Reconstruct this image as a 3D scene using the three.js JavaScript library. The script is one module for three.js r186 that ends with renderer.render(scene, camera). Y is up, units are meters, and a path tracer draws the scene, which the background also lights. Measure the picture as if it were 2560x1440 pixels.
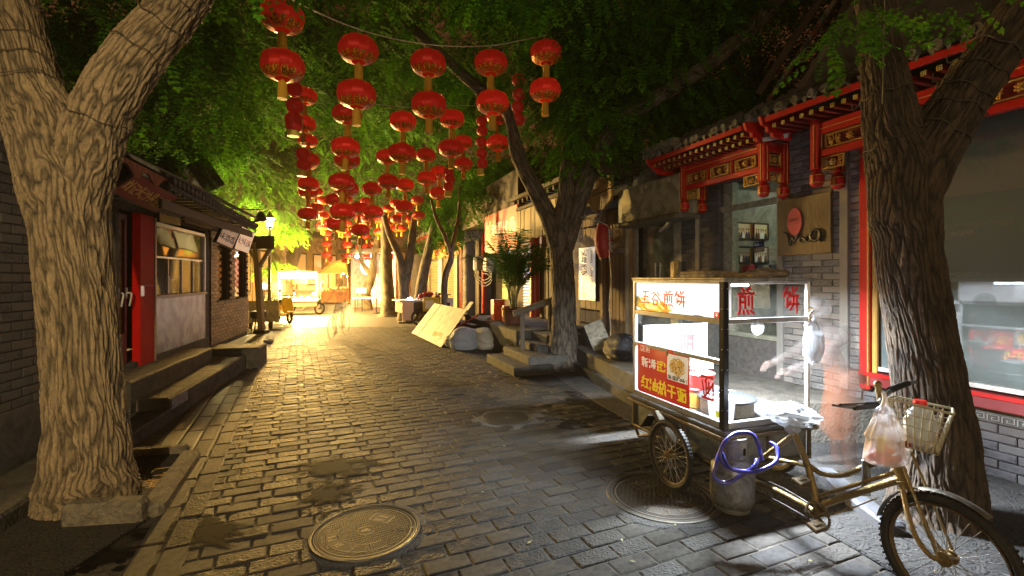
import * as THREE from 'three';
import { mergeGeometries } from 'three/addons/utils/BufferGeometryUtils.js';
import { MarchingCubes } from 'three/addons/objects/MarchingCubes.js';
import { RectAreaLightUniformsLib } from 'three/addons/lights/RectAreaLightUniformsLib.js';

// ---------------------------------------------------------------- camera, sky, exposure
const W = 2560, H = 1440, F = 1195, HY = 695, EYE = 1.73;
const scene = new THREE.Scene();
const camera = new THREE.PerspectiveCamera(2 * Math.atan(720 / F) * 180 / Math.PI, W / H, 0.05, 600);
camera.position.set(0, EYE, 0);
camera.setViewOffset(W, H, 0, 720 - HY, W, H);          // a level camera whose lens is shifted a little
const renderer = new THREE.WebGLRenderer({ antialias: true });
renderer.setSize(1024, 576);
renderer.toneMapping = THREE.LinearToneMapping;
renderer.toneMappingExposure = 0.86;
renderer.shadowMap.enabled = true;
RectAreaLightUniformsLib.init();
{ // city night sky: sodium glow, brighter towards the horizon
  const w = 64, h = 32, d = new Float32Array(w * h * 4);
  for (let y = 0; y < h; y++) {
    const up = Math.max(0, ((y + .5) / h - .5) * 2), k = .16 + .84 * Math.pow(1 - up, 3);
    for (let x = 0; x < w; x++) d.set([.20 * k, .066 * k, .026 * k, 1], (y * w + x) * 4);
  }
  const t = new THREE.DataTexture(d, w, h, THREE.RGBAFormat, THREE.FloatType);
  t.mapping = THREE.EquirectangularReflectionMapping; t.magFilter = THREE.LinearFilter; t.needsUpdate = true;
  scene.background = t; scene.environment = t;
}

scene.fog = new THREE.FogExp2(new THREE.Color().setRGB(.95, .8, .55), .0010);            // night air thick with kitchen smoke

// ---------------------------------------------------------------- small tools
const V = (x, y, z) => new THREE.Vector3(x, y, z);
const P = (px, py, Z) => V((px - 1280) / F * Z, EYE - (py - HY) / F * Z, -Z);      // where the photograph shows it, Z metres away
const GZ = py => F * EYE / (py - HY);
const G = (px, py, y = 0) => P(px, py, F * (EYE - y) / (py - HY));                    // on the ground (or on a level y)
function rng(seed) { let s = seed | 0; return () => { s = (s + 0x6d2b79f5) | 0; let t = Math.imul(s ^ (s >>> 15), 1 | s); t = (t + Math.imul(t ^ (t >>> 7), 61 | t)) ^ t; return ((t ^ (t >>> 14)) >>> 0) / 4294967296; }; }
const R0 = rng(7), rr = (a, b, r = R0) => a + (b - a) * r();
const clamp = (x, a = 0, b = 1) => Math.min(b, Math.max(a, x)), mix = (a, b, t) => a + (b - a) * t, smooth = (a, b, x) => { const t = clamp((x - a) / (b - a)); return t * t * (3 - 2 * t); };
function h3(x, y, z) { let h = Math.imul(x, 374761393) + Math.imul(y, 668265263) + Math.imul(z, 2147483647 ^ 0x5bd1e995); h = Math.imul(h ^ (h >>> 13), 1274126177); return ((h ^ (h >>> 16)) >>> 0) / 4294967296; }
function noise(x, y, z = 0) {
  const X = Math.floor(x), Y = Math.floor(y), Z = Math.floor(z); let a = x - X, b = y - Y, c = z - Z;
  a = a * a * (3 - 2 * a); b = b * b * (3 - 2 * b); c = c * c * (3 - 2 * c);
  return mix(mix(mix(h3(X, Y, Z), h3(X + 1, Y, Z), a), mix(h3(X, Y + 1, Z), h3(X + 1, Y + 1, Z), a), b), mix(mix(h3(X, Y, Z + 1), h3(X + 1, Y, Z + 1), a), mix(h3(X, Y + 1, Z + 1), h3(X + 1, Y + 1, Z + 1), a), b), c);
}
const fbm = (x, y, z = 0, o = 4) => { let s = 0, a = .5, n = 0; for (let i = 0; i < o; i++) { s += a * noise(x, y, z + i * 17.3); n += a; a *= .5; x *= 2.03; y *= 2.03; z *= 2.03; } return s / n; };

// names and tags
const used = new Map();
const numbered = n => { const k = used.get(n) || 0; used.set(n, k + 1); return k ? n + '_' + String(k).padStart(3, '0') : n; };
function tag(o, label, category, group, kind) { if (label) o.userData.label = label; if (category) o.userData.category = category; if (group) o.userData.group = group; if (kind) o.userData.kind = kind; return o; }
function thing(name, label, category, pos = V(0, 0, 0), turn = 0, group) { const o = new THREE.Group(); o.name = numbered(name); o.position.copy(pos); o.rotation.y = turn; scene.add(o); return tag(o, label, category, group); }
function mesh(name, geo, m, parent) { const o = new THREE.Mesh(Array.isArray(geo) ? mg(geo) : geo, m); o.name = parent ? name : numbered(name); o.castShadow = o.receiveShadow = true; (parent || scene).add(o); return o; }
const part = (parent, name, geo, m, label) => { const o = mesh(name, geo, m, parent); if (label) o.userData.label = label; return o; };
const solo = (name, geo, m, label, category, group) => tag(mesh(name, geo, m), label, category, group);
const struct = (name, geo, m) => tag(mesh(name, geo, m), null, null, null, 'structure');

// geometry (all results: not indexed, position + normal + uv)
function clean(g) { if (g.index) g = g.toNonIndexed(); for (const k of Object.keys(g.attributes)) if (!['position', 'normal', 'uv'].includes(k)) g.deleteAttribute(k); if (!g.attributes.normal) g.computeVertexNormals(); if (!g.attributes.uv) uvm(g); g.morphAttributes = {}; return g; }
function mg(list) { return list.length === 1 ? clean(list[0]) : mergeGeometries(list.map(clean)); }
function uvm(g, k = 1) { // uv in metres, from the plane that each face lies nearest to
  const p = g.attributes.position, n = g.attributes.normal, uv = new Float32Array(p.count * 2);
  for (let i = 0; i < p.count; i++) {
    const x = Math.abs(n.getX(i)), y = Math.abs(n.getY(i)), z = Math.abs(n.getZ(i));
    const a = x > y && x > z ? [p.getZ(i), p.getY(i)] : y > z ? [p.getX(i), p.getZ(i)] : [p.getX(i), p.getY(i)];
    uv[i * 2] = a[0] * k; uv[i * 2 + 1] = a[1] * k;
  }
  g.setAttribute('uv', new THREE.BufferAttribute(uv, 2)); return g;
}
const suv = (g, a, b) => { const u = g.attributes.uv; for (let i = 0; i < u.count; i++) u.setXY(i, u.getX(i) * a, u.getY(i) * b); return g; };
function tris(list) { // list of [a, b, c] vectors -> flat shaded geometry
  const a = new Float32Array(list.length * 9); list.forEach((t, i) => t.forEach((v, k) => v.toArray(a, i * 9 + k * 3)));
  const g = new THREE.BufferGeometry(); g.setAttribute('position', new THREE.BufferAttribute(a, 3)); g.computeVertexNormals(); return uvm(g);
}
function cbox(w, h, d, c = .004) { // box with chamfered edges
  const e = [w / 2, h / 2, d / 2]; c = Math.min(c, ...e.map(x => x * .45)); const vs = {}, T = [];
  const corner = (s, f) => V(...[0, 1, 2].map(i => s[i] * (e[i] - (i === f ? 0 : c))));
  const quad = (a, b, q, r) => { const n = b.clone().sub(a).cross(q.clone().sub(a)), m = a.clone().add(q); if (n.dot(m) < 0) { T.push([a, q, b], [a, r, q]); } else T.push([a, b, q], [a, q, r]); };
  for (let f = 0; f < 3; f++) for (const s of [-1, 1]) { const o = [0, 1, 2].filter(i => i !== f), k = (a, b) => { const z = []; z[f] = s; z[o[0]] = a; z[o[1]] = b; return corner(z, f); }; quad(k(-1, -1), k(1, -1), k(1, 1), k(-1, 1)); }
  for (let a = 0; a < 3; a++) { const [b, q] = [0, 1, 2].filter(i => i !== a); for (const s of [-1, 1]) for (const t of [-1, 1]) { const A = [], B = []; A[a] = -1; B[a] = 1; A[b] = B[b] = s; A[q] = B[q] = t; quad(corner(A, b), corner(A, q), corner(B, q), corner(B, b)); } }
  for (const x of [-1, 1]) for (const y of [-1, 1]) for (const z of [-1, 1]) { const s = [x, y, z], a = corner(s, 0), b = corner(s, 1), q = corner(s, 2); if (b.clone().sub(a).cross(q.clone().sub(a)).dot(a) < 0) T.push([a, q, b]); else T.push([a, b, q]); }
  return tris(T);
}
const at = (g, x = 0, y = 0, z = 0, rx = 0, ry = 0, rz = 0) => g.applyMatrix4(new THREE.Matrix4().compose(V(x, y, z), new THREE.Quaternion().setFromEuler(new THREE.Euler(rx, ry, rz)), V(1, 1, 1)));
const box = (w, h, d, x, y, z, c) => { const g = cbox(w, h, d, c); return uvm(at(g, x, y, z)); };
const bx = (x0, x1, y0, y1, z0, z1, c) => box(Math.abs(x1 - x0), Math.abs(y1 - y0), Math.abs(z1 - z0), (x0 + x1) / 2, (y0 + y1) / 2, (z0 + z1) / 2, c);
function orient(g, p, q, along = 'y') { // turns a geometry built along +y to run from p to q
  const d = q.clone().sub(p), m = new THREE.Matrix4(), y = d.clone().normalize(), ref = Math.abs(y.y) > .95 ? V(0, 0, 1) : V(0, 1, 0), x = ref.clone().cross(y).normalize(), z = x.clone().cross(y);
  m.makeBasis(x, y, z); m.setPosition(p.clone().add(q).multiplyScalar(.5)); return g.applyMatrix4(m);
}
const beam = (p, q, w, t, c) => orient(cbox(w, p.distanceTo(q), t, c), p, q);           // w level, t across
const rod = (p, q, r, r2 = r, n = 8) => orient(new THREE.CylinderGeometry(r2, r, p.distanceTo(q), n, 1), p, q);
const cyl = (r, r2, h, x, y, z, n = 20) => at(new THREE.CylinderGeometry(r2, r, h, n, 1), x, y, z);
const sph = (r, x, y, z, n = 12, sy = 1) => at(new THREE.SphereGeometry(r, n, Math.max(6, n * .7 | 0)).scale(1, sy, 1), x, y, z);
const wire = (pts, r, n = 40, k = 6, closed = false) => new THREE.TubeGeometry(new THREE.CatmullRomCurve3(pts, closed, 'centripetal'), n, r, k, closed);
const lathe = (pts, n = 28) => new THREE.LatheGeometry(pts.map(p => new THREE.Vector2(p[0], p[1])), n);
const tor = (R, r, n = 40, k = 8) => new THREE.TorusGeometry(R, r, k, n);
function panel(w, h) { return new THREE.PlaneGeometry(w, h); }

// ---------------------------------------------------------------- textures and materials
function gray(n, f, px = 1) { const d = new Uint8Array(n * n * 4); for (let y = 0; y < n; y++) for (let x = 0; x < n; x++) { const v = clamp(f(x / n, y / n)) * 255; d.set([v, v, v, 255], (y * n + x) * 4); } const t = new THREE.DataTexture(d, n, n); t.wrapS = t.wrapT = THREE.RepeatWrapping; t.magFilter = THREE.LinearFilter; t.minFilter = THREE.LinearMipmapLinearFilter; t.needsUpdate = true; return t; }
const TAU = Math.PI * 2;
const loop = (u, v, f, g, s, o = 4) => { const a = u * TAU, b = v * TAU; let sum = 0, w = .5, tot = 0; for (let i = 0; i < o; i++) { sum += w * noise(Math.cos(a) * f + s + i * 31, Math.sin(a) * f + 7 + Math.cos(b) * g, Math.sin(b) * g + s * 1.7); tot += w; w *= .5; f *= 2; g *= 2; } return sum / tot; };
const TX = {
  mottle: gray(256, (u, v) => .45 + .9 * (loop(u, v, 2.2, 2.2, 3, 5) - .25)),
  speck: gray(256, (u, v) => { const n = loop(u, v, 16, 16, 9, 3); return .62 + .55 * (n - .35) - (loop(u, v, 30, 30, 5, 1) > .84 ? .35 : 0); }),
  grain: gray(256, (u, v) => { const a = loop(u, v, 14, .7, 12, 4), b = loop(u, v, 40, 1.2, 2, 2); return .28 + .75 * a * (.6 + .6 * b); }),
  grime: gray(256, (u, v) => { const a = loop(u, v, 1.6, 1.6, 21, 6), s = smooth(.3, .72, a); return .5 + .42 * s + .22 * (loop(u, v, 9, 9, 2, 4) - .5) + .12 * (loop(u, v, 40, 40, 6, 2) - .5); }),
  scratch: gray(256, (u, v) => .72 + .3 * (loop(u, v, 2.5, 2.5, 40, 4) - .4) + .12 * (loop(u, v, 60, 2, 5, 2) - .5)),
};
const cache = {};
function tex(name, rep) { const k = name + rep; if (!cache[k]) { const t = TX[name].clone(); const [a, b] = Array.isArray(rep) ? rep : [rep, rep]; t.repeat.set(a, b); t.needsUpdate = true; cache[k] = t; } return cache[k]; }
const C = c => Array.isArray(c) ? new THREE.Color().setRGB(...c) : new THREE.Color(c);
function M(c, o = {}) { // o: r roughness, m metalness, t colour noise, s repeats per metre, b bump metres, bt bump noise
  const m = new THREE.MeshPhysicalMaterial({ color: C(c), roughness: o.r ?? .8, metalness: o.m ?? 0, side: o.side ?? THREE.FrontSide });
  if (o.t) m.map = tex(o.t, o.s ?? 1);
  if (o.b) { m.bumpMap = tex(o.bt ?? o.t ?? 'speck', o.bs ?? o.s ?? 1); m.bumpScale = o.b; }
  if (o.rt) m.roughnessMap = tex(o.rt, o.s ?? 1);
  if (o.e) { m.emissive = C(o.e); m.emissiveIntensity = o.ei ?? 1; }
  if (o.x) Object.assign(m, o.x);
  return m;
}
function canvas(w, h, draw) { const c = document.createElement('canvas'); c.width = w; c.height = h; const g = c.getContext('2d'); draw(g, w, h); const t = new THREE.CanvasTexture(c); t.colorSpace = THREE.SRGBColorSpace; t.anisotropy = 8; return t; }
// Chinese characters, stroke by stroke on a 10 x 10 grid (pairs x y, strokes parted by blanks)
const STROKES = {
  五: '1181 4138 2474 7478 0898', 谷: '3112 6183 4206 4296 2666692926', 煎: '2031 7051 0292 1317 1343 4347 1545 6366 8387 1809 3839 5869 7899', 饼: '2003 1242 4233 2427 2745 5062 8071 4393 4696 6366 6648 8389',
  新: '2031 0141 1122 4132 0343 0545 2329 2508 2646 8152 5259 5494 7479', 添: '0112 0314 0917 4181 3393 6136 6396 6569 4738 5667 7688', 武: '1141 0383 6066 66699998 8091 2528 2646 1518 0959', 汉: '0112 0314 0917 4282 8249 4399', 红: '3012 1232 3205 0535 0837 5292 7278 4898', 油: '0112 0314 0917 4393 9398 9848 4843 6068 4595', 热: '0242 2027 2716 0535 5282 8288 8897 7047 5465 1809 3839 5859 8899', 干: '1181 0595 5159', 面: '0191 5133 133993 93991939 1339 4348 6368 4565 4767',
  正: '1181 5158 5585 2528 0898', 宗: '5051 1193 1113 3474 1696 5659 3748 7688', 地: '0333 2028 0837 4484 8486 6067 4148 4898', 道: '4051 7061 3191 4383 8387 8747 4743 4585 0112 0424 2427 2708 2899', 的: '2011 0232 3238 3808 0802 0535 6042 5292 9298 9887 6566', 味: '0323 2327 2707 0703 4282 3595 6169 6538 6598',
  刘: '2031 0242 3208 0348 6267 8089 8978', 记: '1021 0323 2327 2738 4191 9194 9454 5458 5898', 长: '7142 2028 2847 0494 4599', 沙: '0112 0314 0917 6065 4234 8295 9359', 臭: '5041 2171 7175 7525 2521 2373 0696 5519 5599', 豆: '1191 2373 7376 7626 2623 2738 7768 0999', 腐: '5051 0191 0108 3223 2326 4383 7376 2629 2696 9699 5539 5578', 鱼: '3012 2161 6142 1373 7377 7717 1713 4347 1575 0999', 丸: '2070 7078 7898 4109 2456',
  贰: '2151 0383 6066 66699998 8091 1545 1519 4549 3537', 拾: '0232 2028 2817 0636 6143 6194 5474 5686 8689 8959 5956', 壹: '1181 5053 2373 0505 0494 9495 3666 3668 6668 3868 1999', 家: '5051 0191 0103 9193 2373 6347 4549 5526 5717 6599', 庭: '5051 0191 0108 3343 4335 3545 4528 2699 8363 7377 6393 5797', 料: '0112 4132 0444 2028 2407 2447 6061 6364 5696 8089', 理: '0131 0434 1117 0837 4181 8185 8545 4541 4383 6169 4787 3999',
  居: '1181 8184 8414 1109 2595 5358 3878 3639 7679', 酒: '0112 0314 0917 2191 3393 9399 9939 3933 5155 7175 3797', 屋: '1181 8184 8414 1109 2585 5537 4787 5759 2999', 湘: '0112 0314 0917 2444 3139 4325 4347 5292 9299 9959 5259 5494 5797', 鄂: '0131 3133 3303 0301 0434 0636 3649 5181 8185 5159', 比: '1119 1535 1939 6169 8294 6999', 萨: '1181 3032 6062 1319 1333 3336 4484 5356 4769 8389', 香: '7031 0292 5055 4207 4297 2777 2729 7779 2999', 辣: '2021 0141 1143 0545 2329 6061 4282 5474 5457 7477 5777 6049 6799',
};
function glyph(g, ch, x, y, w, h, lw) {
  const s = STROKES[ch]; if (!s) return; g.lineWidth = lw; g.lineCap = 'round'; g.lineJoin = 'round';
  for (const st of s.split(' ')) { const d = st.replace(/\?/g, ''); g.beginPath(); for (let i = 0; i + 1 < d.length; i += 2) { const X = x + (+d[i] + .5) / 10 * w, Y = y + (+d[i + 1] + .5) / 10 * h; i ? g.lineTo(X, Y) : g.moveTo(X, Y); } g.stroke(); }
}
const text = (g, str, x, y, w, h, lw, gap = 1.08) => { g.fillStyle = g.strokeStyle; [...str].forEach((ch, i) => glyph(g, ch, x + i * w * gap, y, w, h, lw)); };

// ---------------------------------------------------------------- facades: a street front as a plane with its own axes (x along it, z out into the street)
class Facade {
  constructor(X0, Z0, m, right) { const n = Math.hypot(m, 1); this.o = V(X0, 0, -Z0); this.x = right ? V(-m / n, 0, 1 / n) : V(m / n, 0, -1 / n); this.n = V(-this.x.z, 0, this.x.x); this.turn = Math.atan2(-this.x.z, this.x.x); }
  pt(px, py = HY, out = 0) { const t = (px - 1280) / F, o = this.o.clone().addScaledVector(this.n, out); const a = (t * -o.z - o.x) / (this.x.x + t * this.x.z), Z = -(o.z + this.x.z * a); return [a, EYE - (py - HY) / F * Z, Z]; }
  s(px, out = 0) { return this.pt(px, HY, out)[0]; }
  y(px, py, out = 0) { return this.pt(px, py, out)[1]; }
  world(s, y, out = 0) { return this.o.clone().addScaledVector(this.x, s).addScaledVector(this.n, out).setY(y); }
  thing(name, label, category, s, y = 0, out = 0, group) { const o = thing(name, label, category, this.world(s, y, out), this.turn, group); o.position.y = y; return o; }
}
const FR = new Facade(4.09, 4.3, -.372, true), FL = new Facade(-4.47, 4.18, -.276, false);

// ---------------------------------------------------------------- street
const sd = V(-.412, 0, -.911), sx = V(.911, 0, -.412);                                 // the street runs along sd; its paving courses along sx
const street = struct('street', uvm(at(new THREE.PlaneGeometry(420, 420), 0, 0, 0, -Math.PI / 2)), M([.062, .052, .036], { r: .9, t: 'grime', s: 1.6, b: .01, bt: 'mottle', bs: 5 }));
street.position.y = -.009;
const paveMats = [[.042, .039, .034], [.030, .029, .027], [.060, .055, .047], [.037, .033, .027], [.051, .050, .049], [.024, .0225, .020]].map((c, i) => M(c, { r: .66 + .04 * (i % 3), t: i % 2 ? 'speck' : 'mottle', s: 2.3 + i * .3, b: .014, bt: i % 2 ? 'mottle' : 'speck', bs: 6, x: { specularIntensity: .5 } }));
function slab(w, h, d, c, r) { // a paver: flat top with worn edges, no underside
  const x = w / 2, z = d / 2, j = () => (r() - .5) * c * .8, T = [], tp = [[-1, -1], [1, -1], [1, 1], [-1, 1]].map(([a, b]) => V(a * (x - c) + j(), h + (r() - .5) * .003, b * (z - c) + j())), md = [[-1, -1], [1, -1], [1, 1], [-1, 1]].map(([a, b]) => V(a * x + j() * .5, h - c * .7, b * z + j() * .5)), bt = md.map(v => V(v.x, 0, v.z));
  const q = (a, b, e, f) => T.push([a, e, b], [a, f, e]);
  q(tp[0], tp[1], tp[2], tp[3]); for (let i = 0; i < 4; i++) { const k = (i + 1) % 4; q(md[i], md[k], tp[k], tp[i]); q(bt[i], bt[k], md[k], md[i]); }
  return tris(T);
}
const BL = .285, BW = .150, pv = rng(11);
const slabs = [...Array(8)].map(() => slab(BL - .012, .03, BW - .011, .009, pv));
const holes = []; // round covers and the tree pit, where no paver lies
const MH = [[915, 1328, .365], [1657, 1240, .44], [1269.5, 1045, .315]].map(([x, y, r]) => ({ c: G(x, y), r }));
{
  const near = [], far = [];
  const leftEdge = p => (p.x + 2.56) * .911 + (p.z + 3.56) * -.412;                     // distance right of the left border line (through the pit kerb)
  const cells = [];
  for (let i = -10; i < 140; i++) for (let k = -40; k < 46; k++) {
    const u = (k + (i % 2 ? .5 : 0) + .1 * Math.sin(i * 3.1)) * BL, v = i * BW + .4;
    const c = sd.clone().multiplyScalar(v).addScaledVector(sx, u);
    const Z = -c.z; if (Z < .9 || Z > 17) continue;
    const px = 1280 + F * c.x / Z; if (px < -150 || px > 2700) continue;
    if (leftEdge(c) < .10) continue;
    if (MH.some(m => m.c.distanceTo(c) < m.r + .02 && m.c.distanceTo(c) > 0 && Math.abs(c.x - m.c.x) < m.r + .1 && m.c.distanceTo(c) < m.r - .06)) continue;
    const fr = (c.x - 1.46) + .19 * -(c.z + 8.37); if (Z > 4.6 && Z < 11.5 && c.x > 1.30 - .19 * (Z - 8.37) - .05) continue;        // right hand edge: trodden earth and kerb stones
    if (c.x > 2.0 && Z < 4.6 && c.x > 2.0 + (4.6 - Z) * .28) continue;
    cells.push([c, Z]);
  }
  cells.sort((a, b) => a[1] - b[1]);
  const inView = cells.filter(([c, Z]) => { const px = 1280 + F * c.x / Z, py = HY + F * EYE / Z; return px > -60 && px < 2600 && py < 1490; });
  const singles = new Set(inView.slice(0, 296));
  const paving = new THREE.Group(); paving.name = 'street_paving'; tag(paving, null, null, null, 'structure'); scene.add(paving);
  const farGeo = [[], [], [], [], [], []];
  for (const cell of cells) {
    const [c, Z] = cell, g = slabs[Math.floor(pv() * 8)], k = Math.min(5, Math.floor(fbm(c.x * .7, c.z * .7, 2, 2) * 4 + pv() * 2.6 - .2)), ry = Math.atan2(-sx.z, sx.x) + (pv() - .5) * .012, y = -.03 + (pv() - .5) * .006 - (pv() < .06 ? .005 : 0);
    if (singles.has(cell)) { const m = mesh('paving_brick', g, paveMats[Math.max(0, k)], paving); m.position.copy(c).setY(y); m.rotation.set((pv() - .5) * .022, ry, (pv() - .5) * .016); }
    else farGeo[Math.max(0, k)].push(at(g.clone(), c.x, y, c.z, 0, ry, 0));
  }
  farGeo.forEach((l, i) => { if (l.length) tag(part(paving, 'paving_bricks', uvm(mg(l)), paveMats[i]), null, null, null, 'stuff'); });
  // far paving, too far away to tell the pavers apart
  const tx = gray(512, (u, v) => { const row = Math.floor(v * 16), fv = v * 16 - row, fu = (u * 8 + (row % 2) * .5) % 1, e = Math.min(fu * 1.9, (1 - fu) * 1.9, fv, 1 - fv); return (e < .06 ? .35 : .8 + .25 * (h3(row, Math.floor(u * 8 + (row % 2) * .5) % 8, 3) - .5)) + .15 * (loop(u, v, 9, 9, 4, 3) - .5); });
  const fp = new THREE.PlaneGeometry(22, 90, 1, 1); uvm(at(fp, 0, 0, 0, -Math.PI / 2));
  const ft = tx.clone(); ft.repeat.set(1 / (BL * 8), 1 / (BW * 16)); ft.needsUpdate = true;
  const fm = M([.062, .057, .048], { r: .62 }); fm.map = ft; fm.bumpMap = ft; fm.bumpScale = .008;
  const far2 = part(paving, 'far_paving', fp, fm); const cc = sd.clone().multiplyScalar(45 + 16.2).addScaledVector(sx, 3.2);
  far2.position.copy(cc).setY(-.006); far2.rotation.y = Math.atan2(-sx.z, sx.x);
  // border stones along the left edge of the paving
  const stone = M([.058, .052, .042], { r: .66, t: 'mottle', s: 2, b: .01, bt: 'speck', bs: 4 });
  const b0 = G(422, 1275);
  for (let row = 0; row < 4; row++) for (let i = -6; i < 22; i++) {
    const L = [.42, .55, .6, .86][row], w = [.16, .16, .17, .17][row], off = [.10, -.065, -.235, -.41][row];
    const a = b0.clone().addScaledVector(sd, i * L + row * .3).addScaledVector(sx, .07 + off);
    if (row > 1 && a.z > -4.35) continue; if (a.z > -1.2) continue;
    const m = mesh('border_stone', slab(w - .012, .05, L - .015, .012, pv), row > 1 ? stone : paveMats[Math.floor(pv() * 6)], paving); m.position.copy(a).setY((row ? -.045 : -.041) + rr(-.003, .003)); m.rotation.y = Math.atan2(-sx.z, sx.x) + rr(-.01, .01);
  }
}
// iron covers
{
  const iron = (band, dense) => {
    const t = canvas(512, 512, (g, w) => {
      g.fillStyle = '#2a2a2a'; g.fillRect(0, 0, w, w); g.translate(256, 256);
      g.strokeStyle = '#fff'; g.fillStyle = '#fff'; const st = dense ? 11 : 15;
      for (let i = -24; i < 25; i++) for (let j = -24; j < 25; j++) { const x = i * st, y = j * st; if (Math.hypot(x, y) > 216) continue; g.save(); g.translate(x, y); g.rotate((i + j) % 2 ? .8 : -.8); g.fillRect(-st * .36, -st * .13, st * .72, st * .26); g.restore(); }
      g.lineWidth = 7; for (const r of [230, 250]) { g.beginPath(); g.arc(0, 0, r, 0, TAU); g.stroke(); }
      const plate = (x, y, rx, ry) => { g.fillStyle = '#484848'; g.beginPath(); g.ellipse(x, y, rx, ry, 0, 0, TAU); g.fill(); g.lineWidth = 4; g.stroke(); g.fillStyle = '#fff'; };
      plate(0, 0, 40, 40); g.font = 'bold 34px sans-serif'; g.textAlign = 'center'; g.lineWidth = 5; g.strokeRect(-16, -18, 10, 36); g.strokeRect(2, -18, 14, 22);
      if (band) {
        g.save(); g.rotate(Math.PI); g.fillStyle = '#666'; g.fillRect(-58, 100, 116, 74); g.strokeRect(-58, 100, 116, 74); g.fillStyle = '#fff'; g.font = 'bold 28px sans-serif'; g.fillText('2005', 0, 128); g.fillText('0508', 0, 164); g.restore();
        g.fillStyle = '#666'; g.beginPath(); g.arc(0, -10, 205, .45, Math.PI - .45); g.arc(0, -10, 140, Math.PI - .45, .45, true); g.closePath(); g.fill(); g.stroke();
        g.strokeStyle = '#fff'; ['5051 1191 1128 8199 3464', '2128 5158 8188 2454 5484', '1191 5051 2474 2476 7476 5659', '3039 1434 0748 6069 6393'].forEach((s, i) => { g.save(); g.rotate(.75 - i * .5); g.translate(0, 165); STROKES['#'] = s; glyph(g, '#', -22, -26, 44, 48, 6); g.restore(); });
      }
      g.fillStyle = '#111'; for (const a of [.6, 3.6]) { g.beginPath(); g.arc(Math.cos(a) * 160, Math.sin(a) * -70, 9, 0, TAU); g.fill(); }
    });
    t.colorSpace = THREE.NoColorSpace; return t;
  };
  const label = ['round iron cover with raised characters at the front of the street', 'round iron cover half under the food tricycle wheel', 'small round iron cover ringed by pale mortar'];
  MH.forEach(({ c, r }, i) => {
    const t = iron(i !== 2, i === 2), m = M([[.17, .13, .07], [.09, .07, .05], [.15, .145, .13]][i], { r: .62, m: 0, x: { specularIntensity: .4 } }); m.map = t; m.bumpMap = t; m.bumpScale = .03;
    const o = thing('manhole_cover', label[i], 'manhole cover', c.clone().setY(0), [-.35, .5, .2][i]);
    const d = new THREE.CircleGeometry(r * .93, 64); part(o, 'lid', at(d, 0, .004, 0, -Math.PI / 2), m);
    part(o, 'rim', at(lathe([[r * .935, -.02], [r * .935, .006], [r * .955, .008], [r * .97, .004], [r * .985, .009], [r, .007], [r * 1.01, -.02]], 72), 0, 0, 0), M([.11, .1, .08], { r: .45, m: .6, t: 'mottle', s: 4 }));
    // mortar bed
    const pts = 60, s = new THREE.Shape(); for (let k = 0; k < pts; k++) { const a = k / pts * TAU, q = r * (1.06 + [.1, .12, .42][i] * Math.pow(noise(Math.cos(a) * 2 + 5 * i, Math.sin(a) * 2, 4), 1.4)); k ? s.lineTo(Math.cos(a) * q, Math.sin(a) * q) : s.moveTo(q, 0); } s.closePath();
    const hole = new THREE.Path(); hole.absarc(0, 0, r, 0, TAU, true); s.holes.push(hole);
    part(o, 'mortar_bed', uvm(at(new THREE.ExtrudeGeometry(s, { depth: .012, bevelEnabled: true, bevelSize: .012, bevelThickness: .006, bevelSegments: 1, curveSegments: 8 }), 0, -.016, 0, -Math.PI / 2)), M([[.075, .068, .055], [.045, .042, .038], [.15, .15, .145]][i], { r: .85, t: 'mottle', s: 5, b: .02, bt: 'mottle', bs: 8 }));
  });
}
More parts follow.
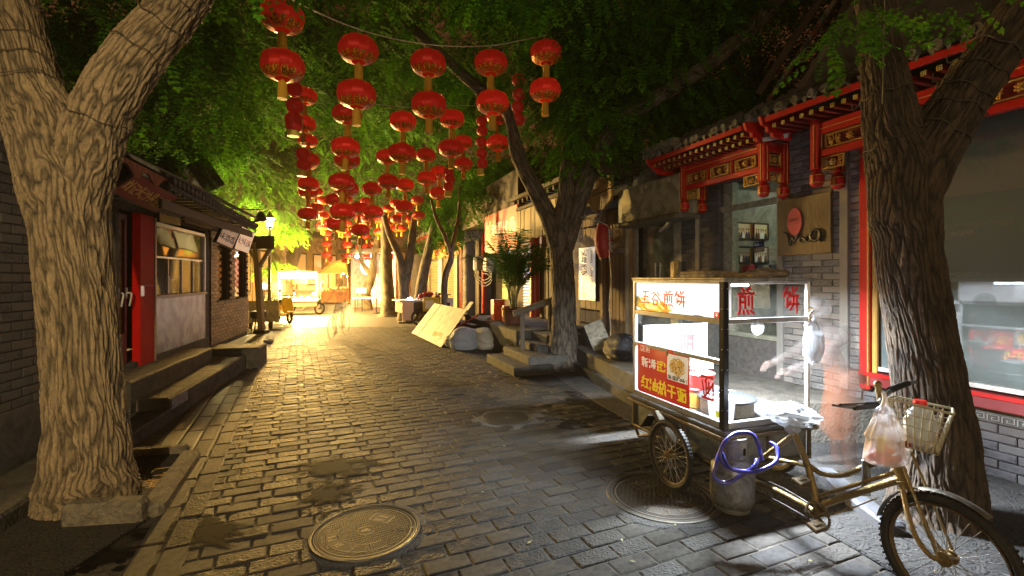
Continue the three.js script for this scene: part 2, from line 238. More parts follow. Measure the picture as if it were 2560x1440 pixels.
// stains and litter
{
  const stain = (name, pts, dens, seed) => { // thin spills with an outline of their own
    const r = rng(seed), L = [];
    for (const [px, py, s] of pts) { const c = G(px, py), n = 14, f = []; const e = [...Array(n)].map((_, k) => { const a = k / n * TAU, q = s * (.55 + .75 * noise(Math.cos(a) * 1.7 + px, Math.sin(a) * 1.7 + py, 3)); return V(c.x + Math.cos(a) * q * 1.5, .0035, c.z + Math.sin(a) * q); }); for (let k = 0; k < n; k++) f.push([V(c.x, .0035, c.z), e[(k + 1) % n], e[k]]); L.push(...f); }
    const m = solo(name, tris(L), M([.006, .005, .004], { r: .8, x: { specularIntensity: .25 } })); tag(m, null, null, null, 'stuff'); return m;
  };
  const r = rng(5), pts = [];
  { // big soft edged spill
    const at2 = canvas(256, 256, (g, w) => { const im = g.getImageData(0, 0, w, w), d = im.data; for (let y = 0; y < w; y++) for (let x = 0; x < w; x++) { const u = x / w * 2 - 1, v = y / w * 2 - 1, a = smooth(.40, .86, fbm(x * .03, y * .045, 4, 6) + .46 * (1 - Math.hypot(u, v) * 1.2)) * smooth(1, .7, Math.max(Math.abs(u), Math.abs(v))) * 250; d[(y * w + x) * 4] = d[(y * w + x) * 4 + 1] = d[(y * w + x) * 4 + 2] = a; d[(y * w + x) * 4 + 3] = 255; } g.putImageData(im, 0, 0); }); at2.colorSpace = THREE.NoColorSpace;
    const sm = k => { const m = M([.005, .0045, .004], { r: .8, x: { specularIntensity: .3, transparent: true } }); m.alphaMap = at2; return m; };
    [[845, 1168, 1.0, .62, .1], [820, 1235, .55, .5, 1.2], [1500, 1010, 1.5, .9, 2.1], [180, 1385, 1.6, .7, .4], [520, 1330, .8, .5, 2.8], [640, 905, 1.3, .5, .9]].forEach(([px, py, w, h, ry], i) => { const m = mesh('ground_stain', at(panel(w, h), 0, 0, 0, -Math.PI / 2), sm()); tag(m, null, null, null, 'stuff'); m.position.copy(G(px, py)).setY(.0042 + i * .0003); m.rotation.y = ry; });
  }
  for (let i = 0; i < 60; i++) pts.push([790 + r() * 120 - i * .6, 1190 + r() * 110, .008 + .024 * r() * r()]);
  for (let i = 0; i < 70; i++) { pts.push([560 + r() * 320, 1040 + r() * 380, .004 + .012 * r() * r()]); }
  for (let i = 0; i < 60; i++) pts.push([1400 + r() * 190, 975 + r() * 100, .02 + .09 * r() * r()]);
  for (let i = 0; i < 26; i++) pts.push([60 + r() * 360, 1330 + r() * 100, .02 + .09 * r() * r()]);
  stain('oil_stains', pts, 1, 3);
}

// ---------------------------------------------------------------- trees
const ridge = x => 1 - Math.abs(2 * x - 1);
function plates(th, s, n, len, seed) { // distance to the nearest crack between long bark plates, round a trunk of n plates
  const u = ((th / TAU) % 1 + 1) % 1 * n, v = s / len; let f1 = 9, f2 = 9; const U = Math.floor(u), W = Math.floor(v);
  for (let i = -1; i <= 1; i++) for (let k = -1; k <= 1; k++) { const a = ((U + i) % n + n) % n, x = U + i + .5 + .8 * (h3(a, W + k, seed) - .5), y = W + k + .5 + .95 * (h3(a, W + k, seed + 91) - .5), d = Math.hypot(u - x, (v - y) * .8); if (d < f1) { f2 = f1; f1 = d; } else if (d < f2) f2 = d; }
  return f2 - f1;
}
function limb(pts, o = {}) { // pts: [position, radius]; a swept, bark-covered limb
  const cv = new THREE.CatmullRomCurve3(pts.map(p => p[0]), false, 'centripetal'), rs = pts.map(p => p[1]), n = o.n ?? 24, k = o.k ?? 14, amp = o.amp ?? 0, fr = o.f ?? 7, sf = o.sf ?? 1.6, L = cv.getLength(), fm = cv.computeFrenetFrames(n, false);
  const pos = [], col = [], uv = [], idx = [];
  for (let i = 0; i <= n; i++) {
    const t = i / n, c = cv.getPoint(t), q = t * (rs.length - 1), a = Math.min(rs.length - 2, Math.floor(q)), e = q - a, ee = e * e * (3 - 2 * e), r = mix(rs[a], rs[a + 1], ee), N = fm.normals[i], B = fm.binormals[i], s = t * L;
    for (let j = 0; j <= k; j++) {
      const th = j / k * TAU, cs = Math.cos(th), sn = Math.sin(th); let d = 0, sh = 1;
      const lump = (fbm(cs * 1.1 + (o.seed ?? 0), sn * 1.1 + 9, s * .9, 3) - .5) * r * (o.lump ?? .22);
      if (amp) {
        const w = fbm(cs * 2.2, sn * 2.2, s * 2.2 + (o.seed ?? 0), 3) - .5, q = plates(th + w * .55 + .05 * Math.sin(s * 7 + w * 9) + s * .12, s + w * .3, o.f ?? 12, o.sf ?? .12, o.seed ?? 0), q2 = plates(th + w * .5 + 1, s + w * .1, (o.f ?? 12) * 1.7 | 0, (o.sf ?? .12) * .3, (o.seed ?? 0) + 5), fine = fbm(cs * 26, sn * 26, s * 26, 3), big = fbm(cs * 1.5, sn * 1.5, s * 1.1 + 4, 2), c1 = smooth(.0, .42, q), c2 = smooth(.0, .3, q2);
        d = (c1 * .62 + c2 * .22 + fine * .5 - .75) * amp * (.7 + .6 * big); sh = (.12 + .62 * c1 + .24 * c2) * (.66 + .68 * fine);
      }
      const R = r + lump + d; pos.push(c.x + (N.x * cs + B.x * sn) * R, c.y + (N.y * cs + B.y * sn) * R, c.z + (N.z * cs + B.z * sn) * R);
      const m = .8 + .45 * (fbm(cs * 2.2, sn * 2.2, s * 1.4 + (o.seed ?? 0), 3) - .35); col.push(sh * m, sh * m * .985, sh * m * .95); uv.push(j / k * TAU * r, s);
      if (i < n && j < k) { const p = i * (k + 1) + j; idx.push(p, p + k + 1, p + 1, p + 1, p + k + 1, p + k + 2); }
    }
  }
  const g = new THREE.BufferGeometry(); g.setAttribute('position', new THREE.Float32BufferAttribute(pos, 3)); g.setAttribute('uv', new THREE.Float32BufferAttribute(uv, 2)); g.setAttribute('color', new THREE.Float32BufferAttribute(col, 3)); g.setIndex(idx); g.computeVertexNormals();
  // fix the winding and the seam
  const nrm = g.attributes.normal; for (let i = 0; i <= n; i++) { const a = i * (k + 1), b = a + k, x = nrm.getX(a) + nrm.getX(b), y = nrm.getY(a) + nrm.getY(b), z = nrm.getZ(a) + nrm.getZ(b), l = Math.hypot(x, y, z) || 1; nrm.setXYZ(a, x / l, y / l, z / l); nrm.setXYZ(b, x / l, y / l, z / l); }
  return g;
}
const mergeLimbs = l => l.length === 1 ? l[0] : mergeGeometries(l);
const barkM = c => M(c, { r: .88, t: 'speck', s: [3, 1.2], b: .006, bt: 'speck', bs: [7, 5], x: { vertexColors: true } });
const barkWarm = barkM([.40, .305, .18]), barkDark = barkM([.12, .085, .055]), barkGrey = barkM([.25, .21, .155]), barkFar = barkM([.16, .12, .08]);  // darkest bark: the dim light on the right trunk is put into its colour

// one compound leaf: leaflets in pairs along a drooping stalk (length 1 along +x)
function leafGeo(pairs, wid, seed) {
  const r = rng(seed), T = [];
  const let1 = (p, d, n, l, w) => { const s = d.clone().cross(n).normalize(), m = p.clone().addScaledVector(d, l * .45), a = m.clone().addScaledVector(s, w).addScaledVector(n, w * .25), b = m.clone().addScaledVector(s, -w).addScaledVector(n, w * .25), t = p.clone().addScaledVector(d, l); T.push([p, a, t], [p, t, b]); };
  const pt = x => V(x, -.22 * x * x, 0);
  for (let i = 0; i < pairs; i++) { const x = .16 + .8 * i / (pairs - 1), p = pt(x); for (const s of [-1, 1]) { const d = V(.45 + r() * .2, -.25 * r() - .1, s).normalize(); let1(p, d, V(0, 1, r() * .5 - .25).normalize(), .20 * (1 - .35 * Math.abs(x - .5)) * (.85 + .3 * r()), wid); } }
  let1(pt(.97), V(1, -.5, 0).normalize(), V(0, 1, 0), .2, wid);
  const stalk = [pt(0), pt(.5), pt(1)]; for (let i = 0; i < 2; i++) { const a = stalk[i], b = stalk[i + 1]; T.push([a.clone().add(V(0, 0, .006)), b, a.clone().add(V(0, 0, -.006))]); }
  return tris(T);
}
const leaves = [leafGeo(5, .070, 1), leafGeo(6, .062, 2), leafGeo(5, .078, 3)];
const leafM = c => M(c, { r: .8, side: THREE.DoubleSide, x: { transmission: .35, thickness: 0, specularIntensity: .08 } });
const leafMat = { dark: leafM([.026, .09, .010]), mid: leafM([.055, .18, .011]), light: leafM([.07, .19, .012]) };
// crown: clumps of leaf sprays in a set of ellipsoids [centre, rx, ry, rz, clumps]
function crown(parent, blobs, o) {
  const r = rng(o.seed), mats = [], cols = []; const per = (o.per ?? 60) * .62, L = (o.len ?? .24) * 1.32, m4 = new THREE.Matrix4(), q = new THREE.Quaternion(), e = new THREE.Euler(), sc = V(1, 1, 1);
  for (const [c, rx, ry, rz, nc] of blobs) for (let i = 0; i < nc; i++) {
    let p; for (let tries = 0; tries < 20; tries++) { p = V(r() * 2 - 1, r() * 2 - 1, r() * 2 - 1); if (p.length() < 1 && (p.length() > .35 || r() < .35)) break; }
    p.set(c.x + p.x * rx, c.y + p.y * ry, c.z + p.z * rz);
    const R = (o.clump ?? .55) * (.6 + .8 * r()), yaw = r() * TAU, tint = .65 + .7 * r();
    const n = Math.round(per * (.6 + .8 * r()));
    for (let k = 0; k < n; k++) {
      const a = r() * TAU, u = Math.sqrt(r()), x = Math.cos(a) * u * R * 1.5, z = Math.sin(a) * u * R * .8, y = (r() - .5) * R * .5 - u * u * R * .35;
      const X = p.x + x * Math.cos(yaw) - z * Math.sin(yaw), Z = p.z + x * Math.sin(yaw) + z * Math.cos(yaw), Y = p.y + y;
      if (o.keep && !o.keep(X, Y, Z)) continue;
      e.set((r() - .5) * .9, -a - yaw + (r() - .5) * 1.2, -.15 - r() * .7); q.setFromEuler(e); const s = L * (.7 + .6 * r()); sc.set(s, s, s);
      m4.compose(V(X, Y, Z), q, sc); mats.push(m4.clone()); const t = tint * (.75 + .5 * r()); cols.push([t * (.9 + .3 * r()), t, t * (.7 + .5 * r())]);
    }
  }
  const im = new THREE.InstancedMesh(leaves[o.seed % 3], leafMat[o.mat ?? 'mid'], mats.length); mats.forEach((m, i) => { im.setMatrixAt(i, m); im.setColorAt(i, new THREE.Color(...cols[i])); });
  im.name = 'crown'; im.userData.kind = 'stuff'; im.castShadow = im.receiveShadow = true; parent.add(im); return im;
}
const LP = list => list.map(([x, y, Z, r]) => [P(x, y, Z), r]);
const local = (list, b) => list.map(([p, r]) => [p.clone().sub(b), r]);
function tree(label, base, limbs, mat, o = {}) {
  const t = thing('scholar_tree', label, 'tree', base, 0, o.group);
  limbs.forEach((l, i) => part(t, i ? 'branch' : 'trunk', limb(local(l, base), { seed: (o.seed ?? 1) + i * 7, ...(o.bark || {}), ...(i ? o.branch || {} : {}) }), mat));
  if (o.crown) crown(t, o.crown.map(([c, ...k]) => [c.clone().sub(base), ...k]), { seed: o.seed ?? 1, ...o.leaf, keep: o.leaf?.keep && ((x, y, z) => o.leaf.keep(x + base.x, y + base.y, z + base.z)) });
  return t;
}
function bind(t, base, pts, us, label) { // rusty wire tied round a limb, ends twisted
  const cv = new THREE.CatmullRomCurve3(pts.map(p => p[0].clone().sub(base)), false, 'centripetal'), r = rng(us.length * 7 + 1), wm = M([.05, .038, .025], { r: .7 });
  for (const u of us) { const c = cv.getPoint(u), d = cv.getTangent(u), q = u * (pts.length - 1), a = Math.min(pts.length - 2, Math.floor(q)), R = mix(pts[a][1], pts[a + 1][1], q - a) + .022, x = V(0, 0, 1).cross(d).normalize(), y = d.clone().cross(x), tl = (r() - .5) * .5, ph = -.9 + r() * .6, L = []; for (let k = 0; k < 40; k++) { const th = ph + k / 39 * TAU; L.push(c.clone().addScaledVector(x, Math.cos(th) * R * (1 + .03 * Math.sin(k * 1.3))).addScaledVector(y, Math.sin(th) * R).addScaledVector(d, tl * R * Math.cos(th + 1) + .01 * Math.sin(k))); } const e = L[39].clone(), o = e.clone().sub(c).normalize(); L.push(e.clone().addScaledVector(o, .05).add(V(.01, -.03, 0)), e.clone().addScaledVector(o, .07).add(V(.03, .02, 0))); part(t, 'tied_wire', wire(L, .0045, 120, 5), wm); }
}
// nothing grows inside the space of the lanterns or right before the lens
const keepOut = (x, y, z) => { const Z = -z; if (Z < 1.2) return true; const lane = x + .372 * Z; const open = lane > -1.25 && lane < 3.9 && y < 5.4 && Z > 5 && Z < 70, near = Z < 9 && lane > -1.25 && lane < 3.85 && y < 1.8 + .56 * Z && x < .75; return !open && !near && !(Z < 5 && y < 3.6 && Math.abs(x) < 3); };
{
  const Bk = { amp: .0175, f: 40, sf: .40, n: 680, k: 420, lump: .28 };
  // left: thick forked trunk close to the camera
  const b = G(222, 1268); let t1l, t2l;
  const t1 = tree('thick forked tree at the left with deeply furrowed bark lit warm', b, t1l = [
    LP([[222, 1300, 3.66, .37], [221, 1240, 3.68, .315], [219, 1150, 3.7, .262], [213, 1000, 3.72, .236], [198, 800, 3.72, .232], [180, 600, 3.74, .245], [160, 470, 3.76, .262], [118, 330, 3.8, .255], [66, 190, 3.85, .205], [20, 0, 3.95, .19], [-40, -260, 4.1, .165], [-110, -560, 4.3, .13]]),
    LP([[175, 560, 3.74, .19], [205, 440, 3.76, .2], [236, 330, 3.8, .208], [275, 235, 3.82, .2], [345, 130, 3.86, .186], [425, 40, 3.92, .175], [490, -60, 4.0, .165], [590, -260, 4.2, .14], [700, -520, 4.5, .1]]),
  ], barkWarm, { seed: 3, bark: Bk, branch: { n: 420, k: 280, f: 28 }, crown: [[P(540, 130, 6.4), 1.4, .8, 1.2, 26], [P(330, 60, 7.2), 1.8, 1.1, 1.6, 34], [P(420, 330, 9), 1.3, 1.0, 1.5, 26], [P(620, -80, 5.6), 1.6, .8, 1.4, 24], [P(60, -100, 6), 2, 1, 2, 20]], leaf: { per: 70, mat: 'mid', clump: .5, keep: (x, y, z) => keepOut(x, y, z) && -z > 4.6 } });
  // right: forked trunk behind the tricycle
  const b2 = G(2338, 1296);
  bind(t1, b, t1l[0], [.70, .735, .76, .80]); bind(t1, b, t1l[1], [.30, .50, .60, .66, .70]);
  const t2 = tree('dark forked tree at the right behind the tricycle basket', b2, t2l = [
    LP([[2345, 1330, 3.45, .34], [2340, 1250, 3.46, .27], [2334, 1120, 3.47, .235], [2318, 960, 3.48, .213], [2292, 800, 3.5, .198], [2268, 650, 3.52, .196], [2256, 520, 3.54, .212], [2258, 420, 3.56, .22], [2232, 320, 3.58, .17], [2214, 200, 3.62, .138], [2198, 60, 3.68, .13], [2170, -120, 3.8, .12], [2120, -400, 4.1, .1]]),
    LP([[2262, 560, 3.53, .16], [2300, 430, 3.5, .178], [2350, 330, 3.46, .17], [2410, 235, 3.42, .158], [2490, 125, 3.36, .15], [2580, 0, 3.3, .14], [2760, -220, 3.2, .12]]),
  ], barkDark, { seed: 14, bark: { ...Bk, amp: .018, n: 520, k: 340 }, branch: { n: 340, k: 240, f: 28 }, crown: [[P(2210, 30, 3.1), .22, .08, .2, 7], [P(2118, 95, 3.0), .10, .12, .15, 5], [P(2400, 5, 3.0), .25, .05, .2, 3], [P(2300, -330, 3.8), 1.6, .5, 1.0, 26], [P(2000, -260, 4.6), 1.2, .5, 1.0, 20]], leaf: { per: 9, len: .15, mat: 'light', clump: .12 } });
  bind(t2, b2, t2l[0], [.64, .72]); bind(t2, b2, t2l[1], [.34, .42, .5, .58, .66]);
  // the tree in the middle of the right side
  const b3 = G(1408, 920), S = { n: 190, k: 96, amp: .022, f: 22, sf: .42 };
  tree('grey tree with three upward limbs before the wooden shop front', b3, [
    LP([[1408, 940, 9.1, .42], [1408, 890, 9.15, .28], [1409, 800, 9.2, .228], [1406, 680, 9.2, .215], [1402, 590, 9.2, .225], [1416, 500, 9.15, .18], [1424, 400, 9.1, .165], [1440, 250, 9.0, .16], [1470, 60, 8.8, .13], [1500, -200, 8.5, .09]]),
    LP([[1400, 640, 9.2, .16], [1372, 545, 9.2, .16], [1335, 470, 9.15, .15], [1300, 405, 9.1, .14], [1285, 350, 9.05, .13], [1262, 270, 9.0, .13], [1190, 215, 9, .11], [1120, 155, 9.1, .1], [1000, 40, 9.3, .08]]),
    LP([[1412, 620, 9.2, .18], [1445, 515, 9.1, .17], [1480, 420, 8.9, .155], [1512, 350, 8.6, .145], [1560, 295, 8.2, .14], [1640, 245, 7.7, .125], [1740, 185, 7.2, .115], [1860, 85, 6.8, .1], [2000, -60, 6.4, .08]]),
    LP([[1440, 250, 9, .1], [1480, 120, 8.8, .09], [1450, 0, 8.5, .08], [1400, -160, 8.2, .06]]),
  ], barkGrey, { seed: 25, bark: S, branch: { n: 140, k: 60, amp: .016, f: 16 }, crown: [[P(1640, 110, 8), 1.5, 1.2, 1.5, 52], [P(1420, 180, 8.6), .9, .9, 1.2, 34], [P(1480, 330, 8.8), .6, .8, .8, 20], [P(1180, 60, 9), 2.2, 1.1, 2, 52], [P(1770, 10, 7.8), .8, .8, 1.0, 20], [P(1760, 250, 9.4), 1.0, .75, 1.0, 16], [P(1560, 260, 9), .8, .8, .9, 22], [P(1300, -80, 7), 2, .9, 1.8, 34]], leaf: { per: 75, mat: 'mid', clump: .5, keep: (x, y, z) => keepOut(x, y, z) && -z > 4.8 } });
  // behind the gate, the dark trees over the roofs
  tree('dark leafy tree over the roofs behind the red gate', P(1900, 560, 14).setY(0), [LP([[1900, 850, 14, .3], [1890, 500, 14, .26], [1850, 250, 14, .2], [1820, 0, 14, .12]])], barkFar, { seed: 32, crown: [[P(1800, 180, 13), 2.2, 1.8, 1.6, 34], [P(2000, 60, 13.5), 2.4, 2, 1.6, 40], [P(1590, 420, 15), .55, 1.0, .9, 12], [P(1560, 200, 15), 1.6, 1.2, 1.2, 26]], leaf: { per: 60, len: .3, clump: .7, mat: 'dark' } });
}
{ // street trees farther off
  const S = { n: 70, k: 24, amp: .02, f: 11, sf: .6 };
  const row = 'street trees along the right of the street';
  tree('slim young tree with a narrow fork behind the cardboard sheet', G(1112, 800).setY(0), [LP([[1108, 812, 15, .12], [1110, 740, 15, .1], [1113, 690, 15, .1], [1128, 640, 15, .1], [1112, 590, 15, .06], [1092, 550, 15, .05], [1078, 500, 15, .04]]), LP([[1126, 650, 15, .07], [1134, 600, 15, .06], [1146, 540, 15, .05], [1150, 470, 15, .04]]), LP([[1116, 605, 15, .04], [1128, 620, 15, .04], [1128, 640, 15, .04]])], barkGrey, { seed: 41, bark: S, crown: [[P(1110, 480, 15), 1.5, .9, 1.2, 34], [P(1190, 440, 15.5), 1.3, .8, 1.2, 24]], leaf: { per: 55, mat: 'mid', clump: .6, keep: keepOut } });
  tree('leaning street tree beside the lit tricycle on the right', G(1046, 800).setY(0), [LP([[1044, 806, 19.6, .3], [1046, 770, 19.6, .24], [1052, 720, 19.6, .21], [1064, 660, 19.6, .2], [1078, 600, 19.6, .18], [1090, 540, 19.6, .14]])], barkFar, { seed: 52, bark: S, crown: [[P(1060, 560, 19), 1.9, .8, 1.4, 34], [P(1140, 520, 19), 1.3, .9, 1.4, 24]], leaf: { per: 50, mat: 'mid', clump: .7, len: .28, keep: keepOut } });
  tree('double trunked street tree with a pale left limb', G(1010, 802).setY(0), [LP([[1010, 808, 19.2, .3], [1010, 770, 19.2, .22], [1008, 700, 19.2, .2], [998, 640, 19.2, .15], [975, 590, 19.2, .12], [960, 540, 19.2, .1]]), LP([[1009, 720, 19.2, .18], [1022, 660, 19.2, .18], [1030, 600, 19.2, .15], [1036, 540, 19.2, .1]])], barkFar, { seed: 63, bark: S, crown: [[P(960, 580, 20), 2.0, .8, 1.6, 34], [P(1010, 500, 20), 2.4, 1.0, 1.6, 34]], leaf: { per: 50, mat: 'mid', clump: .7, len: .28, keep: keepOut } });
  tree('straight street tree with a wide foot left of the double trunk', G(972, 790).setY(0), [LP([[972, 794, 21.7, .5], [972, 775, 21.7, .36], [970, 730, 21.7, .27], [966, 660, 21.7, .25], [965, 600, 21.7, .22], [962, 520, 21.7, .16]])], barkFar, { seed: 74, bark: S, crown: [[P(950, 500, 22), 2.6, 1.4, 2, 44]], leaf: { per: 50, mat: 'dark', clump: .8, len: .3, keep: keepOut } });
  [[918, 772, 26, 940, 620, 'dark'], [903, 765, 29, 900, 610, 'mid'], [884, 760, 32, 872, 620, 'mid'], [830, 742, 45, 832, 650, 'light']].forEach(([px, py, Z, tx, ty, m], i) => tree(['dark street tree leaning right over the lit shop', 'orange lit street tree next to the leaning one', 'brown street tree beside the snack stall umbrella', 'far tree standing in the glow at the end of the street'][i], P(px, py, Z).setY(0), [LP([[px, HY + F * EYE / Z + 4, Z, .34], [px - 2, 735, Z, .26], [mix(px, tx, .5), 690, Z, .24], [tx, ty, Z, .2], [tx + (tx - px) * .6, ty - 60, Z, .14]]), LP([[mix(px, tx, .5), 690, Z, .15], [px - 12, 655, Z, .12], [px - 20, 610, Z, .1]])], barkFar, { seed: 85 + i * 11, bark: { ...S, n: 30, k: 12 }, crown: [[P(tx + 10, 585 + i * 8, Z), 2.6, 1.3, 2, 30], [P(px - 20, 630, Z + 2), 1.8, .9, 1.6, 18]], leaf: { per: 45, mat: m, clump: .8, len: .3, keep: keepOut } }));
  // left side
  tree('pale forked tree behind the street lamp on the left', G(694, 770).setY(0), [LP([[690, 780, 24.6, .5], [692, 740, 24.6, .42], [694, 690, 24.6, .38], [696, 640, 24.6, .36], [684, 600, 24.6, .24], [664, 560, 24.6, .2], [640, 500, 24.6, .14]]), LP([[697, 665, 24.6, .26], [704, 620, 24.6, .24], [708, 570, 24.6, .22], [712, 480, 24.6, .16]])], barkWarm, { seed: 121, bark: S, crown: [[P(620, 480, 22), 2.3, 1.8, 2, 66], [P(690, 560, 22), 1.0, .7, 1.0, 20], [P(600, 360, 23), 2.2, 1.4, 2, 44], [P(700, 430, 23), 1.2, 1.6, 1.6, 36], [P(585, 560, 22), .8, .6, 1, 12], [P(690, 660, 22.5), .5, .25, .5, 6]], leaf: { per: 60, mat: 'light', clump: .65, len: .3, keep: keepOut } });
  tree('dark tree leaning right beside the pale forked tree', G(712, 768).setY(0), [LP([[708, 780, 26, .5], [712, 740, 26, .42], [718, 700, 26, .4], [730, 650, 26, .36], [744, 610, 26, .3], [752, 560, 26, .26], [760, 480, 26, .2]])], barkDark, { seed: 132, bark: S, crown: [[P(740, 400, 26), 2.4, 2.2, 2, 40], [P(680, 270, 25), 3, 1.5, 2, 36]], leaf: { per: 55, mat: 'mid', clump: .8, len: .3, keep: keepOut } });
  tree('leafy tree rising behind the left shop roof', P(470, 700, 16).setY(0), [LP([[470, 830, 16, .3], [470, 600, 16, .25], [480, 400, 16, .2], [520, 250, 16, .12]])], barkFar, { seed: 143, crown: [[P(440, 360, 15), 2.0, 1.2, 1.6, 36], [P(560, 260, 15), 2.0, 1.4, 1.8, 40], [P(330, 250, 14), 2.4, 1.6, 1.6, 36], [P(640, 150, 14), 2.0, 1.4, 1.8, 36]], leaf: { per: 60, mat: 'mid', clump: .7, len: .28, keep: keepOut } });
  tree('tall tree whose crown closes over the middle of the street', P(880, 700, 30).setY(0).setX(-14), [LP([[700, 750, 33, .3], [720, 500, 32, .25], [800, 200, 30, .2]])], barkFar, { seed: 154, crown: [[P(800, 120, 13), 2.6, 1.4, 3, 60], [P(1000, 200, 16), 3.4, 1.6, 3, 70], [P(820, 330, 24), 3.6, 2.2, 4, 60], [P(1000, 380, 26), 4.4, 2, 4, 60], [P(870, 560, 50), 5, 2.5, 5, 50], [P(800, 640, 60), 3, 2, 3, 20], [P(1250, 350, 18), 2.5, 2, 2.5, 40]], leaf: { per: 60, mat: 'mid', clump: .9, len: .34, keep: keepOut } });
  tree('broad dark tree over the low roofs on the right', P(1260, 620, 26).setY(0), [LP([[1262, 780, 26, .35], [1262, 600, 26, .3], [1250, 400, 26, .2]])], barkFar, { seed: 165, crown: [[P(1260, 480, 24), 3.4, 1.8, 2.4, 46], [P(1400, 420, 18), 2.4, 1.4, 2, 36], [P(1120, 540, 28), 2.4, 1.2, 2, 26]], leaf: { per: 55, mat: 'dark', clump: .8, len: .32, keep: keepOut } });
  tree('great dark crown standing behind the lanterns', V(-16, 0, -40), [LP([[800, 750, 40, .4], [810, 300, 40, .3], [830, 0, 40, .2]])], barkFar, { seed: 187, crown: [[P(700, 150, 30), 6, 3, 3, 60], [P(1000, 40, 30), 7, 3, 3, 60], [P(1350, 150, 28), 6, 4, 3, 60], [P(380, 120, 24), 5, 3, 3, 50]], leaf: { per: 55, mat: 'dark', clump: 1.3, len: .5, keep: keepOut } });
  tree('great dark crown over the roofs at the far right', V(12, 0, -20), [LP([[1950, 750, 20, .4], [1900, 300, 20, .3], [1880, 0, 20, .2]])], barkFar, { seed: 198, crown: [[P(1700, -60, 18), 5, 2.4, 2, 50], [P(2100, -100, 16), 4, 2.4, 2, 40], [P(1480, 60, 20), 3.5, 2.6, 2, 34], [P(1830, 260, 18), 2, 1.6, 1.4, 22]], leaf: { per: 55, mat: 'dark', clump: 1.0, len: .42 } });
  // unseen canopy added over and behind the camera to shade the place from the sky
  tree('spreading canopy tree added unseen behind the camera to shade the sky', V(-5, 0, 6), [[[V(-5, -.1, 6), .4], [V(-4.8, 2, 6), .3], [V(-4, 5, 5), .25], [V(-2, 7, 3), .15]]], barkFar, { seed: 176, crown: [[V(-3, 8.2, 1), 4, 1, 3.5, 70], [V(2, 8.6, -1), 4, 1, 4, 70], [V(0, 8.4, -6), 5, 1, 4, 70]], leaf: { per: 40, mat: 'mid', clump: 1.1, len: .4 } });
}

// ---------------------------------------------------------------- red silk lanterns
const silk = M([.52, .014, .010], { r: .40, m: .4, e: [.19, .0055, .002], x: { anisotropy: .8, sheen: .7, sheenColor: C([.8, .05, .03]), sheenRoughness: .4 } });  // faint emissive stands for lamp light falling on the unlit silk
const silk2 = M([.40, .010, .008], { r: .45, m: .4, e: [.13, .004, .0016], x: { anisotropy: .75, sheen: .7, sheenColor: C([.8, .05, .03]), sheenRoughness: .4 } });  // dimmer silk, same painted glow
const goldT = canvas(512, 64, (g, w, h) => { g.fillStyle = '#d9a431'; g.fillRect(0, 0, w, h); g.strokeStyle = '#6b2410'; g.lineWidth = 5; for (let i = 0; i < 16; i++) { const x = i * 32; g.beginPath(); g.moveTo(x + 3, 54); g.lineTo(x + 3, 28); g.lineTo(x + 24, 28); g.lineTo(x + 24, 46); g.lineTo(x + 13, 46); g.lineTo(x + 13, 37); g.stroke(); g.beginPath(); g.arc(x + 16, 12, 8, 0, TAU); g.stroke(); } });
goldT.wrapS = THREE.RepeatWrapping;
const goldTrim = M([1, .78, .30], { r: .45, m: .15 }); goldTrim.map = goldT;
const goldPlain = M([.75, .46, .10], { r: .35, m: .7 });
const tasselM = M([1, .56, .04], { r: .6, t: 'grain', s: [9, 1], b: .006, bt: 'grain', bs: [14, 1], x: { sheen: .5, sheenColor: C([.9, .6, .15]) } });
function lanternBody(seg, rows, R, Hh, gores = 12) { // silk stretched over wires: every gore its own facet, neighbours a little askew
  const per = Math.max(1, Math.round(seg / gores)), L = [];
  for (let q = 0; q < gores; q++) {
    const pos = [], uv = [], idx = [], half = Math.PI / gores, sk = (q % 2 ? 1 : -1) * .035, tilt = (q % 2 ? 1 : -1) * .012;
    for (let i = 0; i <= rows; i++) for (let j = 0; j <= per; j++) {
      const e = (j / per * 2 - 1) * half, a = (q + .5) * 2 * half + e, ph = mix(-1.32, 1.32, i / rows) , flat = mix(1, Math.cos(half) / Math.cos(e), .75);
      const r = R * Math.pow(Math.cos(ph), .78) * flat * (1 + sk * .4 * (e / half)) * 1.015, y = Hh / 2 * Math.sin(ph) + tilt * Math.cos(ph);
      pos.push(Math.cos(a) * r, y, Math.sin(a) * r); uv.push(a / TAU, i / rows);
      if (i < rows && j < per) { const p = i * (per + 1) + j; idx.push(p, p + per + 1, p + 1, p + 1, p + per + 1, p + per + 2); }
    }
    const g = new THREE.BufferGeometry(); g.setAttribute('position', new THREE.Float32BufferAttribute(pos, 3)); g.setAttribute('uv', new THREE.Float32BufferAttribute(uv, 2)); g.setIndex(idx); g.computeVertexNormals(); L.push(g);
  }
  return mg(L);
}
const LR = .25, LHt = .34;
const bodyHi = lanternBody(48, 20, LR, LHt), bodyLo = lanternBody(24, 8, LR, LHt, 12);
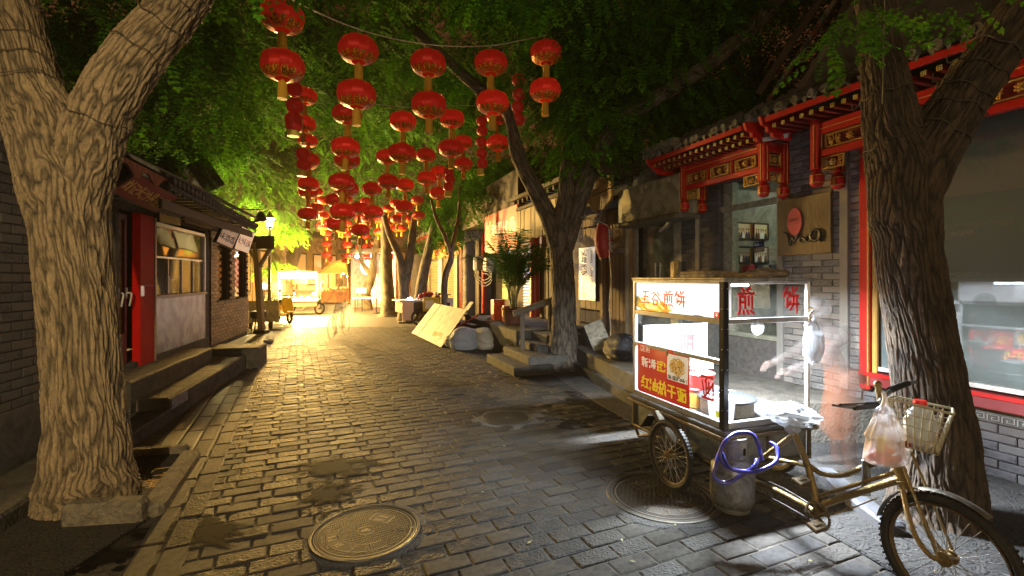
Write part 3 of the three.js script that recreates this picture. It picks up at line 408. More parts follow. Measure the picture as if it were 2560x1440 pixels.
function petals(R, y0, out, n, seg = 5) { // scalloped gold collar below the silk
  const T = [], uvs = []; const ring = [];
  for (let i = 0; i < n; i++) for (let k = 0; k < seg; k++) {
    const prof = (a, u) => { const q = (a * n) % 1, s = Math.pow(Math.sin(q * Math.PI), .6), ph = mix(-1.32, -.74 + .26 * s, u); return [R * Math.pow(Math.cos(ph), .78) * 1.045, LHt / 2 * Math.sin(ph) - .004]; };
    const a0 = (i + k / seg) / n, a1 = (i + (k + 1) / seg - 1e-6) / n, pt = (a, u) => { const [r, y] = prof(a, u); return V(Math.cos(a * TAU) * r, y, Math.sin(a * TAU) * r); };
    for (let m = 0; m < 3; m++) { const u0 = m / 3, u1 = (m + 1) / 3; T.push([pt(a0, u0), pt(a0, u1), pt(a1, u1)], [pt(a0, u0), pt(a1, u1), pt(a1, u0)]); uvs.push(a0, u0, a0, u1, a1, u1, a0, u0, a1, u1, a1, u0); }
  }
  const g = tris(T); g.setAttribute('uv', new THREE.Float32BufferAttribute(uvs, 2)); return g;
}
const trimHi = petals(LR, -LHt / 2 - .005, 0, 14), trimLo = petals(LR, -LHt / 2 - .005, 0, 10, 2); goldTrim.side = THREE.DoubleSide;
const tassel = (() => { const g = new THREE.CylinderGeometry(.052, .058, .20, 20, 1); g.translate(0, -LHt / 2 - .14, 0); return mg([g, sph(.026, 0, -LHt / 2 - .025, 0, 10)]); })();
const tasselLo = (() => { const g = new THREE.CylinderGeometry(.052, .058, .20, 8, 1); g.translate(0, -LHt / 2 - .14, 0); return clean(g); })();
const cap = mg([lathe([[0, .03], [.03, .03], [.10, .012], [.115, 0], [.115, -.01]], 20).translate(0, LHt / 2 - .005, 0)]);
const hook = mg([rod(V(0, LHt / 2 + .02, 0), V(0, LHt / 2 + .075, 0), .004), tor(.018, .003, 14, 5).translate(0, LHt / 2 + .085, 0)]);
const ordinal = ['first', 'second', 'third', 'fourth', 'fifth', 'sixth', 'seventh', 'eighth', 'ninth', 'tenth', 'eleventh', 'twelfth', 'thirteenth', 'fourteenth', 'fifteenth', 'sixteenth', 'seventeenth', 'eighteenth', 'nineteenth', 'twentieth'];
const cordM = M([.5, .47, .38], { r: .8 });
function lantern(p, k, hi, label, group) {
  const t = thing('red_lantern', label, 'lantern', p, rr(0, 6), group); t.scale.setScalar(k); t.rotation.z = rr(-.03, .03); t.rotation.x = rr(-.03, .03);
  part(t, 'silk_body', hi ? bodyHi : bodyLo, R0() < .5 ? silk : silk2); part(t, 'tassel', hi ? tassel : tasselLo, tasselM);
  part(t, 'gold_collar', hi ? trimHi : trimLo, goldTrim);
  if (hi) { part(t, 'cap', cap, goldPlain); part(t, 'hook', hook, cordM); }
  return t;
}
{
  // the rows as the photograph shows them: [px, py of the upper lantern, width in px]
  const rows = [
    [[706, 42, 103], [896, 124, 95], [1071, 158, 87], [1227, 158, 82], [1365, 132, 78]],
    [[762, 240, 58], [868, 285, 70], [1008, 303, 66], [1130, 297, 62], [1243, 290, 56]],
    [[770, 352, 46], [868, 400, 60], [968, 392, 52], [1065, 388, 48], [1158, 355, 46]],
    [[773, 400, 50], [855, 455, 62], [930, 472, 48], [1012, 462, 46], [1098, 430, 44]],
    [[770, 480, 46], [840, 500, 50], [898, 520, 46], [930, 505, 44], [1096, 470, 40]],
  ];
  const lanes = [];
  rows.forEach((row, i) => row.forEach(([px, py, w], j) => {
    const Z = 6.3 * 95 / w, p = P(px, py, Z), k = 1;
    if (i === 4 && j > 2) return;
    const which = `${ordinal[j]} from the left in the ${['front', 'second', 'third', 'fourth', 'fifth'][i]} hanging row`;
    lantern(p, k, i < 4, `upper red silk lantern with gold collar, ${which}`, 'red lanterns hung in pairs over the street');
    lantern(p.clone().add(V(rr(-.03, .03), -.60, rr(-.02, .02))), k, i < 4, `lower red silk lantern with yellow tassel, ${which}`, 'red lanterns hung in pairs over the street');
    (lanes[i] ||= []).push(p);
  }));
  // cords that carry the rows
  lanes.forEach((l, i) => {
    const up = V(0, LHt / 2 + .1, 0), a = l[0].clone().add(up), b = l[l.length - 1].clone().add(up), d = b.clone().sub(a).setY(0).normalize();
    const pts = [a.clone().addScaledVector(d, -2.0).add(V(0, .75, 0)), ...l.map(p => p.clone().add(up)), b.clone().addScaledVector(d, 2.0).add(V(0, .55, 0))];
    solo('festoon_line', wire(pts, i ? .005 : .008, 60, 5), cordM, `pale cord carrying the ${['front', 'second', 'third', 'fourth', 'fifth'][i]} row of red lanterns`, 'cord');
  });
  // farther rows, down the street
  const dir = V(-.372, 0, -1), across = V(1, 0, -.45), base = P(1071, 158, 6.9);
  let n = 0;
  for (let i = 5; i < 20; i++) {
    const c = base.clone().addScaledVector(dir, (i < 9 ? 2.25 * i : 20.25 + (i - 9) * 2.9) + rr(-.3, .3)); c.y = 4.78 - .018 * i + rr(-.1, .1);
    const cols = i < 9 ? 5 : 4, deep = i < 9 ? 2 : 4;
    for (let j = 0; j < cols; j++) {
      const q = j - (cols - 1) / 2, p = c.clone().addScaledVector(across, q * (i < 9 ? .84 : 1.05) + rr(-.1, .1)).add(V(0, .05 * q * q + rr(-.06, .06), 0));
      for (let k = 0; k < deep; k++) { lantern(p.clone().add(V(rr(-.03, .03), -.6 * k, 0)), 1, false, `small far red lantern, ${ordinal[k]} down in the ${ordinal[j]} string of the ${ordinal[i]} row`, 'red lanterns far down the street'); n++; }
    }
  }
  // strings of little round lanterns hung from the trees
  const ball = (() => { const g = lanternBody(22, 12, .5, .95); return g; })(), round = M([.5, .016, .012], { r: .5, e: [.06, .002, .001], x: { transmission: .25, thickness: 0 } }), yellow = M([.62, .55, .10], { r: .6 });  // ball lanterns carry the same painted glow
  [[1295, [200, 236, 268, 299], 33, 'five little red ball lanterns strung under the branch right of the front lanterns', 345], [735, [222, 265, 300, 312], 42, 'string of little red ball lanterns behind the leftmost front lantern', 330], [1204, [302, 327, 355, 383, 408], 28, 'string of little red ball lanterns between the front and second row right', 430], [1122, [430, 448, 468], 26, 'short string of little red ball lanterns above the slim young tree', 485], [757, [385, 412], 34, 'pair of little red ball lanterns on the left of the third row', 432]].forEach(([px, ys, w, label, ty]) => {
    const Z = .26 * F / w, b = P(px, ys[0] - 20, Z), t = thing('lantern_string', label, 'lantern string', b, 0, 'strings of little ball lanterns');
    ys.forEach((y, i) => { const m = part(t, 'lantern_ball', ball, round); m.position.copy(P(px + Math.sin(i * 2) * 2, y, Z).sub(b)); m.scale.setScalar(.25); });
    const e = P(px - 2, ty, Z).sub(b); part(t, 'tassel', at(cyl(.09, .08, .14, 0, 0, 0, 14), e.x, e.y, e.z), yellow);
    part(t, 'string', rod(V(0, .9, 0), e.clone(), .006, .006, 5), cordM);
  });
}

// ---------------------------------------------------------------- lamps of the place, with added lights behind the camera
function lampLight(p, col, cd, soft = 3) { const l = new THREE.PointLight(C(col), cd); l.position.copy(p); l.castShadow = true; l.shadow.radius = soft; l.name = 'lamp_light'; scene.add(l); return l; }
const glow = (col, k) => M([.9, .85, .75], { e: col, ei: k, r: .5 });
{ // street lamp on its post behind the camera, which lights the near trunks, leaves and lanterns
  const t = thing('street_lamp', 'iron street lamp on a tall post standing behind the camera', 'street lamp', V(-.6, 0, 3.9));
  const iron = M([.03, .03, .03], { r: .5, m: .7 });
  part(t, 'post', [cyl(.07, .045, 4.6, 0, 2.3, 0), cyl(.14, .09, .5, 0, .25, 0)], iron); part(t, 'arm', [rod(V(0, 4.5, 0), V(0, 4.7, -.5), .03)], iron);
  part(t, 'bulb', sph(.11, 0, 4.55, -.5), glow([1, .72, .38], 30)); part(t, 'lamp_shade', at(lathe([[.02, .2], [.1, .18], [.26, .02], [.27, 0]], 20), 0, 4.6, -.5), M([.2, .2, .19], { r: .5, side: THREE.DoubleSide }));
  lampLight(V(-.6, 4.53, 3.4), [1, .78, .45], 24, 3);
  const trunkSpot = new THREE.SpotLight(C([1, .74, .38]), 210, 0, .46, .9); trunkSpot.position.set(-.6, 4.50, 3.36); trunkSpot.target.position.set(-3.5, 1.4, -4.2); trunkSpot.castShadow = true; trunkSpot.shadow.radius = 3; trunkSpot.name = 'added_trunk_spot'; scene.add(trunkSpot, trunkSpot.target);  // added spot aimed at the left trunk, beyond what the street lamp casts
}
{ // unseen fill light added behind the camera, shaped as a window, to brighten the lanterns
  const t = thing('added_fill_window', 'warm fill light shaped as a window, added unseen behind the camera', 'fill light', V(.4, 0, 5.6), Math.PI);
  part(t, 'frame', [bx(-1.5, 1.5, 2.75, 2.85, -.1, .1), bx(-1.5, 1.5, .7, .8, -.1, .1), bx(-1.5, -1.4, .8, 2.75, -.1, .1), bx(1.4, 1.5, .8, 2.75, -.1, .1), bx(-2.5, 2.5, 0, .7, -.3, .05), bx(-2.5, 2.5, 2.85, 3.6, -.3, .05)], M([.2, .12, .06], { r: .7 }));
  part(t, 'fill_glow', bx(-1.4, 1.4, .8, 2.75, -.04, -.02, .002), glow([1, .78, .5], 1));
  const al = new THREE.RectAreaLight(C([1, .78, .46]), 12, 2.7, 1.9); al.position.set(0, 1.78, .02); al.rotation.y = Math.PI; al.name = 'fill_glow'; t.add(al);
}

// ---------------------------------------------------------------- right hand buildings
const mat = {
  brickGrey: [0, 1, 2, 3].map(i => M([[.20, .187, .168], [.165, .157, .145], [.235, .218, .19], [.14, .135, .126]][i], { r: .85, t: i % 2 ? 'mottle' : 'speck', s: 3.1, b: .006, bt: 'speck', bs: 6 })),
  brickDark: [0, 1, 2].map(i => M([[.085, .082, .086], [.07, .067, .073], [.10, .095, .095]][i], { r: .85, t: i % 2 ? 'mottle' : 'speck', s: 3.3, b: .006, bt: 'speck', bs: 6 })),
  brickWarm: [0, 1, 2].map(i => M([[.26, .155, .085], [.21, .12, .065], [.31, .19, .105]][i], { r: .6, t: 'speck', s: 3.3, b: .005, bt: 'speck', bs: 6 })),
  mortar: M([.075, .07, .065], { r: .95, t: 'mottle', s: 2 }),
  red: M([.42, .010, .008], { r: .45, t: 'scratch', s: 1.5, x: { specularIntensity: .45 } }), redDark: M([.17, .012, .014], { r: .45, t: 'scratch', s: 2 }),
  gold: M([.66, .40, .09], { r: .38, m: .55, t: 'mottle', s: 6 }), goldDull: M([.42, .30, .08], { r: .5, m: .4 }),
  tile: M([.13, .125, .105], { r: .8, t: 'mottle', s: 5, b: .006, bt: 'speck', bs: 7 }), tile2: M([.10, .10, .088], { r: .85, t: 'mottle', s: 4 }),
  wood: M([.24, .145, .065], { r: .7, t: 'grain', s: [2.6, .45], b: .006, bt: 'grain', bs: [2.6, .45] }), woodDark: M([.085, .055, .03], { r: .75, t: 'grain', s: [3, .5], b: .006 }), woodPale: M([.36, .27, .15], { r: .75, t: 'grain', s: [3, .5], b: .005 }), woodGrey: M([.21, .18, .13], { r: .8, t: 'grain', s: [3, .5], b: .006 }),
  stone: M([.105, .097, .078], { r: .85, t: 'grime', s: .9, b: .015, bt: 'mottle', bs: 4 }), stoneDark: M([.06, .056, .046], { r: .85, t: 'grime', s: 1.1, b: .015, bt: 'mottle', bs: 4 }), carved: M([.33, .32, .28], { r: .8, t: 'speck', s: 8, b: .02, bt: 'mottle', bs: 16 }),
  iron: M([.03, .029, .027], { r: .5, m: .5, t: 'mottle', s: 3 }), steel: M([.42, .42, .41], { r: .35, m: .85, t: 'scratch', s: 2 }), black: M([.012, .012, .012], { r: .6 }), rubber: M([.02, .019, .018], { r: .75, t: 'speck', s: 6 }),
  white: M([.72, .71, .68], { r: .6, t: 'mottle', s: 1.5 }), cream: M([.52, .48, .36], { r: .8, t: 'mottle', s: 1.2 }), grey: M([.3, .3, .29], { r: .6, t: 'grime', s: 1 }), plaster: M([.33, .33, .27], { r: .9, t: 'mottle', s: 1 }),
  glass: new THREE.MeshPhysicalMaterial({ color: C([.93, .95, .94]), roughness: .03, transmission: 1, thickness: 0, ior: 1.5 }),
  dark: M([.012, .011, .010], { r: .9 }), orange: M([.75, .12, .018], { r: .5, t: 'mottle', s: 1.4 }),
};
function signMat(t, o = {}) { const m = M([1, 1, 1], { r: o.r ?? .55, ...o }); m.map = t; if (o.glow) { m.emissiveMap = t; m.emissive = C([1, 1, 1]); m.emissiveIntensity = o.glow; } return m; }
// a sheet of bricks on the plane z = z0, facing +z; returns how many were laid
function bricks(parent, x0, x1, y0, y1, z0, mats, o = {}) {
  const L = o.L ?? .245, h = o.h ?? .067, j = o.j ?? .009, r = rng(o.seed ?? 1), d = .03; let n = 0;
  const kinds = {}; const geo = w => { const key = Math.round(w * 200); return kinds[key] ||= [0, 1].map(() => { const g = slab(w - .0, d, h, .006, r); return uvm(at(g, 0, 0, 0, Math.PI / 2)); }); };
  for (let row = 0; y0 + row * (h + j) + h < y1 + .001; row++) {
    const y = y0 + row * (h + j) + h / 2; let x = x0 - (row % 2 ? (L + j) / 2 : 0);
    while (x < x1 - .02) {
      const a = Math.max(x, x0), b = Math.min(x + L, x1); x += L + j; if (b - a < .03) continue;
      const cx = (a + b) / 2; if (o.skip && o.skip(cx, y)) continue;
      const g = geo(b - a), m = mesh('brick', g[Math.floor(r() * 2)], mats[Math.floor(r() * mats.length)], parent); m.position.set(cx, y, z0 + (r() - .5) * .005); m.rotation.set((r() - .5) * .02, (r() - .5) * .012, (r() - .5) * .008); n++;
    }
  }
  return n;
}
// round tile roof slope: from (z1, y1) at the eave up to (z0, y0), curved; one tile row is one part
function tileRoof(parent, x0, x1, zE, yE, zR, yR, pitch, o = {}) {
  const n = Math.round((x1 - x0) / pitch), sag = o.sag ?? .08, r = rng(o.seed ?? 2), curve = t => [mix(zE, zR, t), mix(yE, yR, t) - sag * Math.sin(Math.PI * t)];
  const pts = [...Array(7)].map((_, i) => { const [z, y] = curve(i / 6); return V(0, y, z); });
  const row = mg([wire(pts, pitch * .34, 10, 8), ...[1, 2, 3, 4, 5].map(i => { const [z, y] = curve(i / 6); return at(tor(pitch * .345, .006, 12, 5), 0, y, z, .5); }), at(new THREE.CylinderGeometry(pitch * .40, pitch * .40, .03, 16), 0, yE, zE + .005, Math.PI / 2), at(tor(pitch * .3, .006, 16, 5), 0, yE, zE + .02)]);
  for (let i = 0; i <= n; i++) { const m = mesh('roof_tile', row, mat.tile, parent); m.position.set(x0 + i * pitch, (r() - .5) * .012, 0); m.rotation.z = (r() - .5) * .06; }
  const T = []; for (let i = 0; i < 6; i++) { const [za, ya] = curve(i / 6), [zb, yb] = curve((i + 1) / 6), d = .035; const q = (a, b, c, e) => T.push([a, b, c], [a, c, e]); q(V(x0 - pitch * .4, ya - d, za), V(x1 + pitch * .4, ya - d, za), V(x1 + pitch * .4, yb - d, zb), V(x0 - pitch * .4, yb - d, zb)); }
  const dm = mat.tile2; part(parent, 'pan_tiles', tris(T), dm); dm.side = THREE.DoubleSide;
  const dripG = tris([[V(-pitch * .3, 0, 0), V(0, -.07, 0), V(pitch * .3, 0, 0)], [V(-pitch * .3, 0, -.012), V(pitch * .3, 0, -.012), V(0, -.07, -.012)]]);
  for (let i = 0; i < n; i++) { const m = mesh('drip_tile', dripG, mat.tile2, parent); m.position.set(x0 + (i + .5) * pitch, yE - .005, zE + .005); }
  return curve;
}
// gilded openwork panel
function fretwork(w, h, seed, low) {
  const r = rng(seed), L = [], t = Math.min(.012, h * .09), f = t; L.push(bx(-w / 2, w / 2, h / 2 - f, h / 2, -.012, .012, .002), bx(-w / 2, w / 2, -h / 2, -h / 2 + f, -.012, .012, .002), bx(-w / 2, -w / 2 + f, -h / 2 + f, h / 2 - f, -.012, .012, .002), bx(w / 2 - f, w / 2, -h / 2 + f, h / 2 - f, -.012, .012, .002));
  const n = Math.max(2, Math.round(w / h * 1.6)); // scrolls
  for (let i = 0; i < n; i++) { const cx = mix(-w / 2 + f, w / 2 - f, (i + .5) / n); if (Math.abs(cx) < h * .3) continue; for (const s of [-1, 1]) { const R = h * .19, cy = s * h * .2, pts = [...Array(9)].map((_, k) => { const a = k / 8 * 4.6 + i * 1.7 + s, q = R * (1 - .07 * k); return V(cx + Math.cos(a) * q, cy + Math.sin(a) * q, (r() - .5) * .006); }); L.push(wire(pts, t * .62, low ? 8 : 14, 5)); L.push(wire([V(cx, cy, 0), V(cx + (r() - .5) * h * .5, 0, .004), V(cx + (r() - .5) * h * .4, -s * h * .38, 0)], t * .5, 6, 4)); } }
  const fl = []; for (let k = 0; k < 7; k++) { const a = k / 7 * TAU; fl.push(at(sph(h * .13, 0, 0, 0, 8, .6), Math.cos(a) * h * .17, Math.sin(a) * h * .17, .006, 0, 0, a)); } L.push(...fl, sph(h * .1, 0, 0, .02, 8));
  return mg(L);
}
const dropPost = h => mg([at(cbox(.10, h, .10, .012), 0, h / 2 + .19, 0), lathe([[.03, .19], [.035, .175], [.052, .165], [.052, .155], [.06, .145], [.072, .12], [.072, .05], [.06, .025], [.05, .01], [.02, 0], [0, 0]], 8).rotateY(Math.PI / 8)]);
const postTrim = h => mg([bx(-.006, .006, .2, h + .17, .049, .056, .002), bx(.049, .056, .2, h + .17, -.006, .006, .002), bx(-.012, .012, .045, .125, .066, .077, .003), at(tor(.068, .005, 8, 5).rotateX(Math.PI / 2), 0, .125, 0, 0, Math.PI / 8), at(tor(.068, .005, 8, 5).rotateX(Math.PI / 2), 0, .045, 0, 0, Math.PI / 8)]);
const rafT = canvas(64, 64, (g) => { g.fillStyle = '#1d2a17'; g.fillRect(0, 0, 64, 64); g.strokeStyle = '#d6c25a'; g.lineWidth = 6; g.strokeRect(4, 4, 56, 56); g.lineWidth = 5; g.beginPath(); g.moveTo(32, 14); g.lineTo(32, 50); g.moveTo(14, 32); g.lineTo(50, 32); g.moveTo(32, 14); g.lineTo(50, 14); g.moveTo(50, 32); g.lineTo(50, 50); g.moveTo(32, 50); g.lineTo(14, 50); g.moveTo(14, 32); g.lineTo(14, 14); g.stroke(); });
const rafM = signMat(rafT, { r: .5 });
function gateCanopy(name, label, s0, s1, o = {}) { // s0..s1: the two drop posts; hangs on the wall
  const t = FR.thing(name, label, 'gate canopy', (s0 + s1) / 2, 0, 0), w = (s1 - s0) / 2, B = 2.72, ph = .52, fr = .4;
  const post = dropPost(ph), trim = postTrim(ph);
  for (const [x, z] of [[-w, fr], [w, fr], [-w, .07], [w, .07]]) { if (o.open && x > 0) continue; const p = part(t, 'drop_post', post.clone(), mat.red); p.position.set(x, B, z); part(p, 'gold_edging', trim, mat.gold); }
  const side = s => { const x = s * w; part(t, 'side_rail', bx(x - .03, x + .03, 3.28, 3.38, .12, fr - .05), mat.red); part(t, 'side_rail', bx(x - .03, x + .03, 3.04, 3.10, .12, fr - .05), mat.red); const f = part(t, 'carved_panel', fretwork(.2, .13, 5, true), mat.gold); f.position.set(x, 3.19, .24); f.rotation.y = Math.PI / 2; const f2 = part(t, 'carved_bracket', fretwork(.2, .11, 6, true), mat.gold); f2.position.set(x, 2.97, .24); f2.rotation.y = Math.PI / 2; };
  side(-1); if (!o.open) side(1);
  part(t, 'lower_beam', bx(-w + .05, w - .05, 3.035, 3.105, fr - .035, fr + .035, .006), mat.red); part(t, 'upper_beam', bx(-w + .05, w - .05, 3.275, 3.40, fr - .035, fr + .035, .006), mat.red); part(t, 'gold_line', bx(-w + .06, w - .06, 3.33, 3.337, fr + .035, fr + .04, .001), mat.goldDull);
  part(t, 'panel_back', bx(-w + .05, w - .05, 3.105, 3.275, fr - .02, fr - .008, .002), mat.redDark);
  const n = o.panels, pw = (2 * w - .1) / n;
  for (let i = 0; i < n; i++) { const cx = -w + .05 + (i + .5) * pw, f = part(t, 'carved_panel', fretwork(pw - .11, .145, 10 + i), mat.gold); f.position.set(cx, 3.19, fr + .012); if (i) { part(t, 'divider', bx(cx - pw / 2 - .022, cx - pw / 2 + .022, 3.105, 3.275, fr - .008, fr + .03, .006), mat.red); part(t, 'gold_edging', bx(cx - pw / 2 - .004, cx - pw / 2 + .004, 3.12, 3.26, fr + .03, fr + .036, .002), mat.gold); } }
  for (const s of o.open ? [-1] : [-1, 1]) { const f = part(t, 'carved_bracket', fretwork(.24, .13, 20 + s), mat.gold); f.position.set(s * (w - .18), 2.96, fr); }
  // rafters and eave
  const xl = -w - .34, xr = o.open ? w : w + .02, eZ = .80, eY = 3.60;
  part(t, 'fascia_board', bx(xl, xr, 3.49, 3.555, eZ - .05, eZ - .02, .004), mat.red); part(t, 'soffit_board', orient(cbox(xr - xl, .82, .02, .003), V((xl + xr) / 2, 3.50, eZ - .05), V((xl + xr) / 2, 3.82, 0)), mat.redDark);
  const rg = cbox(.045, .045, .5, .004), eg = bx(-.021, .021, -.021, .021, .246, .252, .001); suv(uvm(eg), 0, 0); { const p = eg.attributes.position, u = eg.attributes.uv; for (let i = 0; i < p.count; i++) u.setXY(i, p.getX(i) / .042 + .5, p.getY(i) / .042 + .5); }
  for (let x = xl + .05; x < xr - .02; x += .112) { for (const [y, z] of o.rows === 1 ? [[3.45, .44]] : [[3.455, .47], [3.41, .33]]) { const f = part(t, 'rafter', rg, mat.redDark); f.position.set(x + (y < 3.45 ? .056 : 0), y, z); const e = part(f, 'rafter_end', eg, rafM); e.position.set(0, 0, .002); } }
  tileRoof(t, xl, xr, eZ, eY, .02, 4.02, .112, { sag: .06, seed: o.panels });
  // ends of the roof: stepped red barge boards
  for (const x of o.open ? [xl - .05] : [xl - .05, xr + .06]) { const s = new THREE.Shape(); s.moveTo(.80, 3.56); s.bezierCurveTo(.6, 3.60, .35, 3.66, .02, 3.98); s.lineTo(.02, 3.62); s.lineTo(.34, 3.34); s.lineTo(.6, 3.36); s.lineTo(.62, 3.40); s.lineTo(.68, 3.41); s.lineTo(.70, 3.46); s.lineTo(.77, 3.48); s.closePath(); const g = new THREE.ExtrudeGeometry(s, { depth: .03, bevelEnabled: true, bevelSize: .006, bevelThickness: .006, bevelSegments: 1 }); g.rotateY(-Math.PI / 2); part(t, 'barge_board', uvm(at(clean(g), x + .015, 0, 0)), mat.red); part(t, 'verge_tiles', wire([V(x, 3.60, .84), V(x, 3.63, .6), V(x, 3.72, .35), V(x, 4.04, 0)], .045, 18, 8), mat.tile); }
  // scroll heads of the front posts
  for (const x of o.open ? [-w] : [-w, w]) { const sc = part(t, 'scroll_head', [cyl(.055, .055, .07, 0, 0, 0, 18).rotateX(Math.PI / 2), at(tor(.042, .006, 18, 5), 0, 0, .037), at(tor(.02, .006, 14, 5), 0, 0, .037)], mat.red); sc.position.set(x, 3.45, fr + .05); }
  return t;
}
{ // grey brick house with the carved wooden board
  const s0 = -2.4, t = FR.thing('brick_house', 'grey brick house with a picture window behind the food cart', 'house', s0), X = s => s - s0;
  const wall = part(t, 'wall', [bx(X(-3.78), X(-2.95), 0, 4.0, -.3, -.022), bx(X(-1.95), X(-.92), 0, 4.0, -.3, -.022), bx(X(-2.95), X(-1.95), 3.12, 4.0, -.3, -.022), bx(X(-2.95), X(-1.95), 0, .9, -.3, -.022)], mat.mortar);
  bricks(wall, X(-1.86), X(-1.14), .35, 3.62, -.022, mat.brickGrey, { seed: 4 }); bricks(wall, X(-1.035), X(-.91), .35, 3.62, -.022, mat.brickGrey, { seed: 8 });
  bricks(wall, X(-3.76), X(-2.96), 1.75, 3.2, -.022, mat.brickDark, { seed: 5 });
  part(t, 'carved_strip', bx(X(-1.135), X(-1.04), .5, 3.5, -.02, .035, .006), mat.carved); part(t, 'carved_strip', bx(X(-1.95), X(-1.865), .5, 3.2, -.06, .03, .006), mat.carved); part(t, 'carved_strip', bx(X(-3.42), X(-3.34), 1.2, 3.2, -.02, .03, .006), mat.carved);
  // the room behind the window
  part(t, 'room', [bx(X(-3.16), X(-3.10), .1, 3.1, -3.2, -.3), bx(X(-3.1), X(-1.0), .04, .1, -3.2, -.3), bx(X(-3.1), X(-1.0), .1, 3.1, -3.26, -3.2), bx(X(-1.06), X(-1.0), .1, 3.1, -3.2, -.3), bx(X(-3.16), X(-1.0), 3.1, 3.16, -3.2, -.3)], mat.plaster);
  const wf = part(t, 'window_frame', [bx(X(-2.95), X(-2.78), .9, 3.12, -.2, -.08), bx(X(-1.98), X(-1.955), .9, 3.12, -.2, -.08), bx(X(-2.78), X(-1.98), .9, .96, -.2, -.08), bx(X(-3.0), X(-1.95), 2.70, 2.78, -.10, -.03)], M([.28, .29, .21], { r: .7, t: 'mottle', s: 2 }));
  part(wf, 'pane', bx(X(-2.78), X(-1.98), .96, 2.70, -.15, -.144, .001), mat.glass);
  part(wf, 'pane', bx(X(-2.78), X(-1.98), 2.78, 3.12, -.15, -.144, .001), mat.glass);
  // photographs on the far wall of the room
  const shots = [0, 1, 2, 3].map(i => canvas(128, 96, (g) => { g.fillStyle = ['#c9b48a', '#d8c79c', '#8c8474', '#cfcabb'][i]; g.fillRect(0, 0, 128, 96); const r = rng(i + 40); for (let k = 0; k < 5; k++) { const x = 15 + k * 24 + r() * 8; g.fillStyle = ['#20242c', '#e8e6df', '#3a2a22', '#1d2c50', '#6d3b2a'][Math.floor(r() * 5)]; g.beginPath(); g.ellipse(x, 92, 13, 34 + r() * 10, 0, 0, TAU); g.fill(); g.fillStyle = '#b98a68'; g.beginPath(); g.ellipse(x, 46 - r() * 8, 7, 9, 0, 0, TAU); g.fill(); g.fillStyle = '#17120f'; g.fillRect(x - 7, 34 - r() * 4, 14, 6); } }));
  [[1851, 578], [1894, 578], [1851, 637], [1894, 638]].forEach(([px, py], i) => {
    const z = [-.58, -.93][i % 2] - .03, p = FR.world(-3.09, i < 2 ? 2.46 : 2.09, z), o = thing('picture_frame', `framed photograph in the window, ${['upper left', 'upper right', 'lower left', 'lower right'][i]} of the four`, 'picture', p, FR.turn + Math.PI / 2, 'framed photographs inside the window');
    part(o, 'frame', [bx(-.16, .16, .115, .135, 0, .025), bx(-.16, .16, -.135, -.115, 0, .025), bx(-.16, -.14, -.115, .115, 0, .025), bx(.14, .16, -.115, .115, 0, .025)], mat.black); part(o, 'gold_edge', [bx(.128, .139, -.112, .112, .003, .018, .002), bx(-.139, -.132, -.112, .112, .003, .018, .002)], mat.gold); part(o, 'photo', at(panel(.262, .22), 0, 0, .006), signMat(shots[i], { r: .3 }));
  });
  const visa = canvas(128, 96, g => { g.fillStyle = '#16245e'; g.fillRect(0, 0, 128, 52); g.fillStyle = '#5c5a4a'; g.fillRect(0, 52, 128, 44); g.fillStyle = '#e9edf5'; g.font = 'bold 30px sans-serif'; g.fillText('VISA', 8, 36); g.font = '18px sans-serif'; g.fillStyle = '#9fb0d8'; g.fillText('pay', 86, 34); });
  const vs = FR.thing('card_sign', 'small blue and grey payment card sign hung in the house window', 'sign', -2.42, 2.16, -.19); part(vs, 'board', bx(-.09, .09, -.075, .075, -.006, 0, .001), mat.black); part(vs, 'print', at(panel(.178, .148), 0, 0, .003), signMat(visa)); vs.rotation.z = .06;
  const bk = rng(70); for (let i = 0; i < 5; i++) solo('book_stack', uvm(at(cbox(.1, .11 + bk() * .05, .16, .006), ...FR.world(-3.0, 1.86, -.62 - i * .14).toArray(), 0, FR.turn + Math.PI / 2)), M([[.35, .03, .05], [.05, .06, .16], [.4, .4, .38], [.06, .08, .14], [.25, .04, .06]][i], { r: .5 }), `${['maroon', 'navy', 'white', 'dark blue', 'wine red'][i]} folder standing on the shelf inside the house window`, 'folder');
  part(t, 'shelf', bx(X(-3.1), X(-2.85), 1.76, 1.8, -1.6, -.35), mat.woodDark); part(t, 'ceiling_lamp', sph(.06, X(-2.0), 3.0, -1.5, 12), glow([.9, .95, .8], 2)); lampLight(FR.world(-2.0, 3.0, -1.5), [.85, .95, .75], 3.2, 4);
}
gateCanopy('gate_canopy', 'red and gold carved gate canopy over the house window', -3.22, -1.81, { panels: 3 });
gateCanopy('gate_canopy', 'red and gold gate canopy running behind the right tree', -1.12, 1.55, { panels: 4, open: true, rows: 1 });
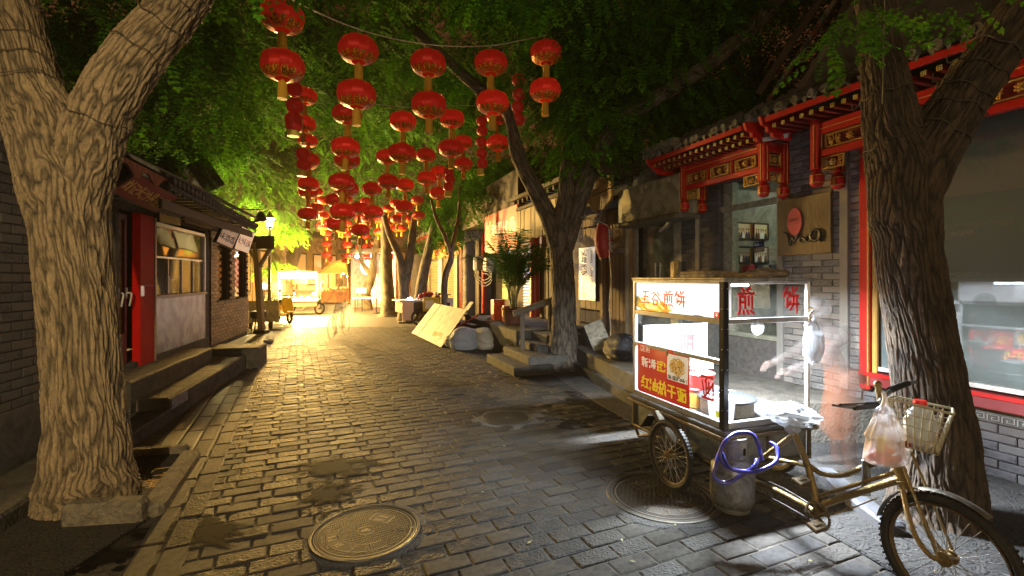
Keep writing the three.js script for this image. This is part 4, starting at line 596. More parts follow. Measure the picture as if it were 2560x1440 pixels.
{ // carved wooden board
  const s0 = -1.56, b = FR.thing('wooden_sign_board', 'dark wooden board with a red oval and black letters on the brick wall', 'sign', s0, 2.36, .0), w = .70, h = .70;
  const wm = M([.17, .105, .03], { r: .6, t: 'grain', s: [9, 1.1], b: .012, bt: 'grain', bs: [9, 1.1] });
  part(b, 'board', bx(-w / 2, w / 2, -h / 2, h / 2, .02, .058, .008), wm);
  const ov = new THREE.Shape(); ov.absellipse(0, 0, .095, .165, 0, TAU); part(b, 'red_oval', uvm(at(clean(new THREE.ExtrudeGeometry(ov, { depth: .006, bevelEnabled: true, bevelSize: .003, bevelThickness: .003, bevelSegments: 1, curveSegments: 28 })), -.10, .06, .062)), M([.55, .02, .05], { r: .5, t: 'grain', s: [9, 2] }));
  part(b, 'oval_lines', [...[.035, .0, -.03].map(y => bx(-.18, -.02, .06 + y, .066 + y, .071, .075, .001)), ...[-.15, -.12, -.09, -.06].map(x => bx(x, x + .006, .066, .095, .071, .075, .001))], M([.1, .01, .015], { r: .6 }));
  const bl = M([.012, .011, .010], { r: .45 }); // letters W o o Q
  part(b, 'letter', wire([V(-.25, -.06, .07), V(-.2, -.09, .07), V(-.17, -.23, .07), V(-.13, -.13, .07), V(-.10, -.18, .07), V(-.05, -.09, .07)], .014, 30, 6), bl); part(b, 'letter', at(tor(.032, .011, 24, 6), -.005, -.17, .07), bl); part(b, 'letter', at(tor(.036, .012, 24, 6), .075, -.165, .07), bl); part(b, 'letter', [at(tor(.06, .014, 28, 6).scale(1, 1.05, 1), .17, -.13, .07), rod(V(.2, -.165, .07), V(.235, -.215, .07), .012)], bl);
  b.rotation.z = .012;
}
{ // flood light at the corner between the two canopies
  const t = FR.thing('flood_light', 'grey unlit flood light between the two gate canopies', 'flood light', -1.62, 3.42, .42); t.rotation.y += .5;
  part(t, 'housing', [at(cbox(.24, .09, .12, .012), 0, .05, 0, .3), ...[0, 1, 2].map(i => at(cbox(.22, .012, .13, .003), 0, .10 + i * .018, -.02, .3))], M([.3, .32, .34], { r: .5, m: .3 })); part(t, 'visor', [at(cbox(.27, .02, .1, .004), .01, -.02, .04, .5), at(cbox(.27, .05, .012, .004), .01, -.045, .085, .3)], M([.36, .38, .4], { r: .5, m: .3 })); part(t, 'bracket', rod(V(0, .05, -.06), V(0, .1, -.4), .015), mat.iron);
}
{ // house behind the canopies: painted gable board and the big roof
  const t = thing('tile_roof_house', 'big tiled roof with a weathered painted gable board above the canopies', 'house', P(2060, 320, 6.6).setY(0)), b = t.position;
  const a = P(1915, 262, 7.2).sub(b), c = P(2130, -60, 6.8).sub(b), n = V(.5, 0, .86);
  const paint = canvas(512, 96, (g, w, h) => { g.fillStyle = '#5c4c3c'; g.fillRect(0, 0, w, h); const r = rng(9); for (let i = 0; i < 10; i++) { g.fillStyle = ['#6b3524', '#4b5a4c', '#7b6b54', '#54303a', '#3a4048'][i % 5]; g.beginPath(); g.moveTo(i * 52, 0); g.lineTo(i * 52 + 36, 0); g.lineTo(i * 52 + 52, h); g.lineTo(i * 52 + 10, h); g.fill(); g.strokeStyle = '#9a8a68'; g.lineWidth = 2.5; g.stroke(); for (let k = 0; k < 6; k++) { g.strokeStyle = 'rgba(30,22,16,.55)'; g.beginPath(); g.moveTo(i * 52 + r() * 50, 0); g.bezierCurveTo(i * 52 + r() * 50, 30, i * 52 + r() * 50, 60, i * 52 + r() * 50, h); g.stroke(); } } });
  const gb = new THREE.BoxGeometry(.36, a.distanceTo(c), .05); const u = gb.attributes.uv; for (let i = 0; i < u.count; i++) { const x = u.getX(i); u.setXY(i, u.getY(i), x); }
  const gm = signMat(paint, { r: .85 }); part(t, 'gable_board', orient(clean(gb), a, c), gm);
  part(t, 'gable_board', beam(a.clone().add(V(.22, -.16, .05)), c.clone().add(V(.22, -.1, .05)), .07, .09), mat.woodGrey); part(t, 'gable_board', beam(a.clone().add(V(-.14, .14, .03)), c.clone().add(V(-.16, .14, .03)), .06, .1), mat.woodDark);
  part(t, 'gable_wall', tris([[V(-.2, 3.55, -.9), V(3.2, 3.55, -.4), V(2.6, 7.4, -.6)], [V(-.2, 3.55, -.9), V(2.6, 7.4, -.6), V(.9, 6.2, -.8)]]), M([.12, .11, .095], { r: .9, t: 'grime', s: .8, side: THREE.DoubleSide }));
  part(t, 'roof', [beam(V(.6, 4.02, -.3), V(3.4, 4.5, 2.4), .6, .1), orient(cbox(6, 3.6, .12, .01), V(2.6, 4.1, .4), V(4.4, 6.6, -1.4))], mat.tile2);
}
{ // shop behind the right tree: blind behind glass, red and gold posts, brick base
  const s0 = .2, t = FR.thing('glazed_shop', 'shop front with a big grey blind behind glass beside the right tree', 'shop', s0), X = s => s - s0;
  part(t, 'post', bx(X(-.90), X(-.79), .55, 3.12, 0, .07, .012), mat.red); part(t, 'gold_edging', bx(X(-.81), X(-.795), .6, 3.1, .07, .078, .002), mat.gold); part(t, 'post', bx(X(-.785), X(-.735), .6, 3.1, .0, .045, .01), M([.45, .25, .05], { r: .4, t: 'scratch', s: 2 }));
  const blind = M([.14, .152, .146], { r: .6 }); const b = part(t, 'window', bx(X(-.735), X(3.2), .80, 3.16, -.06, -.03, .004), blind);
  const gl = new THREE.MeshPhysicalMaterial({ color: C([.9, .93, .93]), roughness: .015, transmission: 1, thickness: 0, ior: 1.75 }); part(b, 'pane', bx(X(-.73), X(3.2), .81, 3.15, -.006, 0, .001), gl);
  part(t, 'frame', [bx(X(-.735), X(3.2), .76, .80, -.05, .02), bx(X(-.735), X(3.2), 3.16, 3.24, -.05, .03)], mat.white); part(t, 'sill', [bx(X(-.9), X(3.2), .60, .74, -.05, .07, .008)], mat.redDark); part(t, 'sill', bx(X(-.9), X(3.2), .70, .74, .07, .085, .004), mat.red);
  const w = part(t, 'wall', [bx(X(-.95), X(3.2), -.1, .6, -.3, -.03)], mat.mortar); part(t, 'upper_wall', [bx(X(-.92), X(3.2), 3.24, 4.0, -.3, -.03)], mat.mortar);
  bricks(w, X(-.9), X(.9), .02, .585, -.03, mat.brickDark, { seed: 9, L: .24 });
  const fb = canvas(512, 64, (g, W1, H1) => { g.fillStyle = '#555'; g.fillRect(0, 0, W1, H1); g.strokeStyle = '#bbb'; g.lineWidth = 5; for (let i = 0; i < 10; i++) { const x = i * 51; g.beginPath(); g.moveTo(x, 54); g.lineTo(x, 10); g.lineTo(x + 40, 10); g.lineTo(x + 40, 44); g.lineTo(x + 16, 44); g.lineTo(x + 16, 28); g.lineTo(x + 28, 28); g.stroke(); } }); const fm = signMat(fb, { r: .8 }); fm.color = C([.32, .31, .29]); fm.bumpMap = fb; fm.bumpScale = .02;
  part(t, 'carved_band', at(panel(1.0, .08), X(.35), .52, .008), fm); part(t, 'carved_band', bx(X(-.15), X(.85), .478, .562, -.02, .004, .002), mat.stone);
}
{ // glass doored shop with a blank metal sign box
  const s0 = -4.6, t = FR.thing('glass_door_shop', 'narrow shop with frameless double glass doors under a bare metal sign box', 'shop', s0), X = s => s - s0;
  part(t, 'wall', [bx(X(-5.12), X(-4.98), .3, 4, -.3, 0), bx(X(-3.98), X(-3.78), .3, 4, -.3, -.01), bx(X(-4.98), X(-3.98), 3.16, 4.1, -.3, 0), bx(X(-5.1), X(-3.8), .3, 3.2, -1.6, -1.55)], mat.plaster);
  part(t, 'room_wall', [bx(X(-5.1), X(-5.04), .4, 3.2, -1.55, -.3), bx(X(-3.9), X(-3.84), .4, 3.2, -1.55, -.3), bx(X(-5.1), X(-3.8), 3.16, 3.2, -1.55, -.3)], M([.24, .25, .2], { r: .85, t: 'grain', s: [1, .3] }));
  for (const [a, c, hx] of [[-4.97, -4.49, -4.55], [-4.48, -3.99, -4.42]]) { const d = part(t, 'door', bx(X(a), X(c), .46, 3.14, -.126, -.114, .001), M([.16, .18, .145], { r: .08, t: 'grime', s: .8, x: { specularIntensity: 1 } })); part(d, 'handle', [rod(V(X(hx), 1.45, -.08), V(X(hx), 2.0, -.08), .014), rod(V(X(hx), 1.5, -.08), V(X(hx), 1.5, -.12), .01), rod(V(X(hx), 1.95, -.08), V(X(hx), 1.95, -.12), .01)], mat.steel); }
  part(t, 'door_frame', [bx(X(-4.98), X(-3.98), 3.1, 3.16, -.16, -.02), bx(X(-5.0), X(-4.975), .46, 3.1, -.16, -.02), bx(X(-3.99), X(-3.96), .46, 3.1, -.16, -.02)], mat.iron);
  part(t, 'post', bx(X(-3.93), X(-3.84), .46, 2.0, .0, .09), M([.8, .55, .16], { r: .5, t: 'mottle', s: 2 }), 'pale yellow post beside the glass doors');
  const q = (px, py, out) => { const [a, y] = FR.pt(px, py, out); return [X(a), y]; };
  const [xa, ya] = q(1545, 472, .45), [xb, yb] = q(1699, 431, .45), [, yc] = q(1700, 530, .45);
  const sb = part(t, 'sign_box', [bx(xa, xb, yc, yb, .1, .45, .012)], M([.30, .29, .2], { r: .55, t: 'grime', s: .9, m: .2 }));
  part(t, 'sign_box_edge', [bx(xa, xb, yc - .08, yc - .005, .05, .5, .01)], M([.12, .11, .075], { r: .6, t: 'grime', s: 2 }));
  const r = rng(77); for (let i = 0; i < 7; i++) part(sb, 'tape_scrap', at(cbox(.09, .06, .004, .001), mix(xa, xb, r() * .9 + .05), mix(yc, yb, i % 2 ? .12 + r() * .2 : .75 + r() * .2), .454, 0, 0, r() - .5), mat.cream);
  const pp = [[-3.78, 3.35, .16], [-3.74, 2.95, .18], [-3.78, 2.72, .17], [-3.95, 2.58, .15], [-4.15, 2.54, .1]].map(([s, y, z]) => V(X(s), y, z)); part(t, 'drain_pipe', [wire(pp, .05, 30, 12), ...[.25, .5, .8].map(k => { const c = new THREE.CatmullRomCurve3(pp).getPoint(k); return at(tor(.055, .008, 14, 5), c.x, c.y, c.z, 1.2); })], mat.steel);
}
{ // wooden shop front with the white upright sign
  const s0 = -6.9, t = FR.thing('wooden_shop_front', 'plank built wooden shop front behind the middle tree', 'shop', s0), X = s => s - s0, Y0 = .44;
  part(t, 'wall', [bx(X(-9.2), X(-5.13), .2, 3.9, -.4, -.04)], mat.woodDark);
  const r = rng(31); let x = -6.12; while (x < -5.32) { const w = .11 + r() * .06; part(t, 'plank', bx(X(x), X(Math.min(x + w, -5.3) - .008), Y0, 3.12, -.04, -.005 - r() * .012, .006), r() < .5 ? mat.wood : M([.17, .105, .055], { r: .75, t: 'grain', s: [2.4, .4], b: .006 })); x += w; }
  part(t, 'post', bx(X(-5.29), X(-5.17), Y0, 3.2, -.03, .06), M([.34, .31, .25], { r: .8, t: 'grain', s: [3, .5] })); part(t, 'post', bx(X(-5.16), X(-5.08), Y0, 3.3, -.03, .05), mat.wood); part(t, 'post', bx(X(-6.24), X(-6.13), Y0, 3.2, -.03, .06), mat.wood); part(t, 'lintel', bx(X(-7.6), X(-5.08), 3.14, 3.3, -.03, .1), mat.woodDark); part(t, 'rail', bx(X(-6.12), X(-5.3), 2.22, 2.32, -.005, .03), mat.woodDark);
  const dW = .23; for (let i = 0; i < 4; i++) { const a = -7.2 + i * .24, d = part(t, 'door_plank', bx(X(a), X(a + dW), Y0, 3.05, -.04, -.008, .006), mat.woodPale); for (const y of [2.86, 1.02, .72]) { part(d, 'iron_stud', [0, 1, 2].map(k => at(new THREE.SphereGeometry(.022, 8, 5), X(a + .045 + k * .07), y, -.004)), mat.black); } }
  // curved board and eave above
  part(t, 'eave', [bx(X(-9.4), X(-5.0), 3.75, 3.85, -.3, .95, .01), ...[...Array(15)].map((_, i) => bx(X(-9.2 + i * .3), X(-9.12 + i * .3), 3.63, 3.74, -.2, .9, .006))], mat.woodDark);
  const s = new THREE.Shape(); s.moveTo(-.42, .26); s.lineTo(-.1, .30); s.bezierCurveTo(.1, .28, .3, .42, .42, .40); s.lineTo(.42, -.1); s.bezierCurveTo(.36, -.26, .26, -.2, .2, -.28); s.bezierCurveTo(.1, -.38, 0, -.26, -.08, -.32); s.bezierCurveTo(-.2, -.38, -.36, -.26, -.42, -.12); s.closePath();
  part(t, 'cloud_board', [uvm(at(clean(new THREE.ExtrudeGeometry(s, { depth: .04, bevelEnabled: true, bevelSize: .01, bevelThickness: .01, bevelSegments: 1 })), X(FR.s(1498, .55)), 3.36, .5)), wire([V(X(FR.s(1470, .55)), 3.42, .57), V(X(FR.s(1495, .55)), 3.46, .57), V(X(FR.s(1530, .55)), 3.62, .57)], .02, 20, 5)], M([.42, .25, .07], { r: .6, t: 'grain', s: [1, 3], b: .008, bt: 'grain', bs: [1, 4] }));
  // yellowish plank fascia to the left
  const q0 = FR.s(1293, 1.0), q1 = FR.s(1400, 1.0), fy0 = FR.y(1340, 592, 1.0), fy1 = FR.y(1340, 512, 1.0); const n = 11; for (let i = 0; i < n; i++) part(t, 'fascia_plank', bx(X(mix(q0, q1, i / n)), X(mix(q0, q1, (i + 1) / n)) - .008, fy0 - .02 * (i % 2), fy1, .96, 1.0 - .008 * (i % 3), .005), M([[.42, .28, .07], [.36, .235, .06], [.46, .32, .10]][i % 3], { r: .6, t: 'grain', s: [2.5, .5], b: .006 }));
  part(t, 'fascia_plank', bx(X(q0), X(q1), fy1 + .002, fy1 + .08, .9, 1.04), mat.woodDark);
}
{ // upright white sign, red paper lantern and cable
  const sg = FR.thing('shop_sign', 'tall white sign with black brush characters and small upright lettering', 'sign', FR.s(1467, .1), 0, .1), [a, y1] = FR.pt(1447, 621, .1), [b, y0] = FR.pt(1488, 752, .1), h = y1 - y0, w = b - a, cy = (y0 + y1) / 2;
  const t = canvas(192, 576, (g, W1, H1) => { g.fillStyle = '#efe9e2'; g.fillRect(0, 0, W1, H1); g.strokeStyle = '#14110f'; [...'贰拾壹家庭料理'].forEach((ch, i) => glyph(g, ch, 30, 22 + i * 77, 66, 68, 8)); g.save(); g.translate(146, 30); g.rotate(Math.PI / 2); g.fillStyle = '#1c1a18'; g.font = '600 32px sans-serif'; g.fillText('JAPANESE  CUISINE  IZAKAYA', 0, 8, 515); g.restore(); });
  part(sg, 'frame', bx(-w / 2 - .012, w / 2 + .012, cy - h / 2 - .012, cy + h / 2 + .012, -.06, -.004), mat.black); part(sg, 'face', at(panel(w, h), 0, cy, 0), signMat(t, { r: .4, glow: .30 }));
  const p = FR.world(FR.s(1509, .55), 0, .55).setY(FR.y(1509, 603, .55)), Lm = M([.42, .018, .016], { r: .55, t: 'mottle', s: 3 });
  const l = thing('paper_lantern', 'long red paper lantern with black characters hanging under the wooden eave', 'paper lantern', p); const prof = []; for (let i = 0; i <= 36; i++) { const q = i / 36, y = mix(-.32, .32, q); prof.push([.175 * Math.pow(Math.sin(Math.PI * (.1 + .8 * q)), .5) + .006 * Math.cos(i * Math.PI), y]); }
  part(l, 'shade', lathe(prof, 32), Lm); part(l, 'ring', [cyl(.10, .10, .03, 0, .33, 0, 20), cyl(.09, .09, .03, 0, -.335, 0, 20)], mat.black); part(l, 'hook', rod(V(0, .34, 0), V(0, .75, 0), .006), mat.iron);
  const ct = canvas(96, 256, (g) => { g.clearRect(0, 0, 96, 256); for (const [st, lw] of [['#f2eee6', 15], ['#15100e', 8]]) { g.strokeStyle = st; glyph(g, '居', 10, 8, 76, 112, lw); glyph(g, '酒', 10, 130, 76, 118, lw); } });
  const cg = new THREE.CylinderGeometry(.177, .177, .46, 12, 1, true, .35, .85); const cm = signMat(ct, { r: .55 }); cm.transparent = true; cm.alphaTest = .4; part(l, 'lettering', cg, cm); l.rotation.y = -.1; l.rotation.z = .06;
  const cab = [[1440, 540, 1.0], [1478, 549, .9], [1515, 562, .75], [1523, 575, .62], [1524, 640, .58], [1528, 700, .56], [1523, 760, .55], [1527, 830, .5], [1524, 848, .6], [1512, 880, .95], [1508, 905, 1.05]].map(([x, y, o]) => { const [s, yy] = FR.pt(x, y, o); return FR.world(s, yy, o); });
  solo('power_cable', wire(cab, .009, 80, 5), M([.5, .45, .36], { r: .6 }), 'pale cable hanging from the eave past the red paper lantern', 'cable');
}

// ---------------------------------------------------------------- platforms, steps and things before the right hand shops
const prism = (pts, y0, y1) => { const s = new THREE.Shape(pts.map(([x, z]) => new THREE.Vector2(x, z))), g = new THREE.ExtrudeGeometry(s, { depth: y1 - y0 - .02, bevelEnabled: true, bevelSize: .012, bevelThickness: .01, bevelSegments: 1 }); return uvm(at(clean(g), 0, y1 - .01, 0, Math.PI / 2)); }; // pts: x, Z-depth negative
const poly = (l) => l.map(([X, Z]) => [X, -Z]);
{
  const t = struct('stone_platform', prism(poly([[1.17, 9.55], [1.30, 8.5], [1.68, 6.3], [2.15, 5.05], [3.95, 5.05], [3.2, 7.0], [2.2, 9.9]]), -.05, .42), mat.stone);
  const ledge = struct('stone_ledge', prism(poly([[1.05, 9.3], [1.22, 8.5], [1.46, 7.2], [1.72, 5.9], [2.0, 4.95], [2.6, 4.85], [2.0, 6.4], [1.5, 9.2]]), -.05, .17), mat.stoneDark);
  const lineAt = k => V(mix(1.22, 1.98, k), 0, -mix(8.45, 5.0, k)); const r = rng(81);
  for (let i = 0; i < 6; i++) { const a = lineAt(i / 6 + .005), b = lineAt((i + 1) / 6 - .005), d = V(b.x - a.x, 0, b.z - a.z).normalize(), n = V(d.z, 0, -d.x); const m = part(ledge, 'edge_stone', uvm(beam(a.clone().addScaledVector(n, .06 + r() * .03).setY(.09), b.clone().addScaledVector(n, .06 + r() * .03).setY(.09 + r() * .01), .16, .17, .02)), i % 2 ? mat.stone : mat.stoneDark); }
  const earth = struct('trodden_earth', prism(poly([[1.35, 11.5], [.55, 9.6], [.75, 8.4], [1.2, 6.5], [1.75, 4.7], [2.1, 4.62], [2.0, 5.2], [1.4, 8.5], [1.7, 11.5]]), -.03, .012), M([.055, .05, .04], { r: .95, t: 'grime', s: 1.2, b: .03, bt: 'mottle', bs: 5 }));
  // ground by the right tree
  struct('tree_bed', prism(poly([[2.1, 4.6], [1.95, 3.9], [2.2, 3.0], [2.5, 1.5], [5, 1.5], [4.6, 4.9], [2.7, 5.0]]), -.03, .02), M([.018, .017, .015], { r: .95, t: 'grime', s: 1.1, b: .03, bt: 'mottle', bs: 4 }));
  const kerb = [[2060, 1195], [2135, 1265], [2240, 1345]].map(([x, y]) => G(x, y)); for (let i = 0; i < 2; i++) struct('kerb_stone', uvm(beam(kerb[i].clone().setY(.03), kerb[i + 1].clone().setY(.03), .15, .14, .02)), M([.06, .065, .075], { r: .6, t: 'speck', s: 5, b: .01 }));
  // right shop steps
  const st = FR.thing('stone_steps', null, null, -6.1, 0, 0); st.userData = { kind: 'structure' };
  const X = s => s + 6.1; [[-6.85, -5.22, 2.38, 1.95, .16], [-6.75, -5.35, 2.05, 1.6, .31], [-6.7, -5.75, 1.72, 1.3, .45], [-6.7, -5.95, 1.42, .95, .6]].forEach(([a, b, z1, z0, y], i) => part(st, 'step', box(b - a, .2 + i * .12, z1 - z0 + .35, X((a + b) / 2), y - (.2 + i * .12) / 2, (z1 + z0 - .35) / 2, .02), i % 2 ? mat.stone : mat.stoneDark));
  struct('shop_terrace', (() => { const g = bx(-4.3, -.05, 0, .62, -.2, 1.75, .02); return uvm(at(g, 0, 0, 0)); })(), mat.stoneDark).position.copy(FR.world(-6.7, 0, 0)); scene.children[scene.children.length - 1].rotation.y = FR.turn;
  // wooden handrail
  const hr = thing('hand_rail', 'weathered wooden handrail beside the stone steps', 'railing', P(1306, 872, 9.4).setY(0)), b = hr.position;
  part(hr, 'post', [beam(P(1307, 880, 9.5).sub(b).setY(-.0), P(1306, 782, 9.5).sub(b), .09, .09, .01)], mat.woodGrey); part(hr, 'post', beam(P(1376, 830, 9.9).sub(b), P(1377, 752, 9.9).sub(b), .07, .07, .01), mat.woodDark); part(hr, 'rail', beam(P(1284, 785, 9.4).sub(b), P(1392, 746, 9.9).sub(b), .09, .12, .012), mat.woodGrey);
}
{ // potted palm
  const t = thing('potted_palm', 'tall potted palm in front of the orange shop sign', 'potted plant', FR.world(FR.s(1283, 1.3), .62, 1.3)), r = rng(91);
  part(t, 'pot', lathe([[0, 0], [.17, 0], [.2, .02], [.26, .34], [.29, .35], [.29, .4], [.25, .4], [.24, .34], [0, .33]], 28), M([.22, .085, .05], { r: .8, t: 'mottle', s: 4 }));
  const fr = [], stems = [];
  for (let i = 0; i < 34; i++) {
    const a = r() * TAU, lean = .35 + r() * .95, Ht = 1.35 + r() * .85, cur = []; for (let k = 0; k <= 8; k++) { const q = k / 8; cur.push(V(Math.cos(a) * (.07 + lean * q * q * .95), .36 + Ht * (q - .26 * lean * q * q * q), Math.sin(a) * (.07 + lean * q * q * .95))); }
    stems.push(wire(cur, .009, 12, 4)); const c = new THREE.CatmullRomCurve3(cur), T = [];
    for (let k = 0; k < 26; k++) { const q = .42 + .58 * k / 26, p = c.getPoint(q), d = c.getTangent(q), s = V(-d.z, 0, d.x).normalize(); for (const m of [-1, 1]) { const L = .34 * Math.sin(Math.PI * (.15 + .8 * (q - .4))) + .04, e = p.clone().addScaledVector(s, m * L * .8).addScaledVector(d, L * .6).add(V(0, -L * (.28 + .3 * r()), 0)), w = d.clone().multiplyScalar(.012); T.push([p.clone().sub(w), e, p.clone().add(w)]); } }
    fr.push(tris(T));
  }
  part(t, 'stems', stems, M([.10, .12, .03], { r: .6 })); fr.forEach(g => part(t, 'frond', g, leafMat.dark));
}
{ // orange stands, brick pile, white board, bin bag
  const ob = (px, py0, py1, w, d, out, label, y = .62) => { const [s] = FR.pt(px, HY, out), Z = FR.pt(px, HY, out)[2], h = (py1 - py0) * Z / F, t = FR.thing('advert_stand', label, 'sign stand', s, y, out); part(t, 'body', bx(-w / 2, w / 2, 0, h, -d, 0, .008), mat.orange); const ct = canvas(64, 128, g => { g.fillStyle = '#e0542e'; g.fillRect(0, 0, 64, 128); g.strokeStyle = '#f7d9c0'; text(g, '比萨', 8, 14, 22, 22, 3); g.fillStyle = '#8a3350'; g.fillRect(6, 60, 52, 60); }); part(t, 'print', at(panel(w * .86, h * .86), 0, h / 2, .004), signMat(ct)); };
  ob(1231, 739, 790, .28, .3, 1.4, 'wide orange advert stand left of the potted palm'); ob(1258, 750, 790, .17, .2, 1.3, 'narrow orange advert stand beside the palm pot');
  const bp = thing('brick_pile', 'small pile of reddish bricks beside the handrail foot', 'brick pile', P(1277, 868, 10.2).setY(0)), r = rng(93); for (let i = 0; i < 14; i++) { const m = mesh('brick', cbox(.24, .06, .115, .006), mat.brickWarm[i % 3], bp); m.position.set((i % 3) * .06 - .1 + r() * .1, .03 + Math.floor(i / 3) * .062, r() * .14 - .1); m.rotation.y = (r() - .5) * .7; }
  const wb = thing('white_board', 'small white board leaning on the wooden shop step', 'board', P(1494, 838, 8.6)); part(wb, 'sheet', at(cbox(.34, .5, .02, .004), 0, 0, 0, -.25, -.3, .34), M([.55, .52, .38], { r: .7, t: 'mottle', s: 2 })); part(wb, 'flap', at(cbox(.16, .14, .012, .003), .14, -.18, .06, -.2, -.3, .1), M([.45, .38, .24], { r: .8, t: 'mottle', s: 3 }));
  const bag = (p, rx, ry, rz, m, name, label, cat, seed, grp) => { const g = new THREE.SphereGeometry(1, 44, 30), q = g.attributes.position; for (let i = 0; i < q.count; i++) { const v = V(q.getX(i), q.getY(i), q.getZ(i)); const wr = Math.atan2(v.y, v.z), k = .88 + .3 * (fbm(v.x * 1.3 + seed, v.y * 1.3, v.z * 1.3, 2) - .4) + .07 * Math.abs(v.x) * Math.sin(wr * 9 + seed + v.x * 3) + .08 * ridge(noise(v.x * 3 + seed, v.y * 2, v.z * 2)); v.multiplyScalar(k); v.x = Math.sign(v.x) * Math.pow(Math.abs(v.x), .8); if (v.y < -.55) v.y = -.55 + (v.y + .55) * .1; q.setXYZ(i, v.x * rx, (v.y + .57) * ry, v.z * rz); } g.computeVertexNormals(); const o = thing(name, label, cat, p, seed, grp); part(o, 'sack', g, m); return o; };
  const bin = bag(P(1552, 888, 7.7).setY(.42), .27, .26, .24, M([.012, .012, .014], { r: .28, b: .02, bt: 'mottle', bs: 7 }), 'bin_bag', 'shiny black rubbish bag slumped on the platform edge', 'bag', 2.1); part(bin, 'knot', [wire([V(-.05, .24, 0), V(-.1, .36, .02), V(-.17, .38, .05), V(-.14, .3, .08)], .035, 14, 7)], M([.012, .012, .014], { r: .3 }));
  const sackM = [[.50, .47, .36], [.46, .45, .40], [.55, .51, .40], [.34, .38, .43]].map(c => M(c, { r: .7, t: 'speck', s: 3, b: .012, bt: 'mottle', bs: 4 }));
  [[1142, 864, .32, .2, .24, 'grey cement sack lying at the left end of the sack heap'], [1178, 868, .42, .3, .3, 'biggest pale sack in the middle of the heap, with a blue patch'], [1212, 862, .38, .34, .3, 'rounded sack slumped at the right end of the heap'], [1160, 852, .36, .36, .3, 'sack at the back of the heap behind the leaning board']].forEach(([px, py, a, b, c, l], i) => bag(P(px, py, 12 - i * .12).setY(0), a, b, c, sackM[i], 'sand_sack', l, 'sack', 3.3 + i, 'sacks heaped by the leaning board'));
  // coiled hose at the tree foot
  const hp = [[1400, 938], [1412, 925], [1425, 905], [1440, 893], [1452, 888], [1466, 894], [1480, 908], [1500, 915]].map(([x, y], i) => G(x, y, .02 + [.0, .02, .1, .2, .25, .2, .1, .02][i])); solo('loose_hose', wire(hp, .014, 60, 6), mat.rubber, 'black hose lying in loops at the foot of the middle tree', 'hose');
}
{ // leaning sheet of plywood with dark seams
  const t = thing('leaning_board', 'big pale plywood sheet leaning beside the sacks on the right', 'board', P(1065, 850, 13.4).setY(0)), b = t.position;
  const c = [[1029, 832, 15.0], [1102, 868, 11.9], [1168, 774, 12.3], [1086, 758, 15.4]].map(([x, y, Z]) => P(x, y, Z).sub(b)); c[1].y = Math.max(c[1].y, .01);
  const sheet = (a0, a1, b0, b1, m, lift = 0, name = 'sheet', lab) => { const pt = (u, v) => c[0].clone().lerp(c[1], u).lerp(c[3].clone().lerp(c[2], u), v); const n = c[1].clone().sub(c[0]).cross(c[3].clone().sub(c[0])).normalize(); const Q = [pt(a0, b0), pt(a1, b0), pt(a1, b1), pt(a0, b1)].map(p => p.clone().addScaledVector(n, lift)), K = Q.map(p => p.clone().addScaledVector(n, -.02)), T = [[Q[0], Q[1], Q[2]], [Q[0], Q[2], Q[3]], [K[0], K[2], K[1]], [K[0], K[3], K[2]]]; for (let i = 0; i < 4; i++) { const k = (i + 1) % 4; T.push([Q[i], K[i], K[k]], [Q[i], K[k], Q[k]]); } return part(t, name, tris(T), m, lab); };
  const pm = M([.52, .46, .34], { r: .7, t: 'mottle', s: .8 }), pm2 = M([.48, .42, .31], { r: .7, t: 'mottle', s: .9 });
  sheet(0, .235, .0, 1, pm2); sheet(.255, 1, 0, 1, pm); sheet(.235, .255, 0, 1, mat.dark, -.012, 'seam');
  sheet(.60, .72, .16, .28, M([.35, .2, .05], { r: .8 }), .003, 'scorch_mark'); sheet(.74, .84, .20, .30, M([.4, .26, .1], { r: .8 }), .003, 'scorch_mark'); sheet(.92, 1.0, .98, 1.22, mat.white, -.02, 'plank_end', 'white plank sticking out behind the sheet');
  const jk = thing('scrap_heap', 'heap of broken boards and sticks behind the leaning sheet', 'scrap', P(1200, 830, 13).setY(0)), r = rng(97); for (let i = 0; i < 18; i++) { const p = V((r() - .5) * 1.3, .1 + r() * .55, (r() - .5) * .7); part(jk, 'board', at(cbox(.5 + r() * .5, .02 + r() * .02, .1 + r() * .1, .004), p.x, p.y, p.z, (r() - .5) * 1.2, r() * 3, (r() - .5) * 1.2), [mat.woodDark, mat.woodGrey, mat.redDark, mat.grey][i % 4]); }
}

// ---------------------------------------------------------------- left hand buildings
{
  const t = FL.thing('brick_wall', 'dark grey brick wall at the left edge behind the thick tree', 'wall', .4), X = s => s - .4;
  part(t, 'core', [bx(X(-2.5), X(1.88), -.05, 3.6, -.3, -.022)], mat.mortar); part(t, 'plaster_base', bx(X(-2.5), X(1.88), -.05, .54, -.022, .02, .006), M([.075, .07, .068], { r: .9, t: 'grime', s: 1.4, b: .01, bt: 'mottle', bs: 5 })); part(t, 'beam', bx(X(-2.5), X(1.9), 3.1, 3.25, -.02, .06, .008), mat.redDark);
  bricks(t, X(-.42), X(1.30), .548, 3.09, -.022, mat.brickDark, { L: .262, h: .077, j: .011, seed: 14 });
  const k = struct('wall_kerb', uvm(bx(-1.5, 2.2, -.05, .14, .25, .75, .02)), mat.stoneDark); k.position.copy(FL.world(0, 0, 0)); k.rotation.y = FL.turn;
}
